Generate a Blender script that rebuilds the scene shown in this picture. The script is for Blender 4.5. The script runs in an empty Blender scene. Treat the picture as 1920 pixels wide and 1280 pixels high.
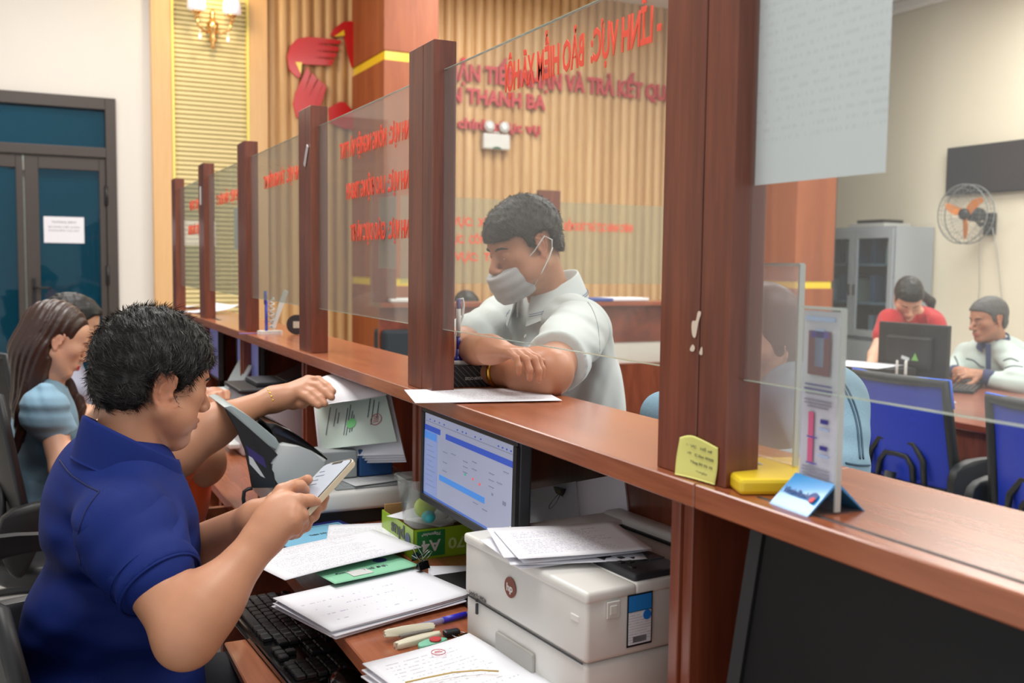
import bpy, bmesh, math, random
import numpy as np
from mathutils import Vector, Matrix
PI = math.pi
S = bpy.context.scene
COL = S.collection
random.seed(7)
RNG = np.random.default_rng(5)

# ---------------------------------------------------------------- camera
FPX = 1867.0
_yaw, _pit, _rol = [math.radians(v) for v in (26.0927, 4.3893, 0.6951)]
CAM = Vector((0.0, 0.0, 1.36))
_F = Vector((math.sin(_yaw)*math.cos(_pit), math.cos(_yaw)*math.cos(_pit), -math.sin(_pit)))
_R0 = Vector((math.cos(_yaw), -math.sin(_yaw), 0)); _U0 = _R0.cross(_F)
_R = _R0*math.cos(_rol) + _U0*math.sin(_rol)
_U = _U0*math.cos(_rol) - _R0*math.sin(_rol)
cd = bpy.data.cameras.new('camera'); cam = bpy.data.objects.new('camera', cd); COL.objects.link(cam)
cd.sensor_width = 36; cd.lens = FPX/1920*36
cd.clip_start = 0.02; cd.clip_end = 60
m = Matrix((( _R.x, _U.x, -_F.x), (_R.y, _U.y, -_F.y), (_R.z, _U.z, -_F.z))).to_4x4()
m.translation = CAM; cam.matrix_world = m
cd.dof.use_dof = True; cd.dof.focus_distance = 1.75; cd.dof.aperture_fstop = 5.6
S.camera = cam

# ---------------------------------------------------------------- world, lights, exposure
S.view_settings.view_transform = 'Standard'; S.view_settings.look = 'None'
S.view_settings.gamma = 1; S.view_settings.use_curve_mapping = False
S.view_settings.exposure = 0.12
w = bpy.data.worlds.new('world'); S.world = w; w.use_nodes = True
w.node_tree.nodes['Background'].inputs[0].default_value = (0.97, 0.985, 1.0, 1)
w.node_tree.nodes['Background'].inputs[1].default_value = 0.76
def area(loc, sx, sy, power, col=(1, .985, .955), rot=(0, 0, 0)):
    d = bpy.data.lights.new('ceiling_light', 'AREA'); d.shape = 'RECTANGLE'; d.size = sx; d.size_y = sy
    d.energy = power; d.color = col
    o = bpy.data.objects.new('ceiling_light', d); COL.objects.link(o); o.location = loc; o.rotation_euler = rot
    return o
for lx, ly, pw in ((0.2, 0.9, 34), (0.2, 3.7, 44), (0.2, 6.4, 30), (3.2, 0.9, 34), (3.2, 3.7, 44), (3.4, 6.3, 44), (5.9, 1.6, 44), (6.0, 4.6, 54)):
    area((lx, ly, 3.66), 1.25, 1.25, pw*1.42)
S.cycles.use_denoising = True
S.cycles.max_bounces = 7; S.cycles.diffuse_bounces = 3; S.cycles.glossy_bounces = 3
S.cycles.transmission_bounces = 4; S.cycles.transparent_max_bounces = 16
S.cycles.caustics_reflective = False; S.cycles.caustics_refractive = False
S.cycles.sample_clamp_indirect = 6

def P(x, y, d):
    """point seen in direction (x, y) of the 1920x1280 frame at depth d metres"""
    return CAM + (_F + _R*((x-960)/FPX) - _U*((y-640)/FPX))*d

# ---------------------------------------------------------------- materials
def lin(c):
    return tuple((v/12.92 if v <= .04045 else ((v+.055)/1.055)**2.4) for v in [k/255 for k in c])
_M = {}
def mat(name, rgb, rough=.6, metal=0, coat=0, spec=.5, emit=0, alpha=1, bump=0, bscale=200, var=0, vscale=8, sheen=0, sss=0, attr=False):
    if name in _M: return _M[name]
    m = bpy.data.materials.new(name); m.use_nodes = True; nt = m.node_tree; b = nt.nodes['Principled BSDF']
    c = (*lin(rgb), 1)
    b.inputs['Base Color'].default_value = c; b.inputs['Roughness'].default_value = rough
    b.inputs['Metallic'].default_value = metal; b.inputs['Coat Weight'].default_value = coat
    b.inputs['Specular IOR Level'].default_value = spec
    b.inputs['Coat Roughness'].default_value = .12
    if sheen: b.inputs['Sheen Weight'].default_value = sheen; b.inputs['Sheen Roughness'].default_value = .5
    if sss:
        b.inputs['Subsurface Weight'].default_value = sss; b.inputs['Subsurface Radius'].default_value = (1, .35, .2); b.inputs['Subsurface Scale'].default_value = .006
    if emit: b.inputs['Emission Color'].default_value = c; b.inputs['Emission Strength'].default_value = emit
    if alpha < 1: b.inputs['Alpha'].default_value = alpha
    tc = nt.nodes.new('ShaderNodeTexCoord')
    src = None
    if attr:
        a = nt.nodes.new('ShaderNodeVertexColor'); a.layer_name = 'Col'; src = a.outputs['Color']
    if var:
        n = nt.nodes.new('ShaderNodeTexNoise'); n.inputs['Scale'].default_value = vscale; n.inputs['Detail'].default_value = 5
        nt.links.new(tc.outputs['Object'], n.inputs['Vector'])
        mp = nt.nodes.new('ShaderNodeMapRange'); mp.inputs['To Min'].default_value = 1-var; mp.inputs['To Max'].default_value = 1+var
        nt.links.new(n.outputs['Fac'], mp.inputs['Value'])
        mx = nt.nodes.new('ShaderNodeVectorMath'); mx.operation = 'SCALE'
        if src: nt.links.new(src, mx.inputs[0])
        else: mx.inputs[0].default_value = c[:3]
        nt.links.new(mp.outputs[0], mx.inputs['Scale']); src = mx.outputs[0]
    if src: nt.links.new(src, b.inputs['Base Color'])
    if bump:
        n = nt.nodes.new('ShaderNodeTexNoise'); n.inputs['Scale'].default_value = bscale; n.inputs['Detail'].default_value = 3
        nt.links.new(tc.outputs['Object'], n.inputs['Vector'])
        bp = nt.nodes.new('ShaderNodeBump'); bp.inputs['Strength'].default_value = bump; bp.inputs['Distance'].default_value = .002
        nt.links.new(n.outputs['Fac'], bp.inputs['Height']); nt.links.new(bp.outputs[0], b.inputs['Normal'])
    _M[name] = m
    return m
def ramp2(nt, fac, c0, c1, p0=0., p1=1.):
    r = nt.nodes.new('ShaderNodeValToRGB'); r.color_ramp.elements[0].position = p0; r.color_ramp.elements[1].position = p1
    r.color_ramp.elements[0].color = (*c0, 1); r.color_ramp.elements[1].color = (*c1, 1); nt.links.new(fac, r.inputs[0]); return r.outputs[0]
def wood(name, dark, light, axis='Z', rough=.32, scale=9, coat=.25, stretch=14):
    if name in _M: return _M[name]
    m = bpy.data.materials.new(name); m.use_nodes = True; nt = m.node_tree; b = nt.nodes['Principled BSDF']
    tc = nt.nodes.new('ShaderNodeTexCoord'); mp = nt.nodes.new('ShaderNodeMapping')
    sc = {'X': (1/stretch, 1, 1), 'Y': (1, 1/stretch, 1), 'Z': (1, 1, 1/stretch)}[axis]
    mp.inputs['Scale'].default_value = sc
    nt.links.new(tc.outputs['Object'], mp.inputs[0])
    n = nt.nodes.new('ShaderNodeTexNoise'); n.inputs['Scale'].default_value = scale; n.inputs['Detail'].default_value = 6; n.inputs['Roughness'].default_value = .62; n.inputs['Distortion'].default_value = .9
    nt.links.new(mp.outputs[0], n.inputs['Vector'])
    n2 = nt.nodes.new('ShaderNodeTexNoise'); n2.inputs['Scale'].default_value = scale*14; n2.inputs['Detail'].default_value = 3
    nt.links.new(mp.outputs[0], n2.inputs['Vector'])
    ad = nt.nodes.new('ShaderNodeMath'); ad.operation = 'MULTIPLY_ADD'; ad.inputs[1].default_value = .35; nt.links.new(n2.outputs[0], ad.inputs[0])
    sb = nt.nodes.new('ShaderNodeMath'); sb.operation = 'SUBTRACT'; sb.inputs[1].default_value = .17; nt.links.new(n.outputs[0], sb.inputs[0]); nt.links.new(sb.outputs[0], ad.inputs[2])
    nt.links.new(ramp2(nt, ad.outputs[0], lin(dark), lin(light), .3, .72), b.inputs['Base Color'])
    b.inputs['Roughness'].default_value = rough; b.inputs['Coat Weight'].default_value = coat; b.inputs['Coat Roughness'].default_value = .16
    _M[name] = m; return m
def glass(name, tint=(1, 1, 1), refl=1.0, haze=0.0, hazecol=(.8, .78, .75)):
    """thin clear sheet: transparent, with a fresnel mirror part and an optional diffuse veil"""
    if name in _M: return _M[name]
    m = bpy.data.materials.new(name); m.use_nodes = True; nt = m.node_tree; nt.nodes.clear()
    out = nt.nodes.new('ShaderNodeOutputMaterial'); t = nt.nodes.new('ShaderNodeBsdfTransparent'); t.inputs[0].default_value = (*tint, 1)
    g = nt.nodes.new('ShaderNodeBsdfGlossy'); g.inputs['Roughness'].default_value = .02
    ge = nt.nodes.new('ShaderNodeNewGeometry'); dt = nt.nodes.new('ShaderNodeVectorMath'); dt.operation = 'DOT_PRODUCT'
    nt.links.new(ge.outputs['Normal'], dt.inputs[0]); nt.links.new(ge.outputs['Incoming'], dt.inputs[1])
    def mth(op, a_, b_=None):
        n = nt.nodes.new('ShaderNodeMath'); n.operation = op
        for i, v in enumerate((a_, b_)):
            if v is None: continue
            if isinstance(v, (int, float)): n.inputs[i].default_value = v
            else: nt.links.new(v, n.inputs[i])
        return n.outputs[0]
    sch = mth('ADD', mth('MULTIPLY', mth('POWER', mth('SUBTRACT', 1.0, mth('ABSOLUTE', dt.outputs['Value'])), 5.0), .96), .04)
    mul = nt.nodes.new('ShaderNodeMath'); mul.operation = 'MULTIPLY'; mul.inputs[1].default_value = refl*.5; mul.use_clamp = True; nt.links.new(sch, mul.inputs[0])
    mx = nt.nodes.new('ShaderNodeMixShader'); nt.links.new(mul.outputs[0], mx.inputs[0])
    a = t.outputs[0]
    if haze:
        d = nt.nodes.new('ShaderNodeBsdfDiffuse'); d.inputs[0].default_value = (*hazecol, 1)
        mh = nt.nodes.new('ShaderNodeMixShader'); mh.inputs[0].default_value = haze; nt.links.new(t.outputs[0], mh.inputs[1]); nt.links.new(d.outputs[0], mh.inputs[2]); a = mh.outputs[0]
    nt.links.new(a, mx.inputs[1]); nt.links.new(g.outputs[0], mx.inputs[2]); nt.links.new(mx.outputs[0], out.inputs[0])
    _M[name] = m; return m
def print_mat(name, w, h, paper=(236, 236, 242), ink=(70, 70, 82), pitch=.0062, mx=.018, my=.02, words=260, dens=.5, rough=.7, rot=False, fill=.55, seed=0., block=None):
    """sheet with procedural lines of small print; local x along the lines, y up; block: (x0,x1,y0,y1) coloured field"""
    if name in _M: return _M[name]
    m = bpy.data.materials.new(name); m.use_nodes = True; nt = m.node_tree; b = nt.nodes['Principled BSDF']; L = nt.links.new
    b.inputs['Roughness'].default_value = rough
    tc = nt.nodes.new('ShaderNodeTexCoord'); sp = nt.nodes.new('ShaderNodeSeparateXYZ'); L(tc.outputs['Object'], sp.inputs[0])
    def M(op, a, b_=None, c=None):
        n = nt.nodes.new('ShaderNodeMath'); n.operation = op
        for i, v in enumerate((a, b_, c)):
            if v is None: continue
            if isinstance(v, (int, float)): n.inputs[i].default_value = v
            else: L(v, n.inputs[i])
        return n.outputs[0]
    X, Y = (sp.outputs[1], sp.outputs[0]) if rot else (sp.outputs[0], sp.outputs[1])
    q = M('DIVIDE', Y, pitch); row = M('FLOOR', q); fr = M('SUBTRACT', q, row)
    inrow = M('LESS_THAN', fr, fill*.75)
    cx = nt.nodes.new('ShaderNodeCombineXYZ'); L(M('MULTIPLY', X, words), cx.inputs[0]); L(M('MULTIPLY', row, 7.31), cx.inputs[1]); cx.inputs[2].default_value = seed
    n = nt.nodes.new('ShaderNodeTexNoise'); n.inputs['Scale'].default_value = 1.6; n.inputs['Detail'].default_value = 2; L(cx.outputs[0], n.inputs['Vector'])
    wd = M('GREATER_THAN', n.outputs[0], 1-dens)
    # ragged line lengths and paragraph gaps
    cr = nt.nodes.new('ShaderNodeCombineXYZ'); L(M('MULTIPLY', row, 3.7), cr.inputs[0]); cr.inputs[1].default_value = seed+3
    nr = nt.nodes.new('ShaderNodeTexNoise'); nr.inputs['Scale'].default_value = 1; L(cr.outputs[0], nr.inputs['Vector'])
    lim = M('MULTIPLY_ADD', nr.outputs[0], w*.9, -w*.5+w*.32)
    k = M('MULTIPLY', inrow, wd)
    k = M('MULTIPLY', k, M('LESS_THAN', M('ABSOLUTE', X), w/2-mx)); k = M('MULTIPLY', k, M('LESS_THAN', M('ABSOLUTE', Y), h/2-my))
    k = M('MULTIPLY', k, M('LESS_THAN', X, lim)); k = M('MULTIPLY', k, M('GREATER_THAN', nr.outputs[0], .36))
    k = M('MULTIPLY', k, .42)
    mix = nt.nodes.new('ShaderNodeMix'); mix.data_type = 'RGBA'; L(k, mix.inputs[0]); mix.inputs[6].default_value = (*lin(paper), 1); mix.inputs[7].default_value = (*lin(ink), 1)
    L(mix.outputs[2], b.inputs['Base Color'])
    _M[name] = m; return m

# ---------------------------------------------------------------- object helpers
def link(name, me, m, parent=None, loc=None, rot=None, smooth=False):
    o = bpy.data.objects.new(name, me); COL.objects.link(o)
    if m is not None:
        for k in (m if isinstance(m, (list, tuple)) else [m]): me.materials.append(k)
    if parent is not None: o.parent = parent
    if loc is not None: o.location = loc
    if rot is not None: o.rotation_euler = rot
    if smooth: me.polygons.foreach_set('use_smooth', [True]*len(me.polygons))
    return o
def tag(o, label=None, cat=None, group=None, kind=None):
    if label: o['label'] = label
    if cat: o['category'] = cat
    if group: o['group'] = group
    if kind: o['kind'] = kind
    return o
def thing(name, label, cat, loc=(0, 0, 0), rz=0., group=None, rot=None):
    o = bpy.data.objects.new(name, None); COL.objects.link(o); o.location = loc
    o.rotation_euler = rot if rot else (0, 0, rz); o.empty_display_size = .05
    return tag(o, label, cat, group)
def kids(o): return [c for c in bpy.data.objects if c.parent == o]
def copy_tree(o, parent=None):
    c = o.copy(); COL.objects.link(c); c.parent = parent
    if parent: c.matrix_parent_inverse = o.matrix_parent_inverse.copy()
    for ch in kids(o): copy_tree(ch, c)
    return c
class MB:
    """collects shapes into one mesh"""
    def __init__(s): s.bm = bmesh.new(); s.mi = 0
    def _post(s, vs, fs, bev, seg, mtx):
        if bev > 0:
            es = list({e for f in fs for e in f.edges})
            r = bmesh.ops.bevel(s.bm, geom=es, offset=bev, segments=seg, profile=.5, affect='EDGES', clamp_overlap=True)
            vs = list({v for f in r['faces'] for v in f.verts} | {v for v in vs if v.is_valid})
        if mtx is not None: bmesh.ops.transform(s.bm, matrix=mtx, verts=vs)
    def box(s, c, d, bev=0, seg=2, rot=None, mi=None):
        """centre, full size"""
        x, y, z = [v/2 for v in d]
        vs = [s.bm.verts.new((sx*x, sy*y, sz*z)) for sx in (-1, 1) for sy in (-1, 1) for sz in (-1, 1)]
        fs = [s.bm.faces.new([vs[i] for i in q]) for q in ((0, 1, 3, 2), (4, 6, 7, 5), (0, 4, 5, 1), (2, 3, 7, 6), (0, 2, 6, 4), (1, 5, 7, 3))]
        n0 = set(s.bm.faces)
        mtx = Matrix.Translation(Vector(c))
        if rot is not None: mtx = mtx @ (rot.to_4x4() if hasattr(rot, 'to_4x4') else rot)
        s._post(vs, fs, bev, seg, mtx)
        for f in s.bm.faces:
            if f in fs or f not in n0: f.material_index = s.mi if mi is None else mi
        return s
    def bx(s, x0, x1, y0, y1, z0, z1, bev=0, seg=2):
        return s.box(((x0+x1)/2, (y0+y1)/2, (z0+z1)/2), (abs(x1-x0), abs(y1-y0), abs(z1-z0)), bev, seg)
    def prism(s, pts, t, mtx=None, bev=0, seg=1):
        """outline in local xy, from z=0 to t"""
        a = [s.bm.verts.new((p[0], p[1], 0)) for p in pts]; b = [s.bm.verts.new((p[0], p[1], t)) for p in pts]
        n = len(pts); fs = [s.bm.faces.new(a[::-1]), s.bm.faces.new(b)]
        fs += [s.bm.faces.new((a[i], a[(i+1) % n], b[(i+1) % n], b[i])) for i in range(n)]
        for f in fs: f.material_index = s.mi
        if bev:
            es = list(fs[0].edges)+list(fs[1].edges)
            r = bmesh.ops.bevel(s.bm, geom=es, offset=bev, segments=seg, profile=.5, affect='EDGES', clamp_overlap=True)
            vs = list({v for f in r['faces'] for v in f.verts} | {v for v in a+b if v.is_valid})
        else: vs = a+b
        if mtx is not None: bmesh.ops.transform(s.bm, matrix=mtx, verts=vs)
        return s
    def lathe(s, prof, n=24, c=(0, 0, 0), mtx=None, cap=True):
        rings = []
        for r, z in prof:
            rings.append([s.bm.verts.new((r*math.cos(2*PI*k/n), r*math.sin(2*PI*k/n), z)) for k in range(n)])
        for a, b in zip(rings, rings[1:]):
            for k in range(n):
                f = s.bm.faces.new((a[k], a[(k+1) % n], b[(k+1) % n], b[k])); f.smooth = True; f.material_index = s.mi
        if cap:
            for q in (rings[0][::-1], rings[-1]):
                f = s.bm.faces.new(q); f.material_index = s.mi
        mm = Matrix.Translation(Vector(c)) if mtx is None else mtx
        bmesh.ops.transform(s.bm, matrix=mm, verts=[v for r in rings for v in r])
        return s
    def tube(s, pts, r, n=10, closed=False):
        pts = [Vector(p) for p in pts]; N = len(pts); rs = r if isinstance(r, (list, tuple)) else [r]*N
        rings = []; prev = None
        for i, p in enumerate(pts):
            if closed: t = pts[(i+1) % N]-pts[i-1]
            else: t = pts[min(i+1, N-1)]-pts[max(i-1, 0)]
            t.normalize()
            if prev is None: u = t.orthogonal().normalized()
            else: u = (prev-t*prev.dot(t)).normalized()
            prev = u; v = t.cross(u)
            rings.append([s.bm.verts.new(p+u*(rs[i]*math.cos(2*PI*k/n))+v*(rs[i]*math.sin(2*PI*k/n))) for k in range(n)])
        pr = list(zip(rings, rings[1:]))+([(rings[-1], rings[0])] if closed else [])
        for a, b in pr:
            for k in range(n):
                f = s.bm.faces.new((a[k], a[(k+1) % n], b[(k+1) % n], b[k])); f.smooth = True; f.material_index = s.mi
        if not closed:
            for q in (rings[0][::-1], rings[-1]):
                f = s.bm.faces.new(q); f.material_index = s.mi
        return s
    def ell(s, c, r, rot=None, n=16):
        ret = bmesh.ops.create_uvsphere(s.bm, u_segments=n, v_segments=max(6, n*2//3), radius=1)
        mm = Matrix.Translation(Vector(c)) @ (rot.to_4x4() if rot is not None else Matrix()) @ Matrix.Diagonal((*r, 1))
        bmesh.ops.transform(s.bm, matrix=mm, verts=ret['verts'])
        for v in ret['verts']:
            for f in v.link_faces: f.smooth = True; f.material_index = s.mi
        return s
    def sheet(s, w, h, fz, nx=12, ny=12, t=.0003):
        """curled sheet centred on the origin, z = fz(x, y), closed with thickness t"""
        top = [[s.bm.verts.new((w*(i/nx-.5), h*(j/ny-.5), fz(w*(i/nx-.5), h*(j/ny-.5)))) for j in range(ny+1)] for i in range(nx+1)]
        bot = [[s.bm.verts.new(v.co-Vector((0, 0, t))) for v in r] for r in top]
        def F(*v):
            f = s.bm.faces.new(v); f.smooth = True; f.material_index = s.mi
        for i in range(nx):
            for j in range(ny):
                F(top[i][j], top[i+1][j], top[i+1][j+1], top[i][j+1]); F(bot[i][j+1], bot[i+1][j+1], bot[i+1][j], bot[i][j])
        for i in range(nx):
            F(bot[i][0], bot[i+1][0], top[i+1][0], top[i][0]); F(top[i][ny], top[i+1][ny], bot[i+1][ny], bot[i][ny])
        for j in range(ny):
            F(top[0][j], top[0][j+1], bot[0][j+1], bot[0][j]); F(bot[nx][j], bot[nx][j+1], top[nx][j+1], top[nx][j])
        return s
    def build(s, name, m, parent=None, loc=None, rot=None, smooth=None):
        me = bpy.data.meshes.new(name); bmesh.ops.recalc_face_normals(s.bm, faces=s.bm.faces[:]); s.bm.to_mesh(me); s.bm.free()
        o = link(name, me, m, parent, loc, rot)
        if smooth is not None:
            me.polygons.foreach_set('use_smooth', [True]*len(me.polygons))
            if smooth: me.set_sharp_from_angle(angle=math.radians(smooth))
        return o
def frame_mtx(o, ex, ey, ez=None):
    ex = Vector(ex).normalized(); ey = Vector(ey); ey = (ey-ex*ey.dot(ex)).normalized()
    ez = ex.cross(ey)
    mm = Matrix(((ex.x, ey.x, ez.x), (ex.y, ey.y, ez.y), (ex.z, ey.z, ez.z))).to_4x4(); mm.translation = Vector(o); return mm
def text_mesh(txt, height, width=None, ext=.0005, bold=0., align='CENTER', bev=0, spacing=1):
    """text centred at the origin in local xy, cap height scaled to `height`, optionally squeezed to `width`"""
    c = bpy.data.curves.new('t', 'FONT'); c.body = txt; c.size = 1; c.extrude = ext; c.offset = bold; c.align_x = align; c.space_character = spacing
    c.resolution_u = 2
    o = bpy.data.objects.new('t', c); COL.objects.link(o); bpy.context.view_layer.update()
    me = bpy.data.meshes.new_from_object(o.evaluated_get(bpy.context.evaluated_depsgraph_get()))
    bpy.data.objects.remove(o); bpy.data.curves.remove(c)
    if len(me.vertices) == 0: return me
    co = np.empty(len(me.vertices)*3); me.vertices.foreach_get('co', co); co = co.reshape(-1, 3)
    lo, hi = co.min(0), co.max(0); k = height/.72
    kx = (width/(hi[0]-lo[0])) if width else k
    co[:, 0] = (co[:, 0]-(lo[0]+hi[0])/2*(align == 'CENTER'))*kx; co[:, 1] = (co[:, 1]-.36)*k
    me.vertices.foreach_set('co', co.ravel()); me.update(); return me
def text_obj(name, txt, height, m, mtx, width=None, parent=None, ext=.0005, bold=.0, spacing=1):
    me = text_mesh(txt, height, width, ext, bold, spacing=spacing); o = link(name, me, m)
    if parent is not None:
        o.parent = parent
        mtx = (Matrix.LocRotScale(parent.location, parent.rotation_euler, None)).inverted() @ mtx if parent.parent is None else mtx
    o.matrix_basis = mtx
    return o
def join_text(name, items, m, parent=None, mtx=None):
    """items: (text, height, width, x, y) joined into ONE flat mesh object"""
    bm = bmesh.new()
    for (t, h, wd, x, y, *b) in items:
        me = text_mesh(t, h, wd, .0003, b[0] if b else 0.); n = len(bm.verts); bm.from_mesh(me)
        bm.verts.ensure_lookup_table()
        for v in bm.verts[n:]: v.co.x += x; v.co.y += y
        bpy.data.meshes.remove(me)
    me = bpy.data.meshes.new(name); bm.to_mesh(me); bm.free(); o = link(name, me, m, parent)
    if mtx is not None: o.matrix_basis = mtx
    return o
# ---------------------------------------------------------------- signed-distance modelling (organic bodies)
def _v(a): return np.array(tuple(a), dtype=np.float32)
def surface_nets(f, org, h):
    s = f < 0
    nx, ny, nz = f.shape
    acc = np.zeros((nx-1, ny-1, nz-1, 3), np.float32); cnt = np.zeros((nx-1, ny-1, nz-1), np.float32)
    edges = []
    for ax in range(3):
        sl0 = [slice(None)]*3; sl1 = [slice(None)]*3; sl0[ax] = slice(0, -1); sl1[ax] = slice(1, None)
        idx = np.argwhere(s[tuple(sl0)] != s[tuple(sl1)])
        a = f[tuple(sl0)][tuple(idx.T)]; b = f[tuple(sl1)][tuple(idx.T)]
        p = idx.astype(np.float32); p[:, ax] += a/(a-b)
        o1, o2 = [k for k in range(3) if k != ax]
        for d1 in (0, -1):
            for d2 in (0, -1):
                c = idx.copy(); c[:, o1] += d1; c[:, o2] += d2
                ok = np.all((c >= 0) & (c < np.array(acc.shape[:3])), axis=1)
                np.add.at(acc, tuple(c[ok].T), p[ok]); np.add.at(cnt, tuple(c[ok].T), 1)
        edges.append((ax, o1, o2, idx, a < 0))
    act = cnt > 0
    vid = -np.ones(cnt.shape, np.int64); vid[act] = np.arange(act.sum())
    V = acc[act]/cnt[act][:, None]*h+np.asarray(org, np.float32)
    Q = []
    for ax, o1, o2, idx, neg in edges:
        ok = (idx[:, o1] > 0) & (idx[:, o2] > 0) & (idx[:, o1] < f.shape[o1]-1) & (idx[:, o2] < f.shape[o2]-1)
        idx = idx[ok]; neg = neg[ok]
        def g(d1, d2):
            c = idx.copy(); c[:, o1] += d1; c[:, o2] += d2; return vid[tuple(c.T)]
        q = np.stack([g(-1, -1), g(0, -1), g(0, 0), g(-1, 0)], 1)
        fl = neg if ax != 1 else ~neg
        q[~fl] = q[~fl][:, ::-1]; Q.append(q)
    return V, np.concatenate(Q)
class SDF:
    def __init__(s, h): s.h = h; s.ops = []
    def _add(s, fn, lo, hi, k, mode): s.ops.append((fn, np.minimum(lo, hi), np.maximum(lo, hi), k, mode)); return s
    def cone(s, a, b, ra, rb=None, k=.01, mode='add'):
        a, b = _v(a), _v(b); rb = ra if rb is None else rb; ab = b-a; L2 = max(float(ab @ ab), 1e-12)
        def fn(p):
            t = np.clip(((p-a) @ ab)/L2, 0, 1); d = p-a-t[..., None]*ab
            return np.sqrt((d*d).sum(-1))-(ra+(rb-ra)*t)
        R = max(ra, rb); return s._add(fn, np.minimum(a, b)-R, np.maximum(a, b)+R, k, mode)
    def chain(s, pts, rs, k=.004, mode='add'):
        for i in range(len(pts)-1): s.cone(pts[i], pts[i+1], rs[i], rs[i+1], k, mode)
        return s
    def ell(s, c, r, rot=None, k=.01, mode='add'):
        c = _v(c); r = _v(r); Rm = np.array(rot, np.float32) if rot is not None else np.eye(3, dtype=np.float32)
        def fn(p):
            q = (p-c) @ Rm  # columns of Rm are the local axes
            k0 = np.sqrt(((q/r)**2).sum(-1)); k1 = np.sqrt(((q/(r*r))**2).sum(-1)); return k0*(k0-1)/np.maximum(k1, 1e-6)
        e = np.sqrt(((Rm*r)**2).sum(1)); return s._add(fn, c-e, c+e, k, mode)
    def box(s, c, hs, rot=None, rr=.005, k=.01, mode='add'):
        c = _v(c); hs = _v(hs); Rm = np.array(rot, np.float32) if rot is not None else np.eye(3, dtype=np.float32)
        def fn(p):
            q = np.abs((p-c) @ Rm)-(hs-rr); return np.sqrt((np.maximum(q, 0)**2).sum(-1))+np.minimum(q.max(-1), 0)-rr
        e = np.abs(Rm) @ hs; return s._add(fn, c-e, c+e, k, mode)
    def cut(s, c, n, lo=None, hi=None, k=.003):
        """keep only the side of the plane the normal points away from"""
        c = _v(c); n = _v(n); n = n/np.linalg.norm(n)
        s.ops.append((lambda p: (p-c) @ n, lo, hi, k, 'int')); return s
    def warp(s, fn): s.ops.append((fn, None, None, 0, 'disp')); return s
    def mesh(s, pad=.02):
        h = s.h
        lo = np.min([o[1] for o in s.ops if o[4] == 'add'], axis=0)-pad; hi = np.max([o[2] for o in s.ops if o[4] == 'add'], axis=0)+pad
        n = np.ceil((hi-lo)/h).astype(int)+1
        f = np.full(n, .05, np.float32)
        ax = [lo[i]+h*np.arange(n[i], dtype=np.float32) for i in range(3)]
        for fn, l, u, k, mode in s.ops:
            mg = k+h*3+(.012 if mode == 'add' else .004)
            if l is None: i0 = np.zeros(3, int); i1 = n.copy()
            else:
                i0 = np.clip(np.floor((np.asarray(l)-mg-lo)/h).astype(int), 0, n); i1 = np.clip(np.ceil((np.asarray(u)+mg-lo)/h).astype(int)+1, 0, n)
            if np.any(i1 <= i0): continue
            sl = tuple(slice(a, b) for a, b in zip(i0, i1))
            p = np.stack(np.meshgrid(*[ax[i][sl[i]] for i in range(3)], indexing='ij'), -1)
            d = fn(p).astype(np.float32); a = f[sl]
            if mode == 'add': q = np.maximum(k-np.abs(a-d), 0)/max(k, 1e-6); f[sl] = np.minimum(a, d)-q*q*k/4
            elif mode == 'sub': d = -d; q = np.maximum(k-np.abs(a-d), 0)/max(k, 1e-6); f[sl] = np.maximum(a, d)+q*q*k/4
            elif mode == 'int': q = np.maximum(k-np.abs(a-d), 0)/max(k, 1e-6); f[sl] = np.maximum(a, d)+q*q*k/4
            elif mode == 'disp':
                near = np.abs(a) < .03; f[sl][near] = a[near]+fn(p[near])
        for i in range(3):
            sl = [slice(None)]*3; sl[i] = 0; f[tuple(sl)] = .05; sl[i] = -1; f[tuple(sl)] = .05
        return surface_nets(f, lo, h)
def relax(V, Q, it=1, w=.5):
    n = len(V); e = np.concatenate([Q[:, [0, 1]], Q[:, [1, 2]], Q[:, [2, 3]], Q[:, [3, 0]]])
    deg = np.bincount(e.ravel(), minlength=n).astype(np.float32)
    for _ in range(it):
        A = np.stack([np.bincount(e[:, 0], V[e[:, 1], c], n)+np.bincount(e[:, 1], V[e[:, 0], c], n) for c in range(3)], 1)
        V = V*(1-w)+A/np.maximum(deg, 1)[:, None]*w
    return V.astype(np.float32)
def np_mesh(name, V, Q):
    me = bpy.data.meshes.new(name); me.vertices.add(len(V)); me.vertices.foreach_set('co', np.asarray(V, np.float32).ravel())
    me.loops.add(Q.size); me.loops.foreach_set('vertex_index', Q.astype(np.int32).ravel())
    me.polygons.add(len(Q)); me.polygons.foreach_set('loop_start', np.arange(0, Q.size, 4, dtype=np.int32))
    me.polygons.foreach_set('use_smooth', np.ones(len(Q), bool)); me.update(calc_edges=True); me.validate(); return me
def organic(name, parts, m, parent=None, col=None, it=1, pad=.02):
    """one mesh object from one or several SDF volumes; col(V) -> rgb (linear) per vertex"""
    Vs, Qs, n = [], [], 0
    for sd in (parts if isinstance(parts, list) else [parts]):
        V, Q = sd.mesh(pad); V = relax(V, Q, it); Vs.append(V); Qs.append(Q+n); n += len(V)
    V = np.concatenate(Vs); Q = np.concatenate(Qs)
    W = V
    if parent is not None:
        mi = np.array(Matrix.LocRotScale(parent.location, parent.rotation_euler, None).inverted()) if parent.parent is None else np.array(Matrix.LocRotScale(parent.parent.location, parent.parent.rotation_euler, None).inverted())
        W = V @ mi[:3, :3].T+mi[:3, 3]
    me = np_mesh(name, W, Q); o = link(name, me, m, parent)
    if col is not None:
        c = np.ones((len(V), 4), np.float32); c[:, :3] = col(V); a = me.color_attributes.new('Col', 'FLOAT_COLOR', 'POINT'); a.data.foreach_set('color', c.ravel())
    return o
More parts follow.
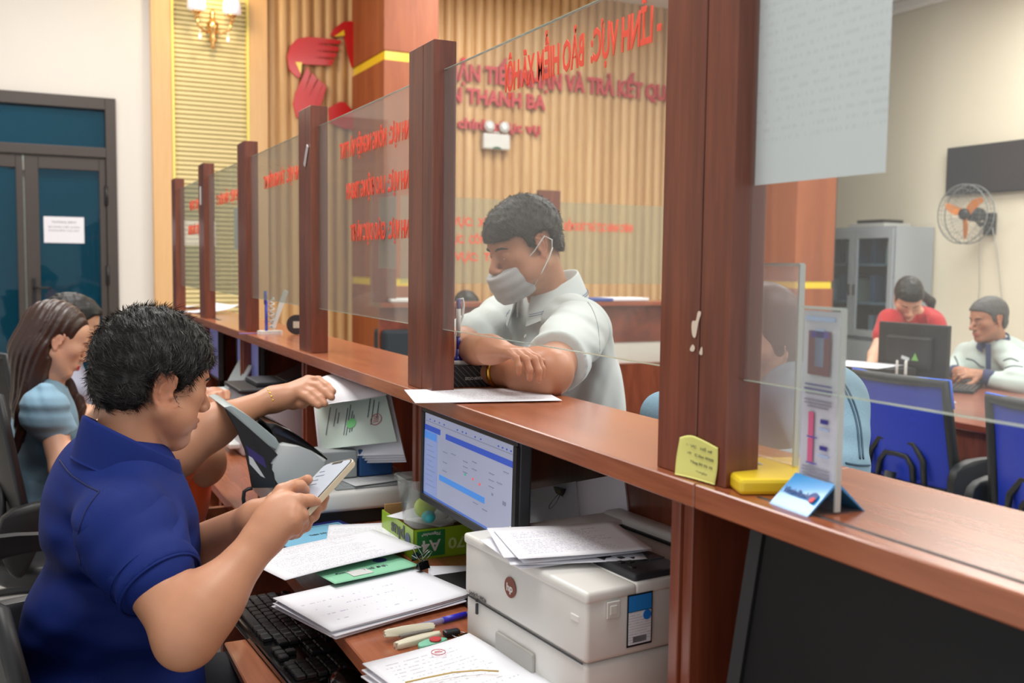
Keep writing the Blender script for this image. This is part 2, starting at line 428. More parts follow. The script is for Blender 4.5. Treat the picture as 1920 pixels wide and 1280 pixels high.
# ---------------------------------------------------------------- the room
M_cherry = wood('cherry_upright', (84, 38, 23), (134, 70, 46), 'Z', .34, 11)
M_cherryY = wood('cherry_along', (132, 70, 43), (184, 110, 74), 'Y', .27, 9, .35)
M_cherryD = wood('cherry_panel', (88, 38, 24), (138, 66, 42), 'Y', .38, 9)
M_col = wood('column_veneer', (138, 70, 38), (168, 94, 54), 'Z', .55, 5, .0)
M_board = wood('pale_board', (212, 166, 112), (228, 186, 134), 'Z', .5, 4, .05)
M_slat = wood('slat_wood', (196, 152, 98), (228, 190, 138), 'Z', .5, 7, .05, 20)
M_louv = mat('louvre_cream', (226, 208, 152), .5, var=.03)
M_white = mat('wall_paint', (218, 212, 204), .85, var=.012, vscale=2)
M_cream = mat('cream_paint', (230, 220, 198), .85, var=.012, vscale=2)
M_gold = mat('yellow_trim', (250, 214, 40), .3, coat=.3)
M_frame = mat('dark_aluminium', (70, 62, 58), .45, metal=.2)
M_black = mat('black_plastic', (22, 22, 25), .45)
M_blackg = mat('black_gloss', (10, 10, 12), .12, coat=.4)
M_dgrey = mat('dark_grey_plastic', (46, 48, 52), .5)
M_wplas = mat('white_plastic', (218, 218, 214), .42)
M_gplas = mat('grey_plastic', (150, 156, 158), .42)
M_steel = mat('steel', (170, 170, 172), .25, metal=1)
M_brass = mat('brass', (200, 150, 60), .2, metal=1)
M_red = mat('red_sign', (206, 22, 24), .35, coat=.2)
M_tile = mat('floor_tile', (206, 202, 196), .25, coat=.2, var=.02, vscale=3)
def tile_mat():
    m = M_tile; nt = m.node_tree; b = nt.nodes['Principled BSDF']; tc = nt.nodes.new('ShaderNodeTexCoord')
    br = nt.nodes.new('ShaderNodeTexBrick'); br.offset = 0; br.inputs['Scale'].default_value = 1; br.inputs['Brick Width'].default_value = .6; br.inputs['Row Height'].default_value = .6
    br.inputs['Mortar Size'].default_value = .004; br.inputs['Color1'].default_value = (*lin((208, 204, 198)), 1); br.inputs['Color2'].default_value = (*lin((202, 198, 192)), 1); br.inputs['Mortar'].default_value = (*lin((130, 126, 120)), 1)
    nt.links.new(tc.outputs['Object'], br.inputs[0]); nt.links.new(br.outputs[0], b.inputs['Base Color'])
tile_mat()
H0 = 3.7
def struct(name, mb, m, **k): return tag(mb.build(name, m, **k), kind='structure')
struct('floor', MB().bx(-3.2, 7.3, -1.5, 10.2, -.1, 0), M_tile)
struct('ceiling', MB().bx(-3.2, 7.3, -1.5, 10.2, H0, H0+.1), mat('ceiling_white', (236, 234, 230), .9))
# back wall: plain part with the door opening, then slats
YB = 7.8
mb = MB()
mb.bx(-3.2, -1.22, YB, YB+.2, 0, H0); mb.bx(-1.22, .617, YB, YB+.2, 2.485, H0); mb.bx(.617, .86, YB, YB+.2, 0, H0)
mb.bx(.86, 7.3, YB+.06, YB+.2, 0, H0)
struct('wall_back', mb, M_white)
struct('wall_right', MB().bx(7.1, 7.3, -1.5, YB+.2, 0, H0), M_cream)
struct('trim_1', MB().bx(7.0, 7.1, -1.5, 7.8, H0-.09, H0, .02).bx(6.16, 7.1, 7.7, 7.8, H0-.09, H0, .02), mat('cornice_white', (232, 230, 226), .8))
struct('wall_left', MB().bx(-3.3, -3.2, 4.2, 10.2, 0, H0), M_white)
struct('trim_2', MB().bx(6.0, 7.1, YB-.0, YB+.06, 0, H0), M_cream)
# timber boards, louvred panel and yellow edges
struct('trim_3', MB().bx(.86, 1.0, YB-.05, YB+.06, 0, H0, .004), M_board)
struct('trim_4', MB().bx(1.56, 1.7, YB-.05, YB+.06, 0, H0, .004), M_board)
struct('trim_5', MB().bx(1.0, 1.018, YB-.056, YB+.06, 0, H0).bx(1.542, 1.56, YB-.056, YB+.06, 0, H0), mat('bright_yellow_edge', (240, 222, 120), .4))
mb = MB(); z = 0.0
while z < H0-.02:
    mb.prism([(0, 0), (.026, .004), (.026, .026), (0, .034)], .524, Matrix(((0, 0, 1, 1.018), (-1, 0, 0, YB), (0, 1, 0, z), (0, 0, 0, 1)))); z += .034
mb.bx(1.018, 1.542, YB-.006, YB+.06, 0, H0)
struct('trim_11', mb, M_louv)
mb = MB(); x = 1.70; pit = .0915
pr = [(0, 0)]+[(.006+.0395*(1-math.cos(a)), .034*math.sin(a)) for a in [k*PI/8 for k in range(9)]]+[(pit, 0), (pit, -.01), (0, -.01)]
while x < 5.98:
    mb.prism(pr, H0, Matrix(((1, 0, 0, x), (0, -1, 0, YB+.03), (0, 0, 1, 0), (0, 0, 0, 1)))); x += pit
struct('trim_12', mb, M_slat)
# columns with recessed yellow bands
def column(n, x0, x1, y0, y1):
    mb = MB(); bands = ((1.165, 1.225), (2.805, 2.872)); z = 0
    for a, b in bands: mb.bx(x0, x1, y0, y1, z, a, .003, 1); z = b
    mb.bx(x0, x1, y0, y1, z, H0, .003, 1)
    c = struct('trim_%d' % (n+12), mb, M_col)
    g = MB()
    for a, b in bands: g.bx(x0+.012, x1-.012, y0+.012, y1, a, b)
    struct('trim_%d' % (n+6), g, M_gold)
column(1, 2.376, 2.80, 7.02, 7.8); column(2, 5.70, 6.12, 6.36, 7.79)
struct('trim_9', MB().bx(6.12, 6.165, 6.4, 7.79, 0, H0), M_frame)

# ---------------------------------------------------------------- door in the back wall
M_bglass = glass('blue_door_glass', (.05, .34, .47), 1.6, .18, (.02, .13, .2))
dr = tag(bpy.data.objects.new('door_1', None), kind='structure'); COL.objects.link(dr); dr.location = (-.3, YB, 0)
def dpart(name, mb, m, par=dr):
    o = mb.build(name, m); o.parent = dr; o.matrix_parent_inverse = Matrix.Translation((.3, -YB, 0)); return o
fr = MB(); y0, y1 = YB-.03, YB+.12
fr.bx(.545, .617, y0, y1, 0, 2.485, .004); fr.bx(-1.22, -1.15, y0, y1, 0, 2.485, .004); fr.bx(-1.15, .545, y0, y1, 2.40, 2.485, .004); fr.bx(-1.15, .545, y0-.005, y1, 2.06, 2.13, .004)
dpart('door_frame', fr, M_frame)
dpart('transom_glass', MB().bx(-1.15, .545, YB+.02, YB+.028, 2.13, 2.40), M_bglass)
for x0, x1 in ((.016, .543), (-.52, .006), (-1.148, -.53)):
    lf = MB(); w_ = .088; a, b = YB-.015, YB+.03
    lf.bx(x0, x0+w_, a, b, .01, 2.055, .004); lf.bx(x1-.045, x1, a, b, .01, 2.055, .004)
    lf.bx(x0+w_, x1-.045, a, b, 1.965, 2.055, .004); lf.bx(x0+w_, x1-.045, a, b, .01, .12, .004)
    l = dpart('door_leaf', lf, M_frame)
    dpart('leaf_glass', MB().bx(x0+w_, x1-.045, YB+.006, YB+.014, .12, 1.965), M_bglass)
for z in (.5, 1.15, 1.72): dpart('hinge', MB().lathe([(.014, 0), (.014, .14)], 12, (.545, YB-.022, z)), M_black)
h = MB(); h.bx(.05, .07, YB-.035, YB-.015, .95, 1.2, .004); h.tube([(.06, YB-.03, 1.13), (.06, YB-.07, 1.13), (.17, YB-.07, 1.13)], .009); dpart('door_handle', h, M_black)
# corridor behind the door glass
struct('wall_behind', MB().bx(-3.2, 2.2, 10.0, 10.2, 0, H0), mat('corridor_paint', (214, 222, 214), .8))
struct('trim_10', MB().bx(-.1, .0, 9.94, 10.0, 0, 2.2).bx(.72, .8, 9.94, 10, 0, 2.2).bx(-.1, .8, 9.94, 10, 2.12, 2.2), M_white)
area((-.2, 9.0, 3.3), .8, .8, 16)
# notice taped on the door glass
def notice(name, lab, cat, w, h, mtx, lines, paper=(228, 226, 232), ink=(60, 60, 70)):
    o = MB().box((0, 0, 0), (w, h, .0006)).build(name, mat('notice_'+str(paper), paper, .7)); o.matrix_basis = mtx
    tag(o, lab, cat)
    t = join_text('printed_text', lines, mat('ink_'+str(ink), ink, .7)); t.parent = o; t.location = (0, 0, .0005); return o
notice('paper_notice', 'white paper notice taped to the blue door glass', 'notice', .262, .185, frame_mtx((.262, YB-.001, 1.54), (1, 0, 0), (0, 0, 1)),
       [('THÔNG BÁO', .014, .16, 0, .055), ('BỘ PHẬN TIẾP NHẬN', .010, .2, 0, .02), ('KHÔNG ĐẨY CỬA NÀY', .010, .2, 0, -.005)])

# ---------------------------------------------------------------- emblem and letters on the slats
YS = YB-.015
def smooth_outline(pts, n=6):
    out = []; N = len(pts)
    for i in range(N):
        p0, p1, p2, p3 = [np.array(pts[(i+k-1) % N], float) for k in range(4)]
        for t in np.linspace(0, 1, n, endpoint=False):
            out.append(tuple(.5*((2*p1)+(-p0+p2)*t+(2*p0-5*p1+4*p2-p3)*t*t+(-p0+3*p1-3*p2+p3)*t**3)))
    return out
emb = thing('wall_emblem', 'red bird emblem with yellow beaks mounted on the slatted wall', 'emblem', (2.1, YS, 2.85))
def wm(x, y, z): return Matrix(((1, 0, 0, x), (0, 0, -1, y), (0, 1, 0, z), (0, 0, 0, 1)))
def epx(x, y):
    d = P(x, y, 1)-CAM; q = Vector((0, 0, 1.33))+d*((YS-.02)/d.y); return (q.x-2.1, q.z-2.85)
def epart(name, px, m, t=.02, dy=0, sm=0):
    pts = [epx(320+a*.25, b*.25) for a, b in px]
    o = MB().prism(pts if not sm else smooth_outline(pts, sm), t).build(name, m, emb); o.matrix_basis = wm(0, dy, 0); return o
for k, px in enumerate(([(890, 520), (875, 420), (900, 340), (950, 290), (1030, 275), (1140, 285), (1280, 302), (1270, 330), (1090, 327), (1265, 352), (1255, 385), (1080, 378), (1248, 400), (1235, 434), (1065, 428), (1230, 448), (1205, 490), (1090, 485), (985, 480), (975, 560), (962, 585), (925, 560)],
        [(945, 880), (918, 780), (935, 700), (985, 590), (1025, 500), (1048, 545), (1000, 690), (1062, 545), (1098, 590), (1035, 730), (1110, 590), (1140, 630), (1085, 770), (1150, 615), (1168, 660), (1130, 780), (1080, 880)],
        [(1198, 265), (1230, 210), (1290, 165), (1340, 158), (1420, 165), (1470, 220), (1450, 420), (1362, 505), (1330, 400), (1300, 262), (1240, 275)],
        [(1185, 810), (1225, 785), (1270, 762), (1310, 768), (1365, 830), (1460, 900), (1400, 980), (1290, 960), (1190, 915)])):
    epart('bird', px, M_red)
for px in ([(935, 465), (985, 468), (975, 555)], [(1225, 275), (1298, 225), (1305, 268)]): epart('beak', px, M_gold, .004, -.021)
sg = thing('wall_lettering', 'raised pinkish red letters naming the office on the slatted wall', 'sign', (4.2, YS, 2.6))
M_let = mat('letter_red', (200, 60, 70), .5)
for k, (t, h, x0, x1, z) in enumerate((('BỘ PHẬN TIẾP NHẬN VÀ TRẢ KẾT QUẢ', .138, 2.88, 5.45, 2.93), ('HUYỆN THANH BA', .122, 2.82, 4.10, 2.74), ('Hành chính phục vụ', .085, 2.95, 4.05, 2.51))):
    o = text_obj('letters', t, h, M_let, Matrix(), x1-x0, None, .012, .03); o.parent = sg; o.matrix_basis = wm((x0+x1)/2-4.2, -.012, z-2.6)
# emergency light
em = thing('emergency_light', 'white twin-lamp emergency light on the slatted wall', 'emergency light', (3.62, YS, 2.37))
MB().box((0, -.03, 0), (.25, .06, .13), .012).build('housing', M_wplas, em)
MB().tube([(-.03, -.03, .06), (-.03, -.03, .08), (.03, -.03, .08), (.03, -.03, .06)], .005).build('handle', M_wplas, em)
MB().prism([(-.045, 0), (.045, 0), (.03, .015), (0, .022), (-.03, .015)], .004, wm(0, -.06, -.064)).build('badge', mat('dark_green', (40, 90, 70), .5), em)
for sx in (-.07, .07):
    l = MB().lathe([(.012, -.03), (.03, -.02), (.046, .01), (.046, .016)], 20, mtx=Matrix.Translation((sx, -.045, .125)) @ Matrix.Rotation(PI/2, 4, 'X')).build('lamp_head', M_wplas, em)
    MB().lathe([(.04, 0), (.02, .008), (.005, .010)], 20, mtx=Matrix.Translation((sx, -.0615, .125)) @ Matrix.Rotation(PI/2, 4, 'X')).build('lens', mat('lens', (235, 238, 240), .1, coat=1), l)
# twin sconce
sc = thing('wall_sconce', 'gilt twin-arm wall sconce with crystal cups on the louvred panel', 'wall lamp', (1.29, YB-.03, 3.05))
M_gilt = mat('gilt', (226, 176, 110), .2, metal=1)
MB().lathe([(.002, -.16), (.02, -.14), (.01, -.12), (.03, -.09), (.018, -.06), (.036, -.02), (.045, .03), (.02, .05), (.012, .09), (.02, .11), (.003, .13)], 18, (0, -.05, .0)).build('stem', M_gilt, sc)
M_cry = mat('crystal_cup', (238, 232, 240), .15, coat=1, emit=.35, var=.25, vscale=60)
for sx in (-1, 1):
    pts = [(0, -.05, -.02), (sx*.05, -.09, -.05), (sx*.11, -.12, -.02), (sx*.125, -.13, .05)]
    a = MB().tube([Vector(p) for p in pts], .008).lathe([(.004, .03), (.022, .045), (.012, .06), (.028, .075), (.04, .09)], 16, (sx*.125, -.13, 0)).build('arm', M_gilt, sc)
    MB().lathe([(.035, .085), (.066, .10), (.064, .16), (.05, .215), (.045, .22)], 20, (sx*.125, -.13, 0)).build('glass_cup', M_cry, sc)
    MB().ell((sx*.10, -.11, -.09), (.012, .012, .022)).tube([(sx*.10, -.11, -.03), (sx*.10, -.11, -.08)], .002, 6).build('crystal_drop', M_cry, sc)
ld = bpy.data.lights.new('sconce_light', 'POINT'); ld.energy = 9; ld.color = (1, .8, .5); ld.shadow_soft_size = .06; lo = bpy.data.objects.new('sconce_light', ld); COL.objects.link(lo); lo.location = (1.29, YB-.22, 3.34)

# ---------------------------------------------------------------- right wall: television, fan, cabinet
tv = thing('television', 'black flat television mounted high on the cream wall', 'television', (7.09, 5.55, 2.16))
MB().bx(-.05, -.01, -.5, .5, -.2, .2, .006).build('casing', M_black, tv); MB().bx(-.054, -.049, -.488, .488, -.186, .19).build('screen', mat('tv_screen', (46, 46, 48), .25), tv)
fan = thing('wall_fan', 'round wall fan with orange blades hanging below the television', 'fan', (7.08, 5.62, 1.78))
M_or = mat('fan_orange', (214, 128, 50), .4); M_wire = mat('fan_wire', (120, 124, 124), .4)
g = MB()
for k, (rr, xx) in enumerate(((.235, -.34), (.2, -.38), (.15, -.405), (.235, -.26), (.19, -.24))):
    g.tube([(xx, rr*math.cos(a), rr*math.sin(a)) for a in np.linspace(0, 2*PI, 33)[:-1]], .005 if k in (0, 3) else .0016, 6, True)
for k in range(36):
    a = 2*PI*k/36; c, s_ = math.cos(a), math.sin(a); g.tube([(-.41, .04*c, .04*s_), (-.40, .15*c, .15*s_), (-.34, .235*c, .235*s_), (-.26, .235*c, .235*s_), (-.235, .1*c, .1*s_)], .0012, 4)
g.build('cage', M_wire, fan)
MB().lathe([(.03, 0), (.055, .02), (.06, .09), (.05, .14), (.02, .15)], 20, mtx=Matrix.Translation((-.26, 0, 0)) @ Matrix.Rotation(PI/2, 4, 'Y')).build('motor', M_dgrey, fan)
MB().bx(-.03, .01, -.05, .05, -.16, .02, .01).tube([(-.02, 0, -.05), (-.12, 0, -.08), (-.2, 0, -.02)], .018).build('wall_bracket', M_dgrey, fan)
bl = []
for k in range(3):
    a0 = 2*PI*k/3+.5; pts = [(.03, -.02), (.1, -.05), (.18, -.035), (.2, .0), (.15, .012), (.08, .02), (.03, .03)]
    o = MB().prism(smooth_outline(pts, 4), .004, Matrix.Rotation(.35, 4, 'X')).build('blade', M_or, fan); o.matrix_basis = Matrix.Translation((-.31, 0, 0)) @ Matrix.Rotation(a0, 4, 'X') @ Matrix(((0, 0, 1, 0), (1, 0, 0, 0), (0, 1, 0, 0), (0, 0, 0, 1)))
MB().lathe([(.045, 0), (.045, .03), (.02, .045)], 18, mtx=Matrix.Translation((-.30, 0, 0)) @ Matrix.Rotation(-PI/2, 4, 'Y')).build('hub', M_dgrey, fan)
MB().tube([(-.03, .07, -.1), (-.01, .09, -.3), (-.01, .07, -.6), (-.01, .09, -1.0)], .004, 6).tube([(-.03, -.04, -.1), (-.01, -.08, -.3), (-.01, -.13, -.6), (-.01, -.19, -.9)], .004, 6).build('cable', mat('cable_grey', (170, 168, 160), .6), fan)
cb = thing('filing_cabinet', 'grey steel cabinet with two glazed doors against the cream wall', 'cabinet', (6.86, 6.65, 0))
M_cab = mat('cabinet_grey', (160, 166, 172), .45)
b = MB(); b.bx(-.22, .22, -.47, -.45, 0, 1.70, .003).bx(-.22, .22, .45, .47, 0, 1.70, .003).bx(-.22, .22, -.45, .45, 1.68, 1.70).bx(-.22, .22, -.45, .45, 0, .08).bx(.2, .22, -.45, .45, 0, 1.7).bx(-.2, .2, -.45, .45, .70, .72)
b.build('body', M_cab, cb)
for z in (1.02, 1.36): MB().bx(-.18, .2, -.45, .45, z, z+.02).build('shelf', M_cab, cb)
for s_ in (-1, 1):
    a, c = (s_*.003, s_*.448); a, c = min(a, c), max(a, c); d = MB()
    d.bx(-.24, -.22, a, a+.05, .74, 1.68, .002).bx(-.24, -.22, c-.05, c, .74, 1.68, .002).bx(-.24, -.22, a+.05, c-.05, 1.60, 1.68, .002).bx(-.24, -.22, a+.05, c-.05, .74, .80, .002)
    dd = d.build('door', M_cab, cb); MB().bx(-.232, -.228, a+.05, c-.05, .80, 1.60).build('pane', glass('cabinet_glass', (.75, .85, .9), 1.5), dd)
    d = MB().bx(-.24, -.22, a, c, .09, .70, .003).build('door', M_cab, cb)
    MB().bx(-.25, -.24, -s_*-.03-.012, s_*.03+.012, 1.1, 1.2, .004).build('handle', M_steel, dd)
fl = ((220, 214, 190), (60, 110, 140), (70, 130, 160), (200, 200, 205), (40, 60, 80), (90, 120, 150))
first = None
for k, (y, z) in enumerate([(y, z) for z in (.722, 1.041, 1.381) for y in (-.40, -.33, -.27, -.1, .12, .2, .27, .38)]):
    o = MB().bx(-.12, .12, -.028, .028, 0, .24 if k % 3 else .2, .003).build('file_folder', mat('folder_%d' % (k % 6), fl[k % 6], .6)); o.location = (6.88, 6.65+y, z)
    tag(o, 'upright office folder behind the glass doors of the grey cabinet', 'folder', 'folders in the grey cabinet')
o = MB().bx(-.16, .16, -.22, .2, 0, .035, .004).build('paper_tray', mat('clear_tray', (190, 190, 186), .4)); o.location = (6.86, 6.6, 1.70); tag(o, 'pale document tray lying on the grey cabinet', 'tray')
o = MB().bx(-.12, .12, -.17, .14, 0, .03, .004).build('device_box', M_black); o.location = (6.86, 6.6, 1.737); tag(o, 'flat black device resting on the tray over the grey cabinet', 'device')

def rescale(k, dz, skip):
    for o in list(COL.objects):
        if o.parent is None and o not in skip and o.type in ('MESH', 'EMPTY'):
            o.location = o.location*k+Vector((0, 0, dz)); o.scale = o.scale*k
SKIP = set()
rescale(1.0226, 0, SKIP); SKIP = set(COL.objects)
# ---------------------------------------------------------------- main reception counter
CX0, CX1 = .60, .81
ctr = thing('reception_counter', 'long cherry-wood staff counter with raised ledge and upright posts', 'counter', (.7, 2.0, 0))
def cpart(name, mb, m, par=ctr):
    o = mb.build(name, m, par); o.matrix_parent_inverse = Matrix.Translation((-.7, -2.0, 0)); return o
POSTY = [.775+.787*k for k in range(6)]
edges = [-.6]+[y+.03 for y in POSTY]+[5.0]
mb = MB()
for a, b in zip(edges, edges[1:]): mb.bx(CX0, CX1, a+.0006, b-.0006, 1.088, 1.113, .0015, 1)
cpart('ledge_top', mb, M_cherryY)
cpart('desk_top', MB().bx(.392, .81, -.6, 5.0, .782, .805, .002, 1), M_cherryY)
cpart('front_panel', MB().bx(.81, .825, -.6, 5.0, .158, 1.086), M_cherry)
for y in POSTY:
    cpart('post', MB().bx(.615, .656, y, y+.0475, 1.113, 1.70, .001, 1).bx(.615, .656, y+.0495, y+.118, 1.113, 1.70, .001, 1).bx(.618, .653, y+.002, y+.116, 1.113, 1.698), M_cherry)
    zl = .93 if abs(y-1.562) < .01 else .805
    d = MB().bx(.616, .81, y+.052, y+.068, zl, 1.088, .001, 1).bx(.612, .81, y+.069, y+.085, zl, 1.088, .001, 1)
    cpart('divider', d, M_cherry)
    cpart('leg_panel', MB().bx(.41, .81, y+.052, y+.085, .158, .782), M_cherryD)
cpart('keyboard_tray', MB().bx(.275, .56, .967, 1.60, .706, .7205, .002, 1).bx(.40, .56, .967, .985, .7205, .782).bx(.40, .56, 1.585, 1.60, .7205, .782), M_cherryY)
cpart('keyboard_tray', MB().bx(.32, .56, 2.26, 2.80, .706, .7205, .002, 1).bx(.35, .56, 2.25, 2.268, .706, .782), M_cherryY)
# glass sheets in the slots
M_gl = glass('partition_glass', (.95, .965, .955), 1.15, .05)  # thin diffuse veil stands in for white reflections on the panes
M_gl2 = glass('partition_glass_veiled', (.90, .93, .88), 1.3, .10, (.8, .76, .74))  # stronger veil of reflected light mixed into the farther panes' colour
M_ltr = mat('orange_red_vinyl', (236, 78, 52), .5)
rows = {0: [], 1: [('- LĨNH VỰC:  BẢO HIỂM XÃ HỘI', .040, .93, 1.325, 1.600)],
        2: [('LĨNH VỰC:  NÔNG NGHIỆP VÀ PTNT', .034, 1.70, 2.17, 1.575), ('LĨNH VỰC:  LAO ĐỘNG TB&XH', .034, 1.70, 2.12, 1.485), ('LĨNH VỰC:  GIÁO DỤC VÀ ĐT', .034, 1.70, 2.09, 1.395)],
        3: [('LĨNH VỰC:  TÀI NGUYÊN MT', .036, 2.50, 2.95, 1.56)], 4: [('LĨNH VỰC:  VĂN HÓA TT', .036, 3.28, 3.75, 1.55)], 5: [('LĨNH VỰC:  TƯ PHÁP', .036, 4.07, 4.4, 1.56), ('LĨNH VỰC:  CÔNG THƯƠNG', .036, 4.07, 4.45, 1.46)]}
gl_lab = ['clear glass sheet right of the thickest wooden post', 'clear glass sheet in front of the masked customer', 'glass sheet with a reflected haze and three rows of red lettering', 'glass sheet behind the pen-and-holder counter section, one red row', 'glass sheet near the far counter end with a white notice', 'farthest glass sheet of the long counter, two red rows']
GX = .6365
for k in range(6):
    y0 = (.0 if k == 0 else POSTY[k-1]+.118); y1 = POSTY[k]; zt, zb = (1.84, 1.22) if k == 0 else (1.652, 1.22)
    if k == 0: y0 = -.3
    gp = thing('glass_partition', gl_lab[k], 'glass partition', (GX, (y0+y1)/2, zb))
    MB().bx(-.0025, .0025, -(y1-y0)/2-.01+(.0 if k else .0), (y1-y0)/2-(0 if k else .0), 0, zt-zb, .0006, 1).build('pane', M_gl2 if k >= 2 else M_gl, gp)
    MB().bx(-.0026, .0026, -(y1-y0)/2, (y1-y0)/2, -.0004, .0004).bx(-.0028, .0028, -(y1-y0)/2, (y1-y0)/2, zt-zb-.0003, zt-zb+.0005).build('polished_edge', mat('glass_edge', (176, 196, 180), .15, coat=1, spec=1), gp)
    for t, h, a, b, z in rows[k]:
        o = text_obj('lettering', t, h, M_ltr, Matrix(), b-a, None, .0004, .022); o.parent = gp; o.matrix_basis = frame_mtx((-.0036, (a+b)/2-(y0+y1)/2, z-zb), (0, 1, 0), (0, 0, 1))
        o['label'] = 'red vinyl lettering reading from the customer side'
# taped papers
M_sheetp = print_mat('posted_form', .25, .42, (232, 236, 240), (212, 214, 218), .009, .02, .03, 160, .5, .8)
def taped(name, lab, y, z, w, h, x=GX+.0042, m=M_sheetp, rx=0):
    o = MB().box((0, 0, 0), (w, h, .0005)).build(name, m); o.matrix_basis = frame_mtx((x, y, z), (0, 1, 0), (0, 0, 1)) @ Matrix.Rotation(rx, 4, 'Z'); return tag(o, lab, 'paper')
taped('posted_paper', 'large white printed sheet taped on the glass right of the thickest post', .697, 1.63, .172, .44)
taped('posted_paper', 'small white sheet stuck on the far glass before the louvred panel', 3.35, 1.44, .21, .14)
o = MB().box((0, 0, 0), (.105, .14, .0005)).box((0, 0, .0005), (.096, .13, .0004)).build('plastic_sleeve', mat('pale_frame', (196, 170, 160), .5, alpha=.45)); o.matrix_basis = frame_mtx((GX+.0042, 1.87, 1.39), (0, 1, 0), (0, 0, 1)); tag(o, 'faint clear sleeve stuck on the hazy glass below the red rows', 'sleeve')
# latch / scuffs on posts
o = MB().box((0, 0, 0), (.004, .014, .056), .0018, 1).build('adhesive_hook', mat('clear_plastic', (196, 190, 190), .2)); o.matrix_basis = Matrix.Translation((.613, 2.385, 1.585)) @ Matrix.Rotation(.6, 4, 'X'); tag(o, 'small clear adhesive hook slanted on a dark red post', 'hook')
o = MB().box((0, 0, 0), (.003, .014, .07), .001, 1).build('adhesive_strip', M_wplas); o.location = (.6135, 3.985, 1.58); tag(o, 'thin white strip stuck upright on a far post', 'strip')
for pts in ([(-.007, -.012), (-.002, -.013), (.002, .002), (.006, .012), (.001, .013), (-.002, .004), (-.008, .003), (-.009, -.004)], [(-.004, -.003), (.002, -.004), (.004, .0), (.0, .003)], [(-.002, -.003), (.003, -.004), (.002, .004)]):
    k = len(pts); o = MB().prism(smooth_outline(pts, 3), .0005).build('paper_scrap', mat('scrap', (214, 196, 176), .8)); o.matrix_basis = frame_mtx((.6143, {8: .826, 4: .833, 3: .819}[k], {8: 1.272, 4: 1.248, 3: 1.246}[k]), (0, -1, 0), (0, 0, 1))
    tag(o, {8: 'long torn remnant of sticker on the nearest post', 4: 'small torn sticker remnant lower on the nearest post', 3: 'tiniest torn sticker dot on the nearest post'}[k], 'sticker remnant')

CTR_OBJS = [o for o in COL.objects if o not in SKIP]
# ---------------------------------------------------------------- second counter before the slatted wall
c2 = thing('reception_counter', 'far cherry counter with glass screens before the slatted wall', 'counter', (3.6, 5.2, 0))
def c2p(name, mb, m):
    o = mb.build(name, m, c2); o.matrix_parent_inverse = Matrix.Translation((-3.6, -5.2, 0)); return o
c2p('ledge_top', MB().bx(1.75, 4.45, 5.2, 5.42, 1.088, 1.113, .002), wood('cherry_across', (120, 50, 28), (164, 84, 50), 'X', .3, 9, .3))
c2p('front_panel', MB().bx(1.75, 4.45, 5.24, 5.26, .86, 1.088), M_cherryD)
c2p('pale_band', MB().bx(1.75, 4.45, 5.245, 5.26, .73, .86), mat('pale_laminate', (214, 208, 198), .3))
c2p('lower_panel', MB().bx(1.75, 4.45, 5.20, 5.26, 0, .73), M_cherry)
for x in (1.72, 2.752, 3.79): c2p('post', MB().bx(x, x+.14, 5.27, 5.31, 1.113, 1.775), M_cherry)
c2p('desk_top', MB().bx(1.75, 4.45, 5.26, 5.8, .735, .76), M_cherryD)
gl2 = [([('LĨNH VỰC:  XÂY DỰNG', 1.575), ('LĨNH VỰC:  CÔNG THƯƠNG', 1.475), ('LĨNH VỰC:  TƯ PHÁP', 1.375)], 2.05, 2.66, 1.89, 2.75), ([('KIỂM SOÁT THỦ TỤC HÀNH CHÍNH', 1.567)], 2.93, 3.42, 2.9, 3.785)]
for k, (rw, a, b, x0, x1) in enumerate(gl2):
    gp = thing('glass_partition', ['far counter glass sheet with three red rows', 'far counter glass sheet with one red row beside the customer', 'far counter glass sheet without lettering'][k], 'glass partition', ((x0+x1)/2, 5.29, 1.22))
    MB().bx((x0-x1)/2, (x1-x0)/2, -.0025, .0025, 0, .49).build('pane', glass('far_glass', (.86, .9, .85), 1.0, .12, (.6, .62, .52)), gp)
    for t, z in rw:
        o = text_obj('lettering', t, .048, M_ltr, Matrix(), b-a, None, .0004, .03); o.parent = gp; o.matrix_basis = frame_mtx(((a+b)/2-(x0+x1)/2, -.0035, z-1.22), (1, 0, 0), (0, 0, 1))

rescale(1.0226, 0, SKIP | set(CTR_OBJS)); SKIP = set(COL.objects)-set(CTR_OBJS)
# ---------------------------------------------------------------- things on and under the main counter
C0 = Vector((0, 0, 1.33))
def _ray(x, y): return P(x, y, 1)-CAM
def QZ(x, y, z): d = _ray(x, y); return C0+d*((z-1.33)/d.z)
def QX(x, y, v): d = _ray(x, y); return C0+d*(v/d.x)
def QY(x, y, v): d = _ray(x, y); return C0+d*(v/d.y)
def QD(x, y, d): return C0+_ray(x, y)*d
DZ = .76
M_key = mat('key_black', (30, 30, 33), .38)
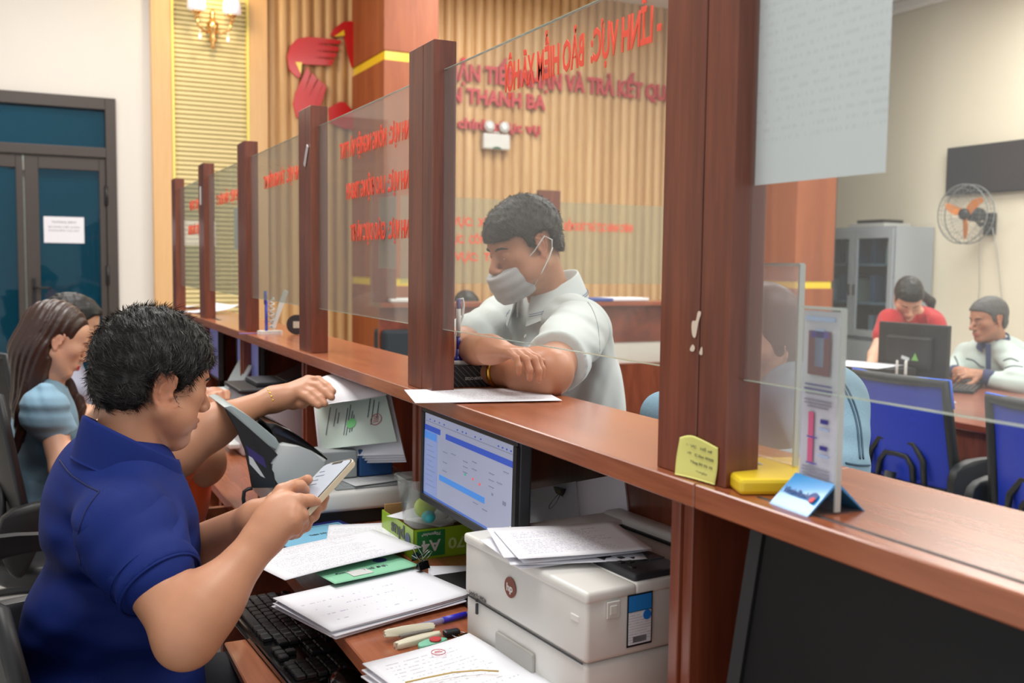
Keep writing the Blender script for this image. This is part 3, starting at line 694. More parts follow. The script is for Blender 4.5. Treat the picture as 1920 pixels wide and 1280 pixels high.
# --- laser printer (front faces the staff side)
pr = thing('laser_printer', 'white laser printer with papers on top beside the nearest wooden divider', 'printer', (.602, 1.192, DZ), math.radians(5.05))
M_pr = mat('printer_white', (216, 214, 208), .4, coat=.15); M_pr2 = mat('printer_white_lid', (224, 222, 216), .38, coat=.15)
W2 = .156; HP = .169
MB().bx(0, .28, -W2, W2, .004, .075, .006, 3).bx(.01, .27, -W2+.01, W2-.01, 0, .01).build('lower_body', M_pr, pr, smooth=40)
MB().bx(-.002, .285, -W2-.002, W2+.002, .0765, HP-.01, .006, 3).build('upper_body', M_pr, pr, smooth=40)
t = MB(); t.bx(-.004, .075, -W2-.004, W2+.004, HP-.016, HP, .005, 3).bx(.073, .285, W2-.055, W2+.004, HP-.016, HP, .004, 3).bx(.073, .16, -W2-.004, -W2+.135, HP-.016, HP, .004, 3).bx(.25, .288, -W2-.004, W2, HP-.016, HP+.006, .008, 3).bx(.16, .25, -W2-.004, -W2+.02, HP-.016, HP, .004, 2)
t.build('top_cover', M_pr2, pr, smooth=40)
MB().bx(.075, .25, -.148, W2-.055, HP-.055, HP-.05).bx(.075, .25, W2-.06, W2-.05, HP-.055, HP-.006).bx(.245, .25, -.148, W2-.05, HP-.055, HP-.006).bx(.1, .245, -.02, .09, HP-.03, HP-.027).build('output_tray', M_black, pr)
cp = MB().box((.118, -W2+.05, HP+.003), (.085, .095, .012), .004, 2).build('control_panel', M_dgrey, pr)
MB().box((.145, -W2+.065, HP+.0095), (.025, .045, .002), .0005).build('display', mat('lcd', (70, 76, 84), .15), cp)
k = MB()
for a, b in ((.093, .085), (.093, .055), (.105, .07), (.105, .05), (.093, .03), (.118, .06)): k.box((a, -W2+b, HP+.0095), (.009, .010, .002), .001, 1)
k.build('buttons', mat('button_grey', (24, 24, 26), .4), cp)
MB().bx(-.0025, -.001, -.15, .15, .0748, .0768).build('front_seam', M_dgrey, pr)
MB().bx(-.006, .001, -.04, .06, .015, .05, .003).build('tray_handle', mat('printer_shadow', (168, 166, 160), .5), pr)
MB().bx(-.003, .001, .0, .0, 0, 0).bx(-.0035, 0, .118, .122, .055, .071, .0005, 1).bx(-.0035, 0, .118, .122, .074, .077).build('tray_mark', M_dgrey, pr)
MB().bx(-.0035, 0, -.142, -.124, .125, .134, .001, 1).build('power_button', M_pr2, pr)
lg = MB().lathe([(.0145, 0), (.0145, .0012)], 28, mtx=frame_mtx((-.0035, .022, .124), (0, -1, 0), (0, 0, 1))).build('brand_badge', mat('badge_brown', (126, 70, 54), .35), pr)
o = text_obj('badge_text', 'hp', .011, M_wplas, Matrix(), .016, None, .0003, .02); o.parent = lg; o.matrix_basis = frame_mtx((-.0050, .022, .124), (0, -1, 0), (.12, 0, 1)) @ Matrix.Shear('XZ', 4, (0, 0)) if False else frame_mtx((-.0050, .022, .124), (0, -1, 0), (0, 0, 1))
o = text_obj('model_text', 'LaserJet Pro M402dn', .006, mat('ink_grey', (90, 88, 88), .5), Matrix(), .05, None, .0002, .01); o.parent = pr; o.matrix_basis = frame_mtx((-.0034, .115, .084), (0, -1, 0), (0, 0, 1))
sd = frame_mtx((-.004, -W2-.0045, .1), (1, 0, 0), (0, 0, 1))
st = MB().box((.083, .022, .0), (.040, .068, .0008)).build('sticker', mat('sticker_black', (26, 28, 34), .4), pr); st.matrix_basis = sd
def sp(name, x, y, w, h, m):
    o = MB().box((x, y, .0007), (w, h, .0006)).build(name, m, st); return o
sp('sticker_blue', .083, .044, .036, .020, mat('label_blue', (40, 130, 210), .4)); sp('sticker_white', .083, .012, .036, .042, print_mat('label_print', .4, .4, (228, 230, 234), (110, 130, 160), .0035, .0, .0, 900, .55)); sp('sticker_field', .083, -.003, .022, .008, mat('label_grey', (110, 112, 118), .5))
MB().lathe([(.0065, 0), (.0065, .0012)], 20, (.094, .027, .0006)).build('sticker_dot', mat('label_blue2', (36, 124, 214), .4), st)
MB().box((.040, .042, .001), (.020, .022, .002), .0008, 1).box((.04, .042, .002), (.011, .012, .0015), .0008, 1).build('side_mark', M_pr, pr).matrix_basis = sd
# --- papers lying on the printer
def sheet(name, lab, cx, cy, z, rz, w=.27, h=.191, m=None, curl=.0, group=None, cat='paper', seedk=0, t=.0004, bow=0.0, tilt=None):
    a, b, c = [random.uniform(-1, 1) for _ in range(3)]
    fz = lambda x, y: curl*((x/w+.5)**3)*(1+.4*a*(y/h))+curl*.5*max(0, (-y/h))**2*(1+b)+bow*(1-(2*x/w)**2)
    o = MB().sheet(w, h, fz, 14, 10, t).build(name, m); o.location = (cx, cy, z); o.rotation_euler = tilt if tilt else (0, 0, rz)
    return tag(o, lab, cat, group)
M_pA = print_mat('sheet_print_violet', .185, .15, ink=(118, 112, 160), pitch=.0078, words=300, dens=.5, rot=False, seed=2.)
M_pB = print_mat('sheet_print_black', .27, .191, ink=(70, 70, 80), pitch=.0066, words=330, dens=.5, seed=5.)
M_pC = print_mat('sheet_print_sparse', .27, .191, ink=(90, 90, 150), pitch=.03, words=120, dens=.42, fill=.16, seed=9.)
M_blank = mat('paper_white', (236, 236, 243), .75)
zt = DZ+HP
for k in range(5):
    last = k == 4
    sheet('paper_sheet', 'top violet-printed page of the pile on the white printer' if last else 'page buried in the pile on top of the white printer',
          .672+.006*(k % 3), 1.212-.009*((k*2) % 3), zt+.004+k*.0035, math.radians(-12+(9, -7, 3, -4, 0)[k]), .185, .15, M_pA if last else M_blank, .003, None if last else 'pages on the white printer', t=.0006)
# --- clear folder with white pages leaning behind the printer
KEEP = []
fo = thing('clear_folder', 'clear folder of white pages standing between monitor and printer', 'folder', (.75, 1.40, .90)); KEEP.append(fo)
fp = [QX(908, 978, .70), QX(907, 934, .70), QX(1156, 888, .795), QX(1168, 945, .795)]
def quad_sheet(name, p, m, par=None, t=.0006, n=10, bulge=0.):
    """sheet through four corner points, slightly bulged, real thickness"""
    bm = bmesh.new(); off = par.location if par else Vector()
    nrm = (p[1]-p[0]).cross(p[3]-p[0]).normalized()
    g = [[None]*(n+1) for _ in range(n+1)]; g2 = [[None]*(n+1) for _ in range(n+1)]
    for i in range(n+1):
        for j in range(n+1):
            u, v = i/n, j/n; q = p[0]*(1-u)*(1-v)+p[3]*u*(1-v)+p[2]*u*v+p[1]*(1-u)*v+nrm*(bulge*math.sin(PI*u))
            g[i][j] = bm.verts.new(q-off); g2[i][j] = bm.verts.new(q-off+nrm*t)
    for i in range(n):
        for j in range(n):
            bm.faces.new((g[i][j], g[i+1][j], g[i+1][j+1], g[i][j+1])); bm.faces.new((g2[i][j], g2[i][j+1], g2[i+1][j+1], g2[i+1][j]))
    for a in (0, n):
        for i in range(n):
            bm.faces.new((g[i][a], g[i+1][a], g2[i+1][a], g2[i][a])); bm.faces.new((g[a][i], g[a][i+1], g2[a][i+1], g2[a][i]))
    bmesh.ops.recalc_face_normals(bm, faces=bm.faces[:]); me = bpy.data.meshes.new(name); bm.to_mesh(me); bm.free()
    return link(name, me, m, par, smooth=False)
quad_sheet('page_block', [q+Vector((.012, 0, -.03 if i in (0, 3) else 0)) for i, q in enumerate(fp)], M_blank, fo, .006)
quad_sheet('front_page', [fp[0]+Vector((0, 0, -.03)), fp[1], fp[1].lerp(fp[2], .72), fp[0].lerp(fp[3], .72)+Vector((0, 0, -.03))], mat('clear_film', (214, 220, 228), .15, alpha=.45, coat=1), fo, .0008)
def binder_clip(name, lab, loc, rz, s=1., rot=None, par=None):
    c = thing(name, lab, 'clip', loc, rz, rot=rot)
    MB().prism([(-.006, 0), (.006, 0), (.0012, .011), (-.0012, .011)], .022, Matrix(((0, 0, 1, -.011), (1, 0, 0, 0), (0, 1, 0, 0), (0, 0, 0, 1))), .0005).build('spring', M_blackg, c)
    for s_ in (-1, 1):
        pts = [(-.003, s_*.001, .011), (-.006, s_*.008, .02), (-.005, s_*.016, .029), (0, s_*.018, .032), (.005, s_*.016, .029), (.006, s_*.008, .02), (.003, s_*.001, .011)]
        MB().tube([Vector(p) for p in pts], .0006, 6).build('handle', M_steel, c)
    c.scale = (s, s, s); return c
KEEP.append(binder_clip('binder_clip', 'black binder clip gripping the pages behind the printer', tuple(fp[1].lerp(fp[2], .62)+Vector((-.004, 0, -.006))), PI/2-.15, 1, rot=(PI, 0, PI/2)))
# --- monitor facing the seated man
def monitor(name, lab, y0, y1, x, z0, z1, tilt=0., t=.02, bez=.011, screen=None, yaw=0., stand=True, desk=DZ):
    w_, h_ = (y1-y0), (z1-z0); r_ = thing(name, lab, 'monitor', (x+.03, (y0+y1)/2, desk), yaw)
    zc = (z0+z1)/2-desk; R4 = Matrix.Translation((-.03, 0, zc)) @ Matrix.Rotation(tilt, 4, 'Y')
    def pb(nm, mb, m, par=r_):
        o = mb.build(nm, m, par); o.matrix_basis = R4; return o
    fr_ = MB(); fr_.bx(-.002, t, -w_/2, w_/2, -h_/2, h_/2, .004, 2); fr_.bx(t, t+.02, -w_*.32, w_*.32, -h_*.3, h_*.3, .01, 2)
    c = pb('casing', fr_, M_dgrey if name == 'monitor' else M_black)
    rim = MB(); B = bez
    rim.bx(-.006, 0, -w_/2, w_/2, h_/2-B, h_/2, .0015, 1).bx(-.006, 0, -w_/2, w_/2, -h_/2, -h_/2+B*1.2, .0015, 1).bx(-.006, 0, -w_/2, -w_/2+B, -h_/2+B*1.2, h_/2-B).bx(-.006, 0, w_/2-B, w_/2, -h_/2+B*1.2, h_/2-B)
    pb('bezel', rim, M_black)
    s_ = MB().bx(-.0032, -.001, -w_/2+B, w_/2-B, -h_/2+B*1.2, h_/2-B); so = pb('screen', s_, screen or mat('screen_off', (9, 9, 10), .38, spec=.25))
    if stand:
        b = MB(); b.bx(.012, .04, -.025, .025, -zc+.008, 0, .004); b.build('stand_neck', M_black, r_).location = (-.03+t, 0, zc)
        MB().bx(-.05, .06, -.10, .10, 0, .009, .006, 2).build('stand_foot', M_black, r_)
    return r_, so, R4
def ui(name, rects, so, w_, h_):
    """flat coloured fields on a screen: (u0,u1,v0,v1,material), u from the screen's left"""
    for u0, u1, v0, v1, mm in rects:
        o = MB().bx(-.0038, -.0031, w_/2-w_*u1, w_/2-w_*u0, -h_/2+h_*v0, -h_/2+h_*v1).build(name, mm, so.parent); o.matrix_basis = so.matrix_basis; o['label'] = 'lit field of the screen page'
scr = mat('screen_white', (150, 156, 180), .3, emit=.42)
m1, so, R1 = monitor('monitor', 'black monitor with a lit web page facing the man in blue', 1.231, 1.602, .617, .922, 1.087, math.radians(1), screen=scr, desk=.805); KEEP.append(m1)
E_blue = mat('ui_blue', (40, 70, 158), .3, emit=.7); E_lb = mat('ui_blue_light', (60, 120, 190), .3, emit=.7); E_side = mat('ui_side', (120, 134, 176), .3, emit=.6); E_txt = mat('ui_text', (110, 116, 140), .3, emit=.5)
E_g = mat('ui_green', (60, 160, 130), .3, emit=.6); E_r = mat('ui_redish', (220, 90, 90), .3, emit=.6); E_bar = mat('ui_task', (70, 100, 170), .3, emit=.6)
rects = [(0, 1, .0, .035, E_bar), (0, .17, .04, .78, E_side), (0, .2, .80, .865, E_blue), (.27, 1, .78, .845, E_blue), (0, .16, .70, .79, E_lb), (.2, .72, .27, .335, E_lb), (.0, 1, .91, .916, E_txt)]
for k in range(9): rects.append((.03, .11+.02*(k % 3), .62-.06*k, .628-.06*k, E_txt))
for u, v in ((.24, .62), (.24, .5), (.24, .4), (.48, .62), (.48, .56), (.48, .5), (.58, .66), (.58, .58), (.76, .62), (.76, .55), (.76, .48), (.84, .56), (.6, .22), (.7, .2), (.34, .64), (.9, .7)): rects.append((u, u+.05, v, v+.009, E_txt))
for u in (.06, .12, .18, .24, .4, .46, .5, .6, .66, .84, .88, .92, .96): rects.append((u, u+.012, .935, .95, E_blue))
rects += [(.5, .515, .47, .495, E_g), (.585, .6, .46, .485, E_r), (.66, .675, .44, .465, E_r), (.79, .805, .40, .425, E_txt), (.9, .93, .36, .40, E_txt)]
ui('screen_field', rects, so, .371-.022, .165-.024)
# --- near dark monitor, tilted back
m0, so0, R0 = monitor('computer_monitor', 'large switched-off monitor in the near right corner', .265, .735, .605, .85, 1.115, math.radians(9), .03, .017, desk=.805); KEEP.append(m0)
o = text_obj('model_text', 'F207AW6', .007, M_wplas, Matrix(), .034, None, .0002, .02); o.parent = m0; o.matrix_basis = R0 @ frame_mtx((-.0064, .2125, .1238), (0, -1, 0), (0, 0, 1)); o['label'] = 'small white model marking'
# --- far monitors
M_scrv = mat('screen_violet', (96, 100, 150), .3, emit=.35)
monitor('monitor', 'monitor glowing violet behind the third wooden post', 3.33, 3.72, .70, .85, 1.075, 0, .016, .008, M_scrv)
monitor('monitor', 'farthest violet-lit monitor beside the dark hair of the man', 4.10, 4.55, .70, .85, 1.095, 0, .016, .008, M_scrv)
# --- green box with a clear tub
gb = thing('paper_box', 'open lime-green A4 paper box beside the lit monitor', 'box', (.66, 1.767, DZ), math.radians(1))
M_lime = mat('lime_card', (150, 186, 36), .4, coat=.3); M_card = mat('inner_card', (170, 130, 80), .8)
b = MB(); b.bx(0, .19, 0, .002, 0, .06).bx(0, .19, .178, .18, 0, .06).bx(0, .002, 0, .18, 0, .06).bx(.188, .19, 0, .18, 0, .06).bx(0, .19, 0, .18, 0, .002)
b.build('carton', M_lime, gb); MB().bx(.004, .186, .172, .176, .01, .072).bx(.003, .005, .003, .178, .01, .058).build('inner_flap', M_card, gb)
MB().box((.036, -.0006, .031), (.058, .001, .05)).build('green_field', mat('dark_green_print', (44, 128, 66), .4), gb)
for t, h, w_, x, z in (('A4', .022, .04, .036, .026), ('70', .022, .036, .09, .026), ('70gsm/m²', .006, .04, .036, .049)):
    o = text_obj('box_print', t, h, M_wplas if x < .05 else mat('pale_green_print', (206, 226, 150), .4), Matrix(), w_, None, .0002, .02); o.parent = gb; o.matrix_basis = frame_mtx((x, -.0014, z), (-1, 0, 0), (0, 0, -1))
o = text_obj('box_print', 'plus', .026, mat('dark_print', (32, 48, 50), .4), Matrix(), .075, None, .0002, .03); o.parent = gb; o.matrix_basis = frame_mtx((-.0008, .085, .035), (0, 1, 0), (0, 0, -1))
o = MB().lathe([(.014, 0), (.014, .0006)], 24, mtx=frame_mtx((-.0004, .03, .034), (0, 1, 0), (0, 0, -1))).build('box_roundel', mat('roundel_blue', (60, 90, 130), .4), gb)
sheet('paper_sheet', 'loose white sheet stuffed in the lime-green box', .745, 1.86, DZ+.062, .5, .15, .14, M_blank, .004)
tb = thing('plastic_tub', 'clear plastic tub with yellow and teal things on the lime-green box', 'tub', (.702, 1.795, DZ+.064))
M_clear = glass('clear_tub_plastic', (.9, .92, .9), 1.8, .10, (.85, .85, .85))
w1 = []
def rrect(a, b, r_, n=5):
    out = []
    for cx, cy, s0 in ((a-r_, b-r_, 0), (-a+r_, b-r_, 1), (-a+r_, -b+r_, 2), (a-r_, -b+r_, 3)):
        for k in range(n+1): an = (s0+k/n)*PI/2; out.append((cx+r_*math.cos(an), cy+r_*math.sin(an)))
    return out
def loft(rings, name, m, par, closed_bottom=True, smooth=40):
    bm = bmesh.new(); R_ = [[bm.verts.new(p) for p in r_] for r_ in rings]; n = len(R_[0])
    for a, b in zip(R_, R_[1:]):
        for k in range(n): bm.faces.new((a[k], a[(k+1) % n], b[(k+1) % n], b[k]))
    if closed_bottom: bm.faces.new(R_[0][::-1])
    me = bpy.data.meshes.new(name); bm.to_mesh(me); bm.free(); o = link(name, me, m, par, smooth=True); me.set_sharp_from_angle(angle=math.radians(smooth)); return o
ring = lambda a, b, r_, z: [(x, y, z) for x, y in rrect(a, b, r_)]
loft([ring(.043, .036, .014, 0), ring(.045, .038, .015, .01), ring(.055, .046, .018, .085), ring(.060, .051, .02, .086), ring(.060, .051, .02, .094), ring(.056, .047, .018, .095), ring(.053, .044, .017, .086), ring(.043, .036, .014, .012), ring(.041, .034, .013, .004)], 'tub_shell', M_clear, tb)
for lab, nm, c, r_, mm in (('yellow crumpled sponge inside the clear tub', 'sponge', (.700, 1.80, DZ+.064+.030), (.026, .022, .022), mat('sponge_yellow', (196, 214, 50), .8, bump=.6, bscale=160)), ('teal round eraser inside the clear tub', 'eraser', (.690, 1.765, DZ+.064+.02), (.014, .012, .012), mat('teal_rubber', (60, 190, 196), .5)), ('white rubber lump inside the clear tub', 'rubber', (.722, 1.775, DZ+.064+.022), (.016, .013, .012), M_wplas)):
    o = MB().ell((0, 0, 0), r_).build(nm, mm); o.location = c; tag(o, lab, nm)
sheet('paper_sheet', 'white pages peeking from behind the printer front edge', .69, 1.60, DZ+.006, 1.2, .16, .12, M_blank, .004, t=.004)
# --- document scanner, side profile towards the camera
scn = thing('document_scanner', 'grey flatbed scanner with raised black sheet feeder', 'scanner', (.62, 2.2, DZ))
b = MB(); b.bx(-.15, .19, -.13, .14, .03, .075, .01, 3); b.build('bed_housing', M_wplas, scn, smooth=40)
MB().bx(-.14, .18, -.122, .13, 0, .032, .004).build('base', M_black, scn)
MB().bx(-.02, .175, -.115, .13, .075, .080, .003).build('bed_rim', M_gplas, scn); MB().bx(.0, .165, -.105, .12, .080, .0815).build('bed_glass', mat('bed_grey', (176, 182, 184), .12, coat=1), scn)
YSc = 2.085
def c3px(p): return (320+p[0]*.28125, 560+p[1]*.28125)
def prof(name, pts, m, y, depth, bev=.003, sm=0, par=scn):
    q = [QY(*c3px(p), y) for p in pts]; out = [(v.x-par.location.x, v.z-par.location.z) for v in q]
    if sm: out = smooth_outline(out, sm)
    o = MB().prism(out, depth, None, bev, 2).build(name, m, par, smooth=35); o.matrix_basis = Matrix(((1, 0, 0, 0), (0, 0, -1, y+depth-par.location.y), (0, 1, 0, 0), (0, 0, 0, 1))); return o
prof('feeder_side', [(352, 722), (375, 735), (520, 860), (690, 1010), (715, 1040), (648, 1100), (690, 1160), (705, 1260), (545, 1262), (525, 1140), (505, 1010), (440, 870)], M_black, YSc, .012)
prof('feeder_tray', [(358, 722), (400, 712), (430, 722), (540, 795), (700, 925), (735, 985), (700, 1010), (650, 975), (500, 850), (380, 742)], mat('feeder_grey', (156, 168, 170), .4), YSc+.012, .20, .002)
prof('feeder_side', [(352, 722), (375, 735), (520, 860), (690, 1010), (715, 1040), (648, 1100), (690, 1160), (705, 1260), (545, 1262), (525, 1140), (505, 1010), (440, 870)], M_black, YSc+.215, .010)
prof('feeder_body', [(730, 975), (760, 965), (860, 985), (950, 1020), (1040, 1075), (1030, 1120), (940, 1262), (705, 1262), (690, 1160), (660, 1100)], M_gplas if 0 else mat('scanner_grey', (188, 194, 194), .4), YSc+.002, .22, .006)
prof('feeder_cover', [(640, 828), (700, 832), (790, 870), (880, 930), (950, 985), (1048, 1066), (1042, 1078), (960, 1030), (870, 985), (760, 960), (715, 985), (690, 900)], M_blackg, YSc+.02, .19, .002)
prof('feeder_sticker', [(520, 1045), (545, 1060), (630, 1195), (600, 1180), (527, 1100)], mat('sticker_pale', (200, 204, 206), .5), YSc-.0008, .001, 0)
prof('feeder_decal', [(500, 975), (620, 1060), (640, 1130), (525, 1050)], mat('decal_violet', (44, 30, 100), .3), YSc-.0006, .001, 0)
cbl = MB().tube([QY(*c3px(p), 2.07) for p in ((545, 1262), (515, 1268), (490, 1285), (485, 1330), (495, 1400))], .004, 8).build('usb_cable', M_black); tag(cbl, 'black cable looping from the scanner to the desk edge', 'cable')
o = sheet('paper_sheet', 'white form lying on the scanner bed', .70, 2.19, DZ+.083, .15, .15, .2, print_mat('form_faint', .15, .2, (206, 210, 212), (170, 174, 178), .012, words=60, dens=.5), .002)
# --- folder of certificates propped above the scanner
def c3(x, y, d): return QD(320+x*.28125, 560+y*.28125, d)
cf = [c3(1005, 1050, 2.12), c3(955, 560, 2.22), c3(1455, 585, 2.14), c3(1560, 1040, 2.04)]
for k in range(4):
    o = quad_sheet('certificate_page', [v+Vector((.003*k*(1 if i > 1 else 0), .004*k+.003, -.006*k+(.004 if i == 2 else 0))) for i, v in enumerate(cf)], M_blank, None, .0022, 6)
    tag(o, 'white page of the thick bundle under the pale green certificate', 'paper', 'bundle propped above the scanner'); KEEP.append(o)
cg = [c3(1008, 1003, 2.10), c3(948, 600, 2.19), c3(1425, 600, 2.12), c3(1507, 950, 2.04)]
o = quad_sheet('green_certificate', cg, mat('certificate_green', (208, 224, 214), .6, var=.04, vscale=30), None, .0012, 6)
tag(o, 'pale green certificate with a round green seal and a red stamp', 'certificate'); KEEP.append(o)
def on_quad(name, par, q, u, v, mb, m, mtxs=Matrix(), off=-.0012):
    p = q[0]*(1-u)*(1-v)+q[3]*u*(1-v)+q[2]*u*v+q[1]*(1-u)*v; ex = (q[3]-q[0]); ey = (q[1]-q[0]); f = frame_mtx((0, 0, 0), ex, ey); n_ = Vector((f[0][2], f[1][2], f[2][2]))
    s_ = 1 if n_.dot(C0-p) > 0 else -1
    o = (mb.build(name, m) if isinstance(mb, MB) else mb); f.translation = p+n_*(s_*.0016); o.matrix_basis = f @ mtxs; o.parent = par; return o
def ringm(r0, r1, n=28):
    b_ = MB(); return b_.prism([(r1*math.cos(2*PI*k/n), r1*math.sin(2*PI*k/n)) for k in range(n)]+[(r0*math.cos(-2*PI*k/n), r0*math.sin(-2*PI*k/n)) for k in range(n)], .0002) if r0 else b_.lathe([(r1, 0), (r1, .0002)], n)
on_quad('green_seal', o, cg, .46, .38, MB().lathe([(.0115, 0), (.0115, .0003)], 26), mat('seal_green', (130, 214, 140), .6))
M_stamp = mat('stamp_red', (196, 90, 96), .6); M_ink = mat('ink_dark', (96, 100, 108), .6)
b_ = MB(); b_.tube([(.0125*math.cos(a), .0125*math.sin(a), 0) for a in np.linspace(0, 2*PI, 30)[:-1]], .0008, 4, True)
for k in range(4): b_.bx(-.006, .006, -.006+.004*k, -.0045+.004*k, -.0002, .0002)
on_quad('red_stamp', o, cg, .80, .42, b_, M_stamp)
b_ = MB()
for x, y0_, y1_ in ((-.062, -.03, .035), (-.046, -.012, .03), (-.038, -.006, .02), (-.018, -.035, .028), (-.012, -.036, .035), (-.005, -.03, .02), (.0, -.028, .01), (.034, .0, .05), (.044, -.018, .04), (.056, -.004, .034)):
    b_.bx(x-.0009, x+.0009, y0_, y1_, -.0002, .0002)
on_quad('certificate_lines', o, cg, .5, .45, b_, M_ink)
# page lifted by the hand, curling over the bundle
def patch(name, rows, m, t=.0008, par=None, n=6):
    """smooth sheet through a grid of points (list of rows)"""
    G = np.array([[tuple(p) for p in r_] for r_ in rows], float)
    def res(A, k):
        N = A.shape[0]; out = []
        for i in range(N-1):
            p0, p1, p2, p3 = A[max(i-1, 0)], A[i], A[i+1], A[min(i+2, N-1)]
            for t_ in np.linspace(0, 1, k, endpoint=False): out.append(.5*((2*p1)+(-p0+p2)*t_+(2*p0-5*p1+4*p2-p3)*t_*t_+(-p0+3*p1-3*p2+p3)*t_**3))
        out.append(A[-1]); return np.array(out)
    G = res(G, n); G = res(G.transpose(1, 0, 2), n).transpose(1, 0, 2); a, b_, _ = G.shape
    du = np.gradient(G, axis=0); dv = np.gradient(G, axis=1); N_ = np.cross(du, dv); N_ /= np.linalg.norm(N_, axis=2, keepdims=True)+1e-9
    V = np.concatenate([G.reshape(-1, 3), (G+N_*t).reshape(-1, 3)]); Q = []; o_ = a*b_
    I = lambda i, j: i*b_+j
    for i in range(a-1):
        for j in range(b_-1): Q.append((I(i, j), I(i+1, j), I(i+1, j+1), I(i, j+1))); Q.append((o_+I(i, j), o_+I(i, j+1), o_+I(i+1, j+1), o_+I(i+1, j)))
    for i in range(a-1):
        for j in (0, b_-1): Q.append((I(i, j), I(i+1, j), o_+I(i+1, j), o_+I(i, j)))
    for j in range(b_-1):
        for i in (0, a-1): Q.append((I(i, j), I(i, j+1), o_+I(i, j+1), o_+I(i, j)))
    return link(name, np_mesh(name, V, np.array(Q)), m, par)
rows = [[c3(965, 545, 2.24), c3(1075, 505, 2.22), c3(1250, 520, 2.18), c3(1345, 560, 2.15)], [c3(955, 580, 2.20), c3(1080, 560, 2.16), c3(1260, 560, 2.12), c3(1410, 600, 2.09)], [c3(990, 660, 2.14), c3(1100, 640, 2.11), c3(1280, 610, 2.08), c3(1440, 615, 2.06)], [c3(1040, 705, 2.11), c3(1130, 690, 2.085), c3(1290, 670, 2.06), c3(1440, 640, 2.04)]]
o = patch('lifted_page', rows, print_mat('lifted_print', 4, 4, ink=(96, 96, 110), pitch=.0062, words=330, dens=.52, rot=True, seed=3., fill=.5)); tag(o, 'printed page bent back by the hand wearing the bracelet', 'paper'); KEEP.append(o)
for k, (a, c, mm, lab, nm) in enumerate(((.56, .10, M_gplas, 'grey box beneath the propped certificate bundle', 'grey_box'), (.68, .05, mat('box_blue', (28, 74, 130), .5), 'small blue box under the propped certificate bundle', 'small_box'))):
    o = MB().bx(-.04, .04, -.04, .04, 0, .062, .003).build(nm, mm); o.location = (.63+.085*k, 2.20, DZ+.085); tag(o, lab, 'box')
o = MB().bx(-.12, .10, -.11, .10, 0, .14, .006).build('carton', mat('dusty_carton', (96, 74, 66), .7)); o.location = (.79, 2.09, DZ+.0); o.location = (.785, 1.86+.15, DZ); 
bpy.data.objects.remove(o)
# --- multifunction printer in the next bay
mf = thing('office_printer', 'grey multifunction printer in the bay behind the second post', 'printer', (.56, 2.93, DZ))
MB().bx(0, .24, 0, .22, 0, .185, .01, 3).build('body', mat('mfp_grey', (186, 186, 194), .4), mf, smooth=40)
MB().bx(-.01, .25, -.01, .23, .187, .20, .006, 2).build('scan_lid', M_black, mf); MB().bx(.05, .24, .03, .2, .20, .215, .004).build('feeder', M_dgrey, mf); MB().box((.2, .1, .235), (.14, .16, .016), .004, rot=Matrix.Rotation(-.4, 3, 'Y')).build('feeder_tray', M_black, mf)
MB().bx(-.03, .02, .03, .19, .02, .035, .004).build('paper_tray', M_wplas, mf)
o = MB().lathe([(.035, 0), (.04, .045), (.038, .05)], 20).build('yellow_tape', mat('tape_gold', (196, 160, 70), .4)); o.location = (.50, 3.30, DZ); tag(o, 'round yellowish tape roll on the far desk', 'tape roll')
sp_ = thing('desk_printer', 'small white printer with raised grey paper rest on the far desk', 'printer', (.60, 3.55, DZ))
MB().bx(-.08, .08, -.15, .12, 0, .12, .012, 2).build('body', M_wplas, sp_); MB().box((.06, -.02, .16), (.008, .22, .13), .003, rot=Matrix.Rotation(.5, 3, 'Y')).build('paper_rest', M_gplas, sp_); MB().bx(-.14, -.02, -.12, .08, .05, .056).build('output_tray', M_gplas, sp_)
# --- papers on the desk
nm_ = 'paper_sheet'
for k in range(5):
    cx, cy = .512, 1.565; last = k == 4
    sheet(nm_, 'large blank white sheet on top of the front desk pile' if last else 'white sheet within the front desk pile over the keyboard', cx+.004*(k % 2), cy-.004*k % .01, DZ+.003+.0032*k, math.radians(14+(3, -2, 2, -1, 0)[k]), .27, .192, M_pC if last else M_blank, .004, None if last else 'front desk pile', t=.0014)
o = sheet('green_form', 'mint-green printed form half under the text page', .537, 1.69, DZ+.024, math.radians(12), .17, .10, mat('mint_paper', (140, 206, 168), .6), .002, cat='form')
MB().box((-.02, -.02, .001), (.04, .03, .0006)).build('white_label', M_wplas, o); MB().lathe([(.013, 0), (.013, .0006)], 24, (.045, .022, .0008)).build('round_emblem', mat('emblem_navy', (40, 50, 120), .5), o)
join_text('form_text', [('THẺ ĐỢI', .008, .05, .015, -.012), ('ĐỊNH KỲ', .006, .03, -.045, -.005)], M_ink, o, Matrix.Translation((0, 0, .0012)))
bk = thing('navy_folder', 'navy blue folder under the light blue booklet', 'folder', (.545, 1.985, DZ), math.radians(12)); MB().box((0, 0, .006), (.16, .17, .012), .002).build('cover', mat('navy', (36, 40, 110), .5), bk)
o = MB().box((0, 0, 0), (.17, .15, .004), .001, 1).build('blue_booklet', mat('booklet_blue', (120, 184, 214), .5, var=.03)); o.location = (.525, 1.955, DZ+.015); o.rotation_euler = (0, 0, math.radians(12)); tag(o, 'light blue booklet with black title on the desk', 'booklet')
join_text('cover_title', [('THEO DÕI NGHIỆP', .008, .07, .02, .01), ('CHÍNH', .008, .03, .03, -.006)], mat('ink_black', (30, 36, 46), .6), o, Matrix.Translation((0, 0, .0024)))
b_ = MB(); 
for y in (-.066, .066): b_.bx(-.078, .078, y-.0006, y+.0006, .002, .0023)
b_.bx(.0765, .078, -.066, .066, .002, .0023); b_.build('cover_border', mat('ink_black', (30, 36, 46), .6), o)
sheet(nm_, 'white printed sheet sticking out behind the top text page', .60, 1.885, DZ+.022, math.radians(-18), .15, .22, M_pB, .003)
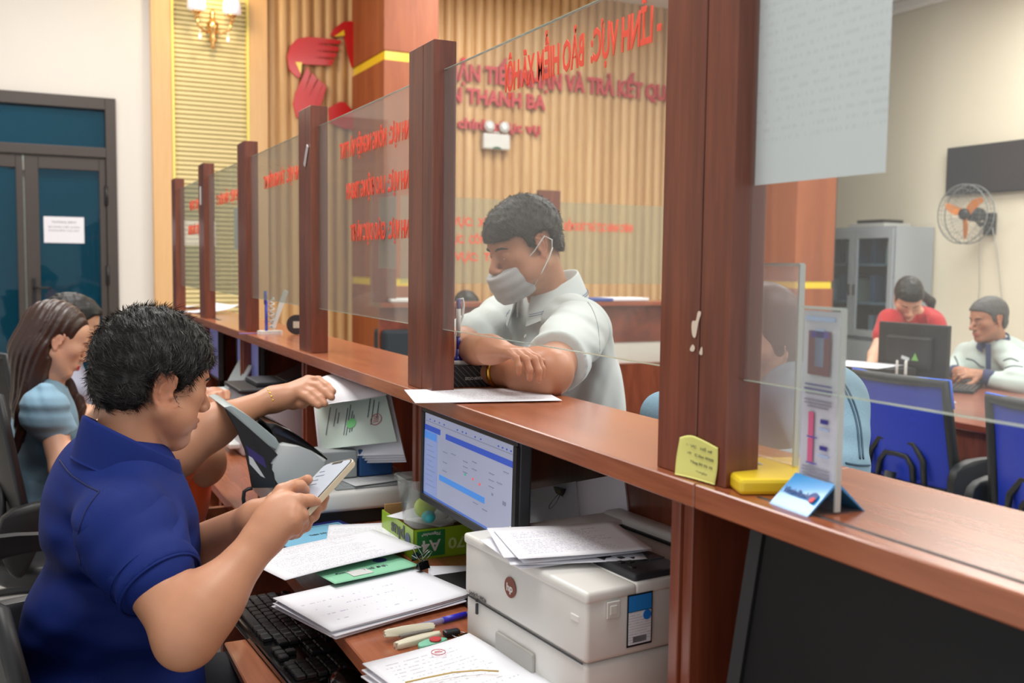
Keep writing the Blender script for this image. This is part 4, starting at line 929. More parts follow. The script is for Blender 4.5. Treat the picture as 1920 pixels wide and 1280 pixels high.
sheet(nm_, 'printed text page lying over the blue booklet and green form', .502, 1.768, DZ+.032, math.radians(15), .285, .165, M_pB, .006, bow=.004, t=.0008)
binder_clip('binder_clip', 'black binder clip with raised loops on the front desk pile', (.632, 1.645, DZ+.024), .4, 1.15)
binder_clip('binder_clip', 'grey binder clip lying flat by the mint-green form', (.636, 1.70, DZ+.030), .8, 1.0, rot=(PI/2, 0, .8))
# printed bundle at the very front with a rubber band
for k in range(5):
    last = k == 4
    sheet(nm_, 'tabular page with a red stamp under a rubber band, nearest the camera' if last else 'page below the rubber-banded tabular page', .512+.003*(k % 2), 1.190, DZ+.003+.004*k, math.radians(9+(2, -2, 1, -1, 0)[k]), .175, .23, print_mat('sheet_table', .175, .23, ink=(110, 110, 130), pitch=.011, words=160, dens=.5, fill=.34, seed=4.) if last else M_blank, .006, None if last else 'front rubber-banded bundle', t=.0018)
rb = MB().tube([QZ(x, y, DZ+.027) for x, y in ((760, 1279), (800, 1270), (850, 1260), (900, 1256), (935, 1258))], .0012, 6).build('rubber_band', mat('rubber_ochre', (190, 160, 90), .5)); tag(rb, 'ochre rubber band round the nearest bundle', 'rubber band')
sm_ = MB().tube([(.010*math.cos(a), .010*math.sin(a), 0) for a in np.linspace(0, 2*PI, 24)[:-1]], .0006, 4, True).bx(-.006, .006, -.001, .001, -.0002, .0002).bx(-.004, .004, .003, .004, -.0002, .0002).build('stamp_mark', M_stamp); sm_.location = QZ(822, 1222, DZ+.0245); tag(sm_, 'faint red round stamp on the nearest tabular page', 'stamp')
# stapler, pen, keys, eraser
stp = thing('stapler', 'cream opened stapler lying on the desk by the pen', 'stapler', (.525, 1.385, DZ), math.radians(8)); stp.scale = (.86,)*3
M_cr = mat('cream_plastic', (214, 208, 184), .4)
MB().prism(smooth_outline([(-.042, -.009), (.036, -.008), (.042, 0), (.036, .008), (-.042, .009), (-.046, 0)], 3), .011, None, .003, 2).build('base', M_cr, stp, smooth=50).matrix_basis = Matrix.Translation((-.004, -.012, 0)) @ Matrix.Rotation(.1, 4, 'Z')
a_ = MB().prism(smooth_outline([(-.044, -.008), (.036, -.007), (.041, 0), (.036, .007), (-.044, .008), (-.05, 0)], 3), .009, None, .003, 2).build('arm', M_cr, stp, smooth=50); a_.matrix_basis = Matrix.Translation((-.004, .018, .012)) @ Matrix.Rotation(-.12, 4, 'Z') @ Matrix.Rotation(.9, 4, 'X')
MB().box((.0, .006, .011), (.066, .006, .006), .001, 1).build('magazine', M_steel, stp)
pen = thing('ballpoint_pen', 'blue and clear ballpoint pen on the desk beside the printer', 'pen', (.585, 1.433, DZ+.006), math.radians(12))
MB().lathe([(.0006, -.068), (.003, -.058), (.0045, -.05), (.0045, .0), (.0045, .062)], 14, mtx=Matrix.Rotation(PI/2, 4, 'Y')).build('barrel', mat('clear_lilac', (170, 170, 206), .15, alpha=.6), pen)
MB().lathe([(.0049, 0), (.0049, .045)], 14, mtx=Matrix.Rotation(PI/2, 4, 'Y')).build('grip', mat('pen_blue', (54, 50, 190), .3), pen)
er = thing('tape_dispenser', 'green and red correction roller beside the stapler', 'correction roller', (.537, 1.353, DZ), math.radians(10))
MB().prism(smooth_outline([(-.026, -.006), (-.01, -.011), (.01, -.009), (.024, -.003), (.02, .006), (0, .011), (-.02, .008)], 3), .008, None, .002, 2).build('case', mat('mint_plastic', (120, 190, 160), .4), er, smooth=50)
MB().lathe([(.009, .008), (.009, .011)], 20, (.004, 0, 0)).build('wheel', mat('wheel_red', (190, 60, 60), .4), er)
ky = thing('key_ring', 'bunch of brass keys with a black fob at the printer corner', 'keys', (.585, 1.365, DZ))
MB().tube([(.011*math.cos(a), .011*math.sin(a), .006) for a in np.linspace(0, 2*PI, 20)[:-1]], .0008, 6, True).build('ring', M_steel, ky)
for k in range(3):
    a = -.4-.5*k; o = MB().prism([(0, -.0075), (.012, -.009), (.017, -.004), (.045, -.003), (.047, 0), (.045, .003), (.017, .004), (.012, .009), (0, .0075)], .002, None, .0004).build('key', M_brass if k else mat('key_nickel', (190, 180, 160), .3, metal=1), ky); o.matrix_basis = Matrix.Translation((.008*math.cos(a), .008*math.sin(a), .003+.0028*k)) @ Matrix.Rotation(a, 4, 'Z')
MB().box((-.008, .012, .006), (.026, .014, .01), .003, 2).build('fob', M_black, ky)
# keyboard and mouse on the tray
TZ = .668
kb = thing('keyboard', 'black keyboard on the pull-out tray in front of the man', 'keyboard', (.405, 1.70, TZ), math.radians(4))
MB().prism([(-.068, -.215), (.068, -.215), (.068, .215), (-.068, .215)], .016, None, .004, 2).build('case', M_blackg, kb)
# rows run along y; x from the user (left, -) to the back (+)
kbm = MB(); U_ = .0182
def key(x, y, wx, wy): kbm.box((x, y, .0195), (wx-.0022, wy-.0022, .008), .0016, 1)
for r_, (x, n) in enumerate(((-.048, 0), (-.030, 12), (-.012, 13), (.006, 14), (.024, 14), (.050, 16))):
    if r_ == 0:
        y = .200
        for wd in (.023, .02, .023, .10, .023, .02, .023): key(x, y-wd/2, U_, wd); y -= wd
    else:
        y = .200-(.006, .018, .012, .006, .0, .0)[r_]*(1 if r_ < 4 else 0); L_ = .265; k_ = L_/n
        for i in range(n): key(x, .200-k_*(i+.5), U_ if r_ < 5 else .014, k_)
for r_, x in enumerate((-.048, -.030, -.012, .006, .024)):
    for i in range(4): key(x, -.142-U_*(i+.5)*.95, U_, U_*.95)
for x, i in ((-.048, 0), (-.048, 1), (-.048, 2), (-.030, 1), (.006, 0), (.006, 1), (.006, 2), (.024, 0), (.024, 1), (.024, 2)): key(x, -.072-U_*(i+.5), U_, U_)
kbm.build('keys', M_key, kb)
ms = thing('computer_mouse', 'black mouse at the near end of the keyboard tray', 'mouse', (.435, 1.455, TZ), math.radians(80))
organic_m = MB().ell((0, 0, .010), (.052, .030, .022), n=24); bmesh.ops.bisect_plane(organic_m.bm, geom=organic_m.bm.verts[:]+organic_m.bm.edges[:]+organic_m.bm.faces[:], plane_co=(0, 0, 0), plane_no=(0, 0, -1), clear_outer=True); organic_m.build('shell', M_blackg, ms)
MB().lathe([(.005, -.003), (.005, .003)], 12, mtx=Matrix.Translation((.026, 0, .026)) @ Matrix.Rotation(PI/2, 4, 'X')).build('wheel', M_dgrey, ms)
for o in [q for q in COL.objects if q.parent is None and q not in SKIP and q not in CTR_OBJS and q not in KEEP]:
    o.location = C0+(o.location-C0)*.921; o.scale = o.scale*.921
# --- things on the ledge
LZ = 1.113
sheet(nm_, 'printed sheet lying across the ledge before the masked customer', .672, 1.488, LZ+.003, math.radians(-14), .235, .165, print_mat('ledge_print', .25, .15, ink=(96, 92, 96), pitch=.0068, words=260, dens=.5, seed=11.), .0, t=.0006)
bx_ = thing('stamp_box', 'small black patterned box under the blue pen stand', 'box', (.712, 1.635, LZ))
bxm = mat('box_black', (26, 28, 30), .4)
nt = bxm.node_tree; wv = nt.nodes.new('ShaderNodeTexWave'); wv.inputs['Scale'].default_value = 60; wv.bands_direction = 'DIAGONAL'; tc = nt.nodes.new('ShaderNodeTexCoord'); nt.links.new(tc.outputs['Object'], wv.inputs[0]); nt.links.new(ramp2(nt, wv.outputs[0], lin((22, 24, 26)), lin((90, 96, 98)), .85, 1), nt.nodes['Principled BSDF'].inputs['Base Color'])
MB().bx(-.036, .036, -.022, .03, 0, .038, .001, 1).build('carton', bxm, bx_)
o = text_obj('box_print', '3 MILLION CYCLES', .005, M_wplas, Matrix(), .04, None, .0002, .01); o.parent = bx_; o.matrix_basis = frame_mtx((.006, -.0226, .015), (-1, 0, 0), (0, 0, -1))
ps = thing('desk_pen', 'white and blue pen standing in its base on the black box', 'pen stand', (.70, 1.64, LZ+.038))
M_pb = mat('pen_navy', (42, 38, 130), .3)
MB().prism(smooth_outline([(-.02, -.013), (.012, -.015), (.03, -.004), (.03, .004), (.012, .015), (-.02, .013)], 3), .008, None, .002, 2).build('base', M_wplas, ps, smooth=50)
MB().lathe([(.012, .008), (.008, .013), (.005, .016), (.005, .028)], 16, (-.004, 0, 0)).prism([(-.02, -.008), (.024, -.006), (.024, .006), (-.02, .008)], .003, Matrix.Translation((0, 0, .008))).build('socket', M_pb, ps)
MB().lathe([(.0038, .02), (.0038, .05)], 12, (-.004, 0, 0)).build('pen_tip', M_pb, ps); MB().lathe([(.0042, .05), (.0042, .10)], 12, (-.004, 0, 0)).build('pen_barrel', M_wplas, ps); MB().lathe([(.0042, .10), (.0042, .116), (.003, .118)], 12, (-.004, 0, 0)).build('pen_cap', mat('pen_cap_violet', (100, 96, 170), .4), ps)
MB().tube([(-.004, 0, .116), (.004, 0, .118), (.006, 0, .108), (.004, 0, .085), (-.006, 0, .062), (-.014, 0, .04), (-.016, 0, .012)], .0022, 8).build('cord', M_wplas, ps)
fs = thing('desk_pen', 'pen stand with coiled white cord beside a round badge, far ledge', 'pen stand', (.665, 3.03, LZ))
MB().prism(smooth_outline([(-.03, -.02), (.03, -.02), (.035, 0), (.03, .02), (-.03, .02)], 2), .01).build('base', M_wplas, fs); MB().lathe([(.005, .01), (.005, .10)], 10, (-.01, 0, 0)).lathe([(.0052, .09), (.0052, .13)], 10, (-.012, 0, 0)).build('pen', mat('pen_blue2', (70, 80, 180), .3), fs)
MB().tube([(.006+.008*math.cos(k*.9), .008*math.sin(k*.9), .015+.0022*k) for k in range(44)], .0022, 6).build('coiled_cord', M_wplas, fs)
MB().box((.03, 0, .075), (.012, .02, .12), .002, rot=Matrix.Rotation(.35, 3, 'Y')).build('holder', M_wplas, fs)
o = MB().lathe([(.030, -.004), (.030, .004)], 28, mtx=frame_mtx((.735, 2.98, LZ+.030), (1, -.3, 0), (0, 0, 1))).lathe([(.024, .0045), (.024, .005)], 28, mtx=frame_mtx((.735, 2.98, LZ+.030), (1, -.3, 0), (0, 0, 1))).build('round_badge', [mat('badge_dark', (50, 46, 50), .4)]); tag(o, 'round dark badge with pale centre standing on the far ledge', 'badge')
c_ = MB().box((0, 0, .0056), (.02, .02, .001)).build('badge_centre', mat('badge_pale', (200, 196, 180), .5), o); c_.matrix_basis = frame_mtx((.735, 2.98, LZ+.030), (1, -.3, 0), (0, 0, 1))
sheet(nm_, 'white papers on the ledge at the far end beyond the posts', .70, 4.35, LZ+.004, .3, .16, .21, M_blank, .03, t=.002); sheet(nm_, 'crumpled white paper on the far ledge near the farthest post', .72, 4.85, LZ+.004, -.3, .16, .21, M_blank, .045, t=.001)
o = MB().prism([(-.03, -.008), (.03, -.004), (.032, .004), (-.028, .008)], .0006).build('violet_tag', mat('violet_tag', (110, 100, 200), .5)); o.location = (.607, 3.05, LZ+.001); tag(o, 'small violet tag on the ledge edge by the far pen stand', 'tag')
# sticky note on the nearest post
sn = patch('sticky_note', [[Vector((.6110, .846, 1.153)), Vector((.6120, .825, 1.158)), Vector((.6137, .786, 1.152))], [Vector((.6080, .847, 1.133)), Vector((.6125, .822, 1.135)), Vector((.6137, .786, 1.132))], [Vector((.6050, .845, 1.1145)), Vector((.6100, .822, 1.1145)), Vector((.6125, .788, 1.1145))]], mat('note_yellow', (216, 212, 120), .7), .0004)
tag(sn, 'yellow sticky note with handwriting at the foot of the nearest post', 'sticky note')
join_text('handwriting', [('1: VC   Hồ sơ', .0028, .040, 0, .012), ('VP   C làm 0968', .0028, .042, .002, .004), ('PP  Tùng 84 94 10', .0028, .044, .0, -.004), ('phonglao', .0024, .018, .006, -.012)], mat('pencil', (150, 148, 104), .8), sn, frame_mtx((.6118, .815, 1.135), (.04, -1, -.04), (.02, 0, 1)))
# acrylic stands
M_acr = glass('acrylic', (.95, .955, .96), 1.6, .05, (.9, .88, .9)); M_edge = mat('acrylic_edge', (206, 214, 210), .2, coat=1, alpha=.8)
yb = thing('yellow_case', 'flat yellow plastic case lying under the first acrylic stand', 'case', (.675, .775, LZ), math.radians(-22))
MB().bx(-.05, .05, -.052, .06, 0, .016, .004, 2).build('shell', mat('case_yellow', (236, 204, 40), .35, coat=.3), yb); join_text('case_print', [('SUNS', .012, .03, -.02, .02)], M_wplas, yb, Matrix.Translation((0, 0, .0165)))
a1 = thing('acrylic_stand', 'tall clear acrylic sign holder beside the nearest post', 'sign holder', (.70, .80, LZ+.017))
MB().bx(-.003, .003, -.029, .029, 0, .203, .001, 1).build('sheet', glass('acrylic_frosted', (.95, .92, .93), 1.6, .30, (.96, .9, .92)), a1); MB().bx(-.0035, .0035, -.0305, -.028, 0, .204).bx(-.0035, .0035, -.029, .029, .202, .2055).build('polished_edge', M_edge, a1)
a2 = thing('acrylic_stand', 'acrylic sign holder with a leaflet in a blue triangular base', 'sign holder', (.645, .681, LZ), math.radians(-4))
M_vb = mat('base_blue', (64, 158, 226), .3, coat=.5)
for s_ in (-1, 1):
    MB().prism([(s_*.003, .027), (s_*.032, .0), (s_*.0305, -.0), (s_*.0015, .025)], .054, Matrix(((1, 0, 0, 0), (0, 0, 1, -.027), (0, 1, 0, 0), (0, 0, 0, 1)))).build('base_flap', M_vb, a2)
MB().bx(-.032, .032, -.027, .027, 0, .0015).build('base_plate', M_acr, a2)
MB().bx(-.0025, .0025, -.027, .027, .002, .181, .0008, 1).build('sheet', M_acr, a2); MB().bx(-.003, .003, -.0285, -.0265, .002, .182).bx(-.003, .003, -.027, .027, .1805, .183).build('polished_edge', M_edge, a2)
lf_ = MB().bx(-.0008, .0008, -.025, .025, .025, .179).build('leaflet', mat('leaflet_white', (224, 222, 232), .5), a2)
LM = lambda y, z: frame_mtx((-.0031, y, z-.014), (0, -1, 0), (0, 0, 1))
def lp(nm, y, z, w_, h_, m, r_=0): o = MB().box((0, 0, 0), (w_, h_, .0004), 0).build(nm, m, lf_); o.matrix_basis = LM(y, z) @ Matrix.Rotation(r_, 4, 'Z')
v1 = mat('print_violet', (96, 80, 170), .5); v2 = mat('print_brown', (120, 78, 84), .5); v3 = mat('print_pink', (214, 100, 140), .5); v4 = mat('print_paleblue', (170, 190, 226), .5); v5 = mat('print_navy', (60, 56, 140), .5)
lp('leaflet_band', 0, .186, .04, .004, v4); lp('leaflet_photo', 0, .155, .030, .040, v2); lp('leaflet_photo', .0, .160, .012, .034, v4); lp('leaflet_photo', 0, .172, .024, .006, v1)
for z, w_ in ((.126, .036), (.122, .038), (.118, .034), (.112, .036), (.109, .036), (.106, .028), (.050, .036), (.047, .038), (.044, .036), (.041, .034)): lp('leaflet_line', 0, z, w_, .0014, v5 if z > .12 else mat('print_grey', (150, 146, 160), .5))
for z in (.09, .066): lp('leaflet_photo', .008, z, .007, .022, v3); lp('leaflet_line', -.010, z+.004, .010, .004, v5); lp('leaflet_line', -.010, z-.003, .014, .002, v4); lp('leaflet_line', .006, z-.012, .014, .0012, v1)
sl = frame_mtx((-.0205, .012, .0168), (0, -1, 0), (.65, 0, .76))
o = join_text('base_print', [('VietinBank', .0075, .034, 0, 0, .0)], mat('vb_navy', (20, 60, 130), .4), a2, frame_mtx((-.0185, .0055, .0142), (0, -1, 0), (.75, 0, .66)))
o = MB().lathe([(.0055, 0), (.0055, .0005)], 22).build('logo_disc', mat('vb_navy', (20, 60, 130), .4), a2); o.matrix_basis = frame_mtx((-.0185, -.0175, .0142), (0, -1, 0), (.75, 0, .66))
o = MB().lathe([(.003, 0), (.003, .0005)], 16, (.002, -.003, .0006)).build('logo_dot', mat('vb_red', (210, 30, 50), .4), a2); o.matrix_basis = frame_mtx((-.0185, -.0175, .0142), (0, -1, 0), (.75, 0, .66))
rescale(1.16, 1.36-1.33*1.16, SKIP); SKIP = set(COL.objects)
# ---------------------------------------------------------------- people
def PZ(x, y, z): d = _ray(x, y); return CAM+d*((z-CAM.z)/d.z)
M_skin = mat('skin', (206, 150, 118), .45, attr=True, var=.05, vscale=60, sss=.12, bump=.12, bscale=700)
M_nail = mat('nail', (226, 178, 160), .25, coat=.3)
SK = {'warm': (192, 136, 104), 'tan': (184, 127, 97), 'pale': (226, 176, 148), 'pale2': (220, 170, 140)}
def frame(fwd, up):
    """columns: right, forward, up"""
    f = Vector(fwd).normalized(); u = Vector(up); u = (u-f*u.dot(f)).normalized(); r_ = f.cross(u)
    return Matrix(((r_.x, f.x, u.x), (r_.y, f.y, u.y), (r_.z, f.z, u.z)))
def yawpitch(az, pitch, roll=0):
    """az: facing direction in degrees from +X towards +Y; pitch down in degrees"""
    a, p = math.radians(az), math.radians(pitch)
    f = Vector((math.cos(a)*math.cos(p), math.sin(a)*math.cos(p), -math.sin(p))); u = Vector((math.cos(a)*math.sin(p), math.sin(a)*math.sin(p), math.cos(p)))
    if roll: u = Matrix.Rotation(math.radians(roll), 3, f) @ u
    return frame(f, u)
def head_sdf(h, c, fr, s=1., neck=None, nr=(.056, .062), fat=0., eye=.0035, eyez=-.001, lips=1., nose=1., nk=.03, ears=1., ed=(0, 0)):
    sd = SDF(h); c = Vector(c); R3 = np.array(fr)
    T = lambda x, y, z: c+fr @ Vector((x, y, z))*s
    E = lambda p, r_, k=.015, mode='add', rot=None: sd.ell(T(*p), [v*s for v in r_], R3 if rot is None else R3 @ np.array(rot), k*s, mode)
    Cn = lambda a, b, ra, rb, k=.015, mode='add': sd.cone(T(*a), T(*b), ra*s, rb*s, k*s, mode)
    E((0, -.012, .038), (.075, .097, .080)); E((0, .028, .036), (.064, .060, .056), .025); E((0, .028, -.025), (.058+fat*.4, .060, .078), .025)
    for q in (-1, 1):
        E((q*.043, .050, -.014), (.022+fat, .026, .022), .022); Cn((q*(.054+fat*.5), -.002, -.045), (q*.020, .060, -.094), .019+fat, .016, .025)
        if fat: E((q*.048, .035, -.055), (.022+fat, .032, .03), .025)
    E((0, .072, -.096), (.021, .017, .016), .018)
    if fat: E((0, .035, -.100), (.036, .034, .022), .025)
    Cn((-.030, .081, .021), (.030, .081, .021), .009, .009, .014)
    Cn((0, .085, .010), (0, .109*nose, -.026), .0075, .0105, .010); E((0, .110*nose, -.031), (.0105, .010, .009), .006)
    for q in (-1, 1): E((q*.0125, .099, -.035), (.0085, .011, .0075), .005)
    for q in (-1, 1): E((q*.006, .104, -.0415), (.003, .004, .003), .002, 'sub')
    E((0, .076, -.062), (.027, .021, .020), .014)
    for q in (-1, 1): E((q*.031, .094, .003), (.016, .011, .0095), .012, 'sub')
    for q in (-1, 1): E((q*.031, .0745, .0), (.0150, .0140, .0135), .004)
    for q in (-1, 1):
        if eye: E((q*.0305, .0890, eyez), (.0105, .0060, eye), .0012, 'sub')
        Cn((q*.018, .089, .0065), (q*.044, .081, .0055), .0018, .0015, .003)
    sd.chain([T(-.022, .085, -.0635), T(-.006, .0975, -.0585), T(.006, .0975, -.0585), T(.022, .085, -.0635)], [.002*s, .0048*lips*s, .0048*lips*s, .002*s], .003*s)
    sd.chain([T(-.019, .085, -.067), T(0, .0965, -.0705), T(.019, .085, -.067)], [.002*s, .0062*lips*s, .002*s], .003*s)
    sd.chain([T(-.023, .088, -.0645), T(0, .1045, -.0645), T(.023, .088, -.0645)], [.0010*s]*3, .002*s, 'sub')
    for q in (-1, 1):
        er = Matrix.Rotation(q*math.radians(-20), 3, 'Z') @ Matrix.Rotation(math.radians(-8), 3, 'X'); e0 = Vector((q*.0755, ed[0]+.004, ed[1]-.001))
        L_ = lambda x, y, z: tuple(e0+er @ Vector((q*x, y*ears, z*ears)))
        E(L_(.0015, -.012, 0), (.0042, .0165*ears, .029*ears), .005, 'add', er)
        for out, r_ in ((((.001, .004, .010), (.004, .002, .024), (.006, -.009, .032), (.008, -.022, .026), (.009, -.028, .010), (.008, -.025, -.008), (.006, -.016, -.022), (.003, -.007, -.031)), .0034), (((.005, -.010, .018), (.0068, -.0165, .008), (.0066, -.017, -.004), (.005, -.011, -.014)), .0026)):
            sd.chain([T(*L_(*p)) for p in out], [r_*s]*len(out), .0022*s)
        E(L_(.003, .003, -.005), (.0035, .0045, .0055), .003); E(L_(.001, -.004, -.027), (.0048, .0075, .0085), .005)
        E(L_(.008, -.006, -.003), (.0048, .0062, .0090), .002, 'sub', er)
    if neck is not None: sd.cone(T(0, -.028, -.055), neck, nr[0]*s, nr[1]*s, nk*s)
    return sd, T
def face_col(T, s, base, lipc=(196, 96, 92), blush=.0):
    b = np.array(lin(base)); lc = np.array(lin(lipc)); o = np.array(T(0, 0, 0)); ax = np.array([np.array(T(1, 0, 0))-o, np.array(T(0, 1, 0))-o, np.array(T(0, 0, 1))-o])/s**2
    def f(V):
        q = (V-o) @ ax.T; c = np.tile(b, (len(V), 1)).astype(np.float32)
        m_ = np.clip(1-np.sqrt((q[:, 0]/.0235)**2+((q[:, 2]+.0648)/.0105)**2), 0, .35)/.35*(q[:, 1] > .082); c = c*(1-m_[:, None])+lc*m_[:, None]
        red = np.clip(1-np.sqrt(((np.abs(q[:, 0])-.05)/.03)**2+((q[:, 2]+.03)/.03)**2), 0, 1)*(q[:, 1] > .0)*.5+np.clip(1-np.abs(q[:, 0])/.02, 0, 1)*(q[:, 1] > .1)*.4+(np.abs(q[:, 0]) > .074)*(np.abs(q[:, 2]) < .04)*(np.abs(q[:, 1]+.01) < .03)*.6
        red = np.clip(red, 0, 1)[:, None]; c = c*(1-red*np.array([.0, .18, .2])); return c
    return f
def eyes(T, fr, s, par, gaze=0., iris=(40, 26, 20)):
    off = par.location
    for q in (-1, 1):
        e = MB().ell((0, 0, 0), (.0128*s,)*3, n=16).build('eyeball', mat('eye_white', (224, 214, 208), .15, coat=.6), par); e.matrix_basis = Matrix.Translation(T(q*.031, .0745, .0)-off)
        d = (fr @ Vector((0, math.cos(gaze), -math.sin(gaze)))).normalized()
        i_ = MB().lathe([(.0062*s, 0), (.0055*s, .0009*s), (.002*s, .0013*s)], 16).build('iris', mat('iris', iris, .1, coat=1), e); i_.matrix_basis = frame_mtx(d*(.0115*s), (fr @ Vector((1, 0, 0))), fr @ Vector((0, math.sin(gaze), math.cos(gaze))))
def brows(T, fr, s, par, col=(30, 24, 22), thick=1.):
    for q in (-1, 1):
        bm_ = MB(); pts = [T(q*.014, .0925, .0185), T(q*.024, .0935, .0225), T(q*.038, .087, .0235), T(q*.050, .076, .019)]
        bm_.tube([p-par.location for p in pts], [.0022*s*thick, .0032*s*thick, .0028*s*thick, .001*s], 6); bm_.build('eyebrow', mat('brow_%d' % col[0], col, .8), par)
def hairline(T, s, ys, zs):
    o = np.array(T(0, 0, 0)); ax = np.array([np.array(T(1, 0, 0))-o, np.array(T(0, 1, 0))-o, np.array(T(0, 0, 1))-o])/s**2
    def f(p):
        q = (p-o) @ ax.T; return (np.interp(q[..., 1]+.0, ys, zs)-q[..., 2])*s
    return f
def waves(seed, n, f0, f1, amp, o=None):
    r_ = np.random.default_rng(seed); D_ = r_.normal(size=(n, 3)); D_ /= np.linalg.norm(D_, axis=1, keepdims=True); F_ = r_.uniform(f0, f1, n); ph = r_.uniform(0, 6.28, n)
    def f(p):
        v = 0
        for d, k, a in zip(D_, F_, ph): v = v+np.sin((p @ d)*k+a)
        return (v*amp/math.sqrt(n)).astype(np.float32)
    return f
def fold(c, d, freq, amp, rad, bend=6.):
    """cloth folds: ridges across direction d near the point c"""
    c = _v(c); d = _v(Vector(d).normalized()); s_ = np.cross(d, [0.3, .5, .8])
    def f(p):
        q = p-c; w_ = np.exp(-(q*q).sum(-1)/(rad*rad)); a = (q @ d)*freq+1.4*np.sin((q @ s_)*bend*2.2)
        return (-amp*w_*(np.sin(a)+.35*np.sin(a*2.1+1))).astype(np.float32)
    return f
SHORT_Y = [-.13, -.085, -.050, -.042, -.036, .006, .012, .026, .034, .055, .078, .11]
SHORT_Z = [-.075, -.072, -.058, -.03, .030, .030, -.018, -.014, .026, .050, .062, .066]
def short_hair(name, T, fr, s, par, m, h=.0035, thick=.012, top=.012, ys=SHORT_Y, zs=SHORT_Z, seed=3, rough=.0016):
    sd = SDF(h); R3 = np.array(fr)
    sd.ell(T(0, -.014, .040), [(.075+thick*.75)*s, (.097+thick)*s, (.080+top)*s], R3, .01); sd.ell(T(0, .030, .046), [(.062+thick*.8)*s, (.060+thick)*s, (.054+top)*s], R3, .02*s)
    sd.ell(T(0, -.035, -.02), [(.064+thick*.5)*s, (.068+thick*.7)*s, .055*s], R3, .02*s)
    sd.warp(waves(seed, 10, 120, 420, rough))
    sd.ops.append((hairline(T, s, ys, zs), None, None, .004, 'int'))
    return organic(name, sd, m, par, it=1)
M_hair = mat('hair_black', (24, 21, 20), .45, bump=.5, bscale=260, spec=.4)
M_hairb = mat('hair_brown', (52, 32, 26), .4, bump=.3, bscale=200)
def strands(name, o, T, fr, s, par, m, n, ln, flow, seed=1, width=.0007, lift=.25, clump=.35, where=None):
    """short tapered hairs rooted on the hair volume"""
    r_ = np.random.default_rng(seed); me = o.data; nv = len(me.vertices); co = np.empty(nv*3, np.float32); me.vertices.foreach_get('co', co); co = co.reshape(-1, 3)
    no = np.empty(nv*3, np.float32); me.vertex_normals.foreach_get('vector', no); no = no.reshape(-1, 3)
    loc = np.array(par.location); ox = np.array(T(0, 0, 0))-loc; ax = np.array([np.array(T(1, 0, 0))-np.array(T(0, 0, 0)), np.array(T(0, 1, 0))-np.array(T(0, 0, 0)), np.array(T(0, 0, 1))-np.array(T(0, 0, 0))])/s**2
    idx = r_.integers(0, nv, n*2); q = (co[idx]-ox) @ ax.T
    out = ((q[:, 0]/.075)**2+((q[:, 1]+.012)/.097)**2+((q[:, 2]-.038)/.08)**2) > 1.02
    if where is not None: out &= where(q)
    idx = idx[out][:n]; q = q[out][:n]; n = len(idx)
    P0 = co[idx]-no[idx]*.002; N_ = no[idx]
    fl = flow(q) @ (np.array(fr).T)  # local -> world
    cl = np.stack([np.sin(P0 @ d*140+k) for k, d in enumerate(r_.normal(size=(3, 3)))], 1)*clump
    D_ = fl+cl+r_.normal(size=(n, 3))*.18; D_ -= N_*(D_*N_).sum(1, keepdims=True); D_ /= np.linalg.norm(D_, axis=1, keepdims=True)+1e-9
    L_ = ln*s*r_.uniform(.6, 1.15, n)[:, None]; lf_ = (lift*r_.uniform(.3, 1.4, n))[:, None]
    S_ = np.cross(D_, N_); W_ = width*s
    V = []; Q = []
    pts = [P0+D_*L_*t+N_*L_*(lf_*t-(.28*t*t)) for t in (0, .35, .7, 1.)]; ws = (1, .9, .6, .08)
    for p, w_ in zip(pts, ws): V += [p-S_*W_*w_, p+S_*W_*w_, p+N_*W_*w_]
    V = np.stack(V, 1).reshape(-1, 3); b = np.arange(n)[:, None]*12
    for k in range(3):
        for a, c in ((0, 1), (1, 2), (2, 0)): Q.append(np.concatenate([b+3*k+a, b+3*k+c, b+3*k+3+c, b+3*k+3+a], 1))
    return link(name, np_mesh(name, V, np.concatenate(Q)), m, par)
def auto_hand(sd, wrist, d, n, thumb=1, s=1., curl=.5, spread=.12, k=.004):
    """palm normal n, fingers along d; thumb=+1 puts it on the side n x d"""
    d = Vector(d).normalized(); n = Vector(n); n = (n-d*n.dot(d)).normalized(); sd_ = n.cross(d)*thumb; w_ = Vector(wrist)
    sd.cone(w_, w_+d*.03*s, .024*s, .026*s, .02)
    for i, (o_, L_, r_) in enumerate(((.030, .078, .0088), (.010, .086, .0092), (-.010, .080, .0088), (-.029, .064, .0076))):
        b = w_+d*(.088-.004*abs(i-1))*s+sd_*o_*s; sd.cone(w_+sd_*o_*.55*s+d*.012*s, b, .0135*s, .0115*s, .014*s)
        p = b; a = curl*.45; dd = (d+sd_*spread*(1.2-i)*.5).normalized(); pts = [b]; 
        for j, f in enumerate((.44, .32, .24)):
            v = dd*math.cos(a)+n*math.sin(a); p = p+v*(L_*f*s); pts.append(p); a += curl*(.95 if j == 0 else .6)
        sd.chain(pts, [r_*1.1*s, r_*s, r_*.94*s, r_*.82*s], k)
    b = w_+d*.025*s+sd_*.022*s; dd = (d*.7+sd_*.62+n*.25).normalized(); sd.chain([b, b+dd*.04*s, b+dd*.068*s+d*.004*s, b+(dd*.075+d*.02)*s], [.015*s, .012*s, .010*s, .0082*s], .008)
    return sd
def person(label, cat, x, y): return thing('person', label, cat, (x, y, 0))
def cloth(rgb, name, rough=.8, bump=.25): return mat(name, rgb, rough, bump=bump, bscale=900, sheen=.15, var=.03, vscale=25)

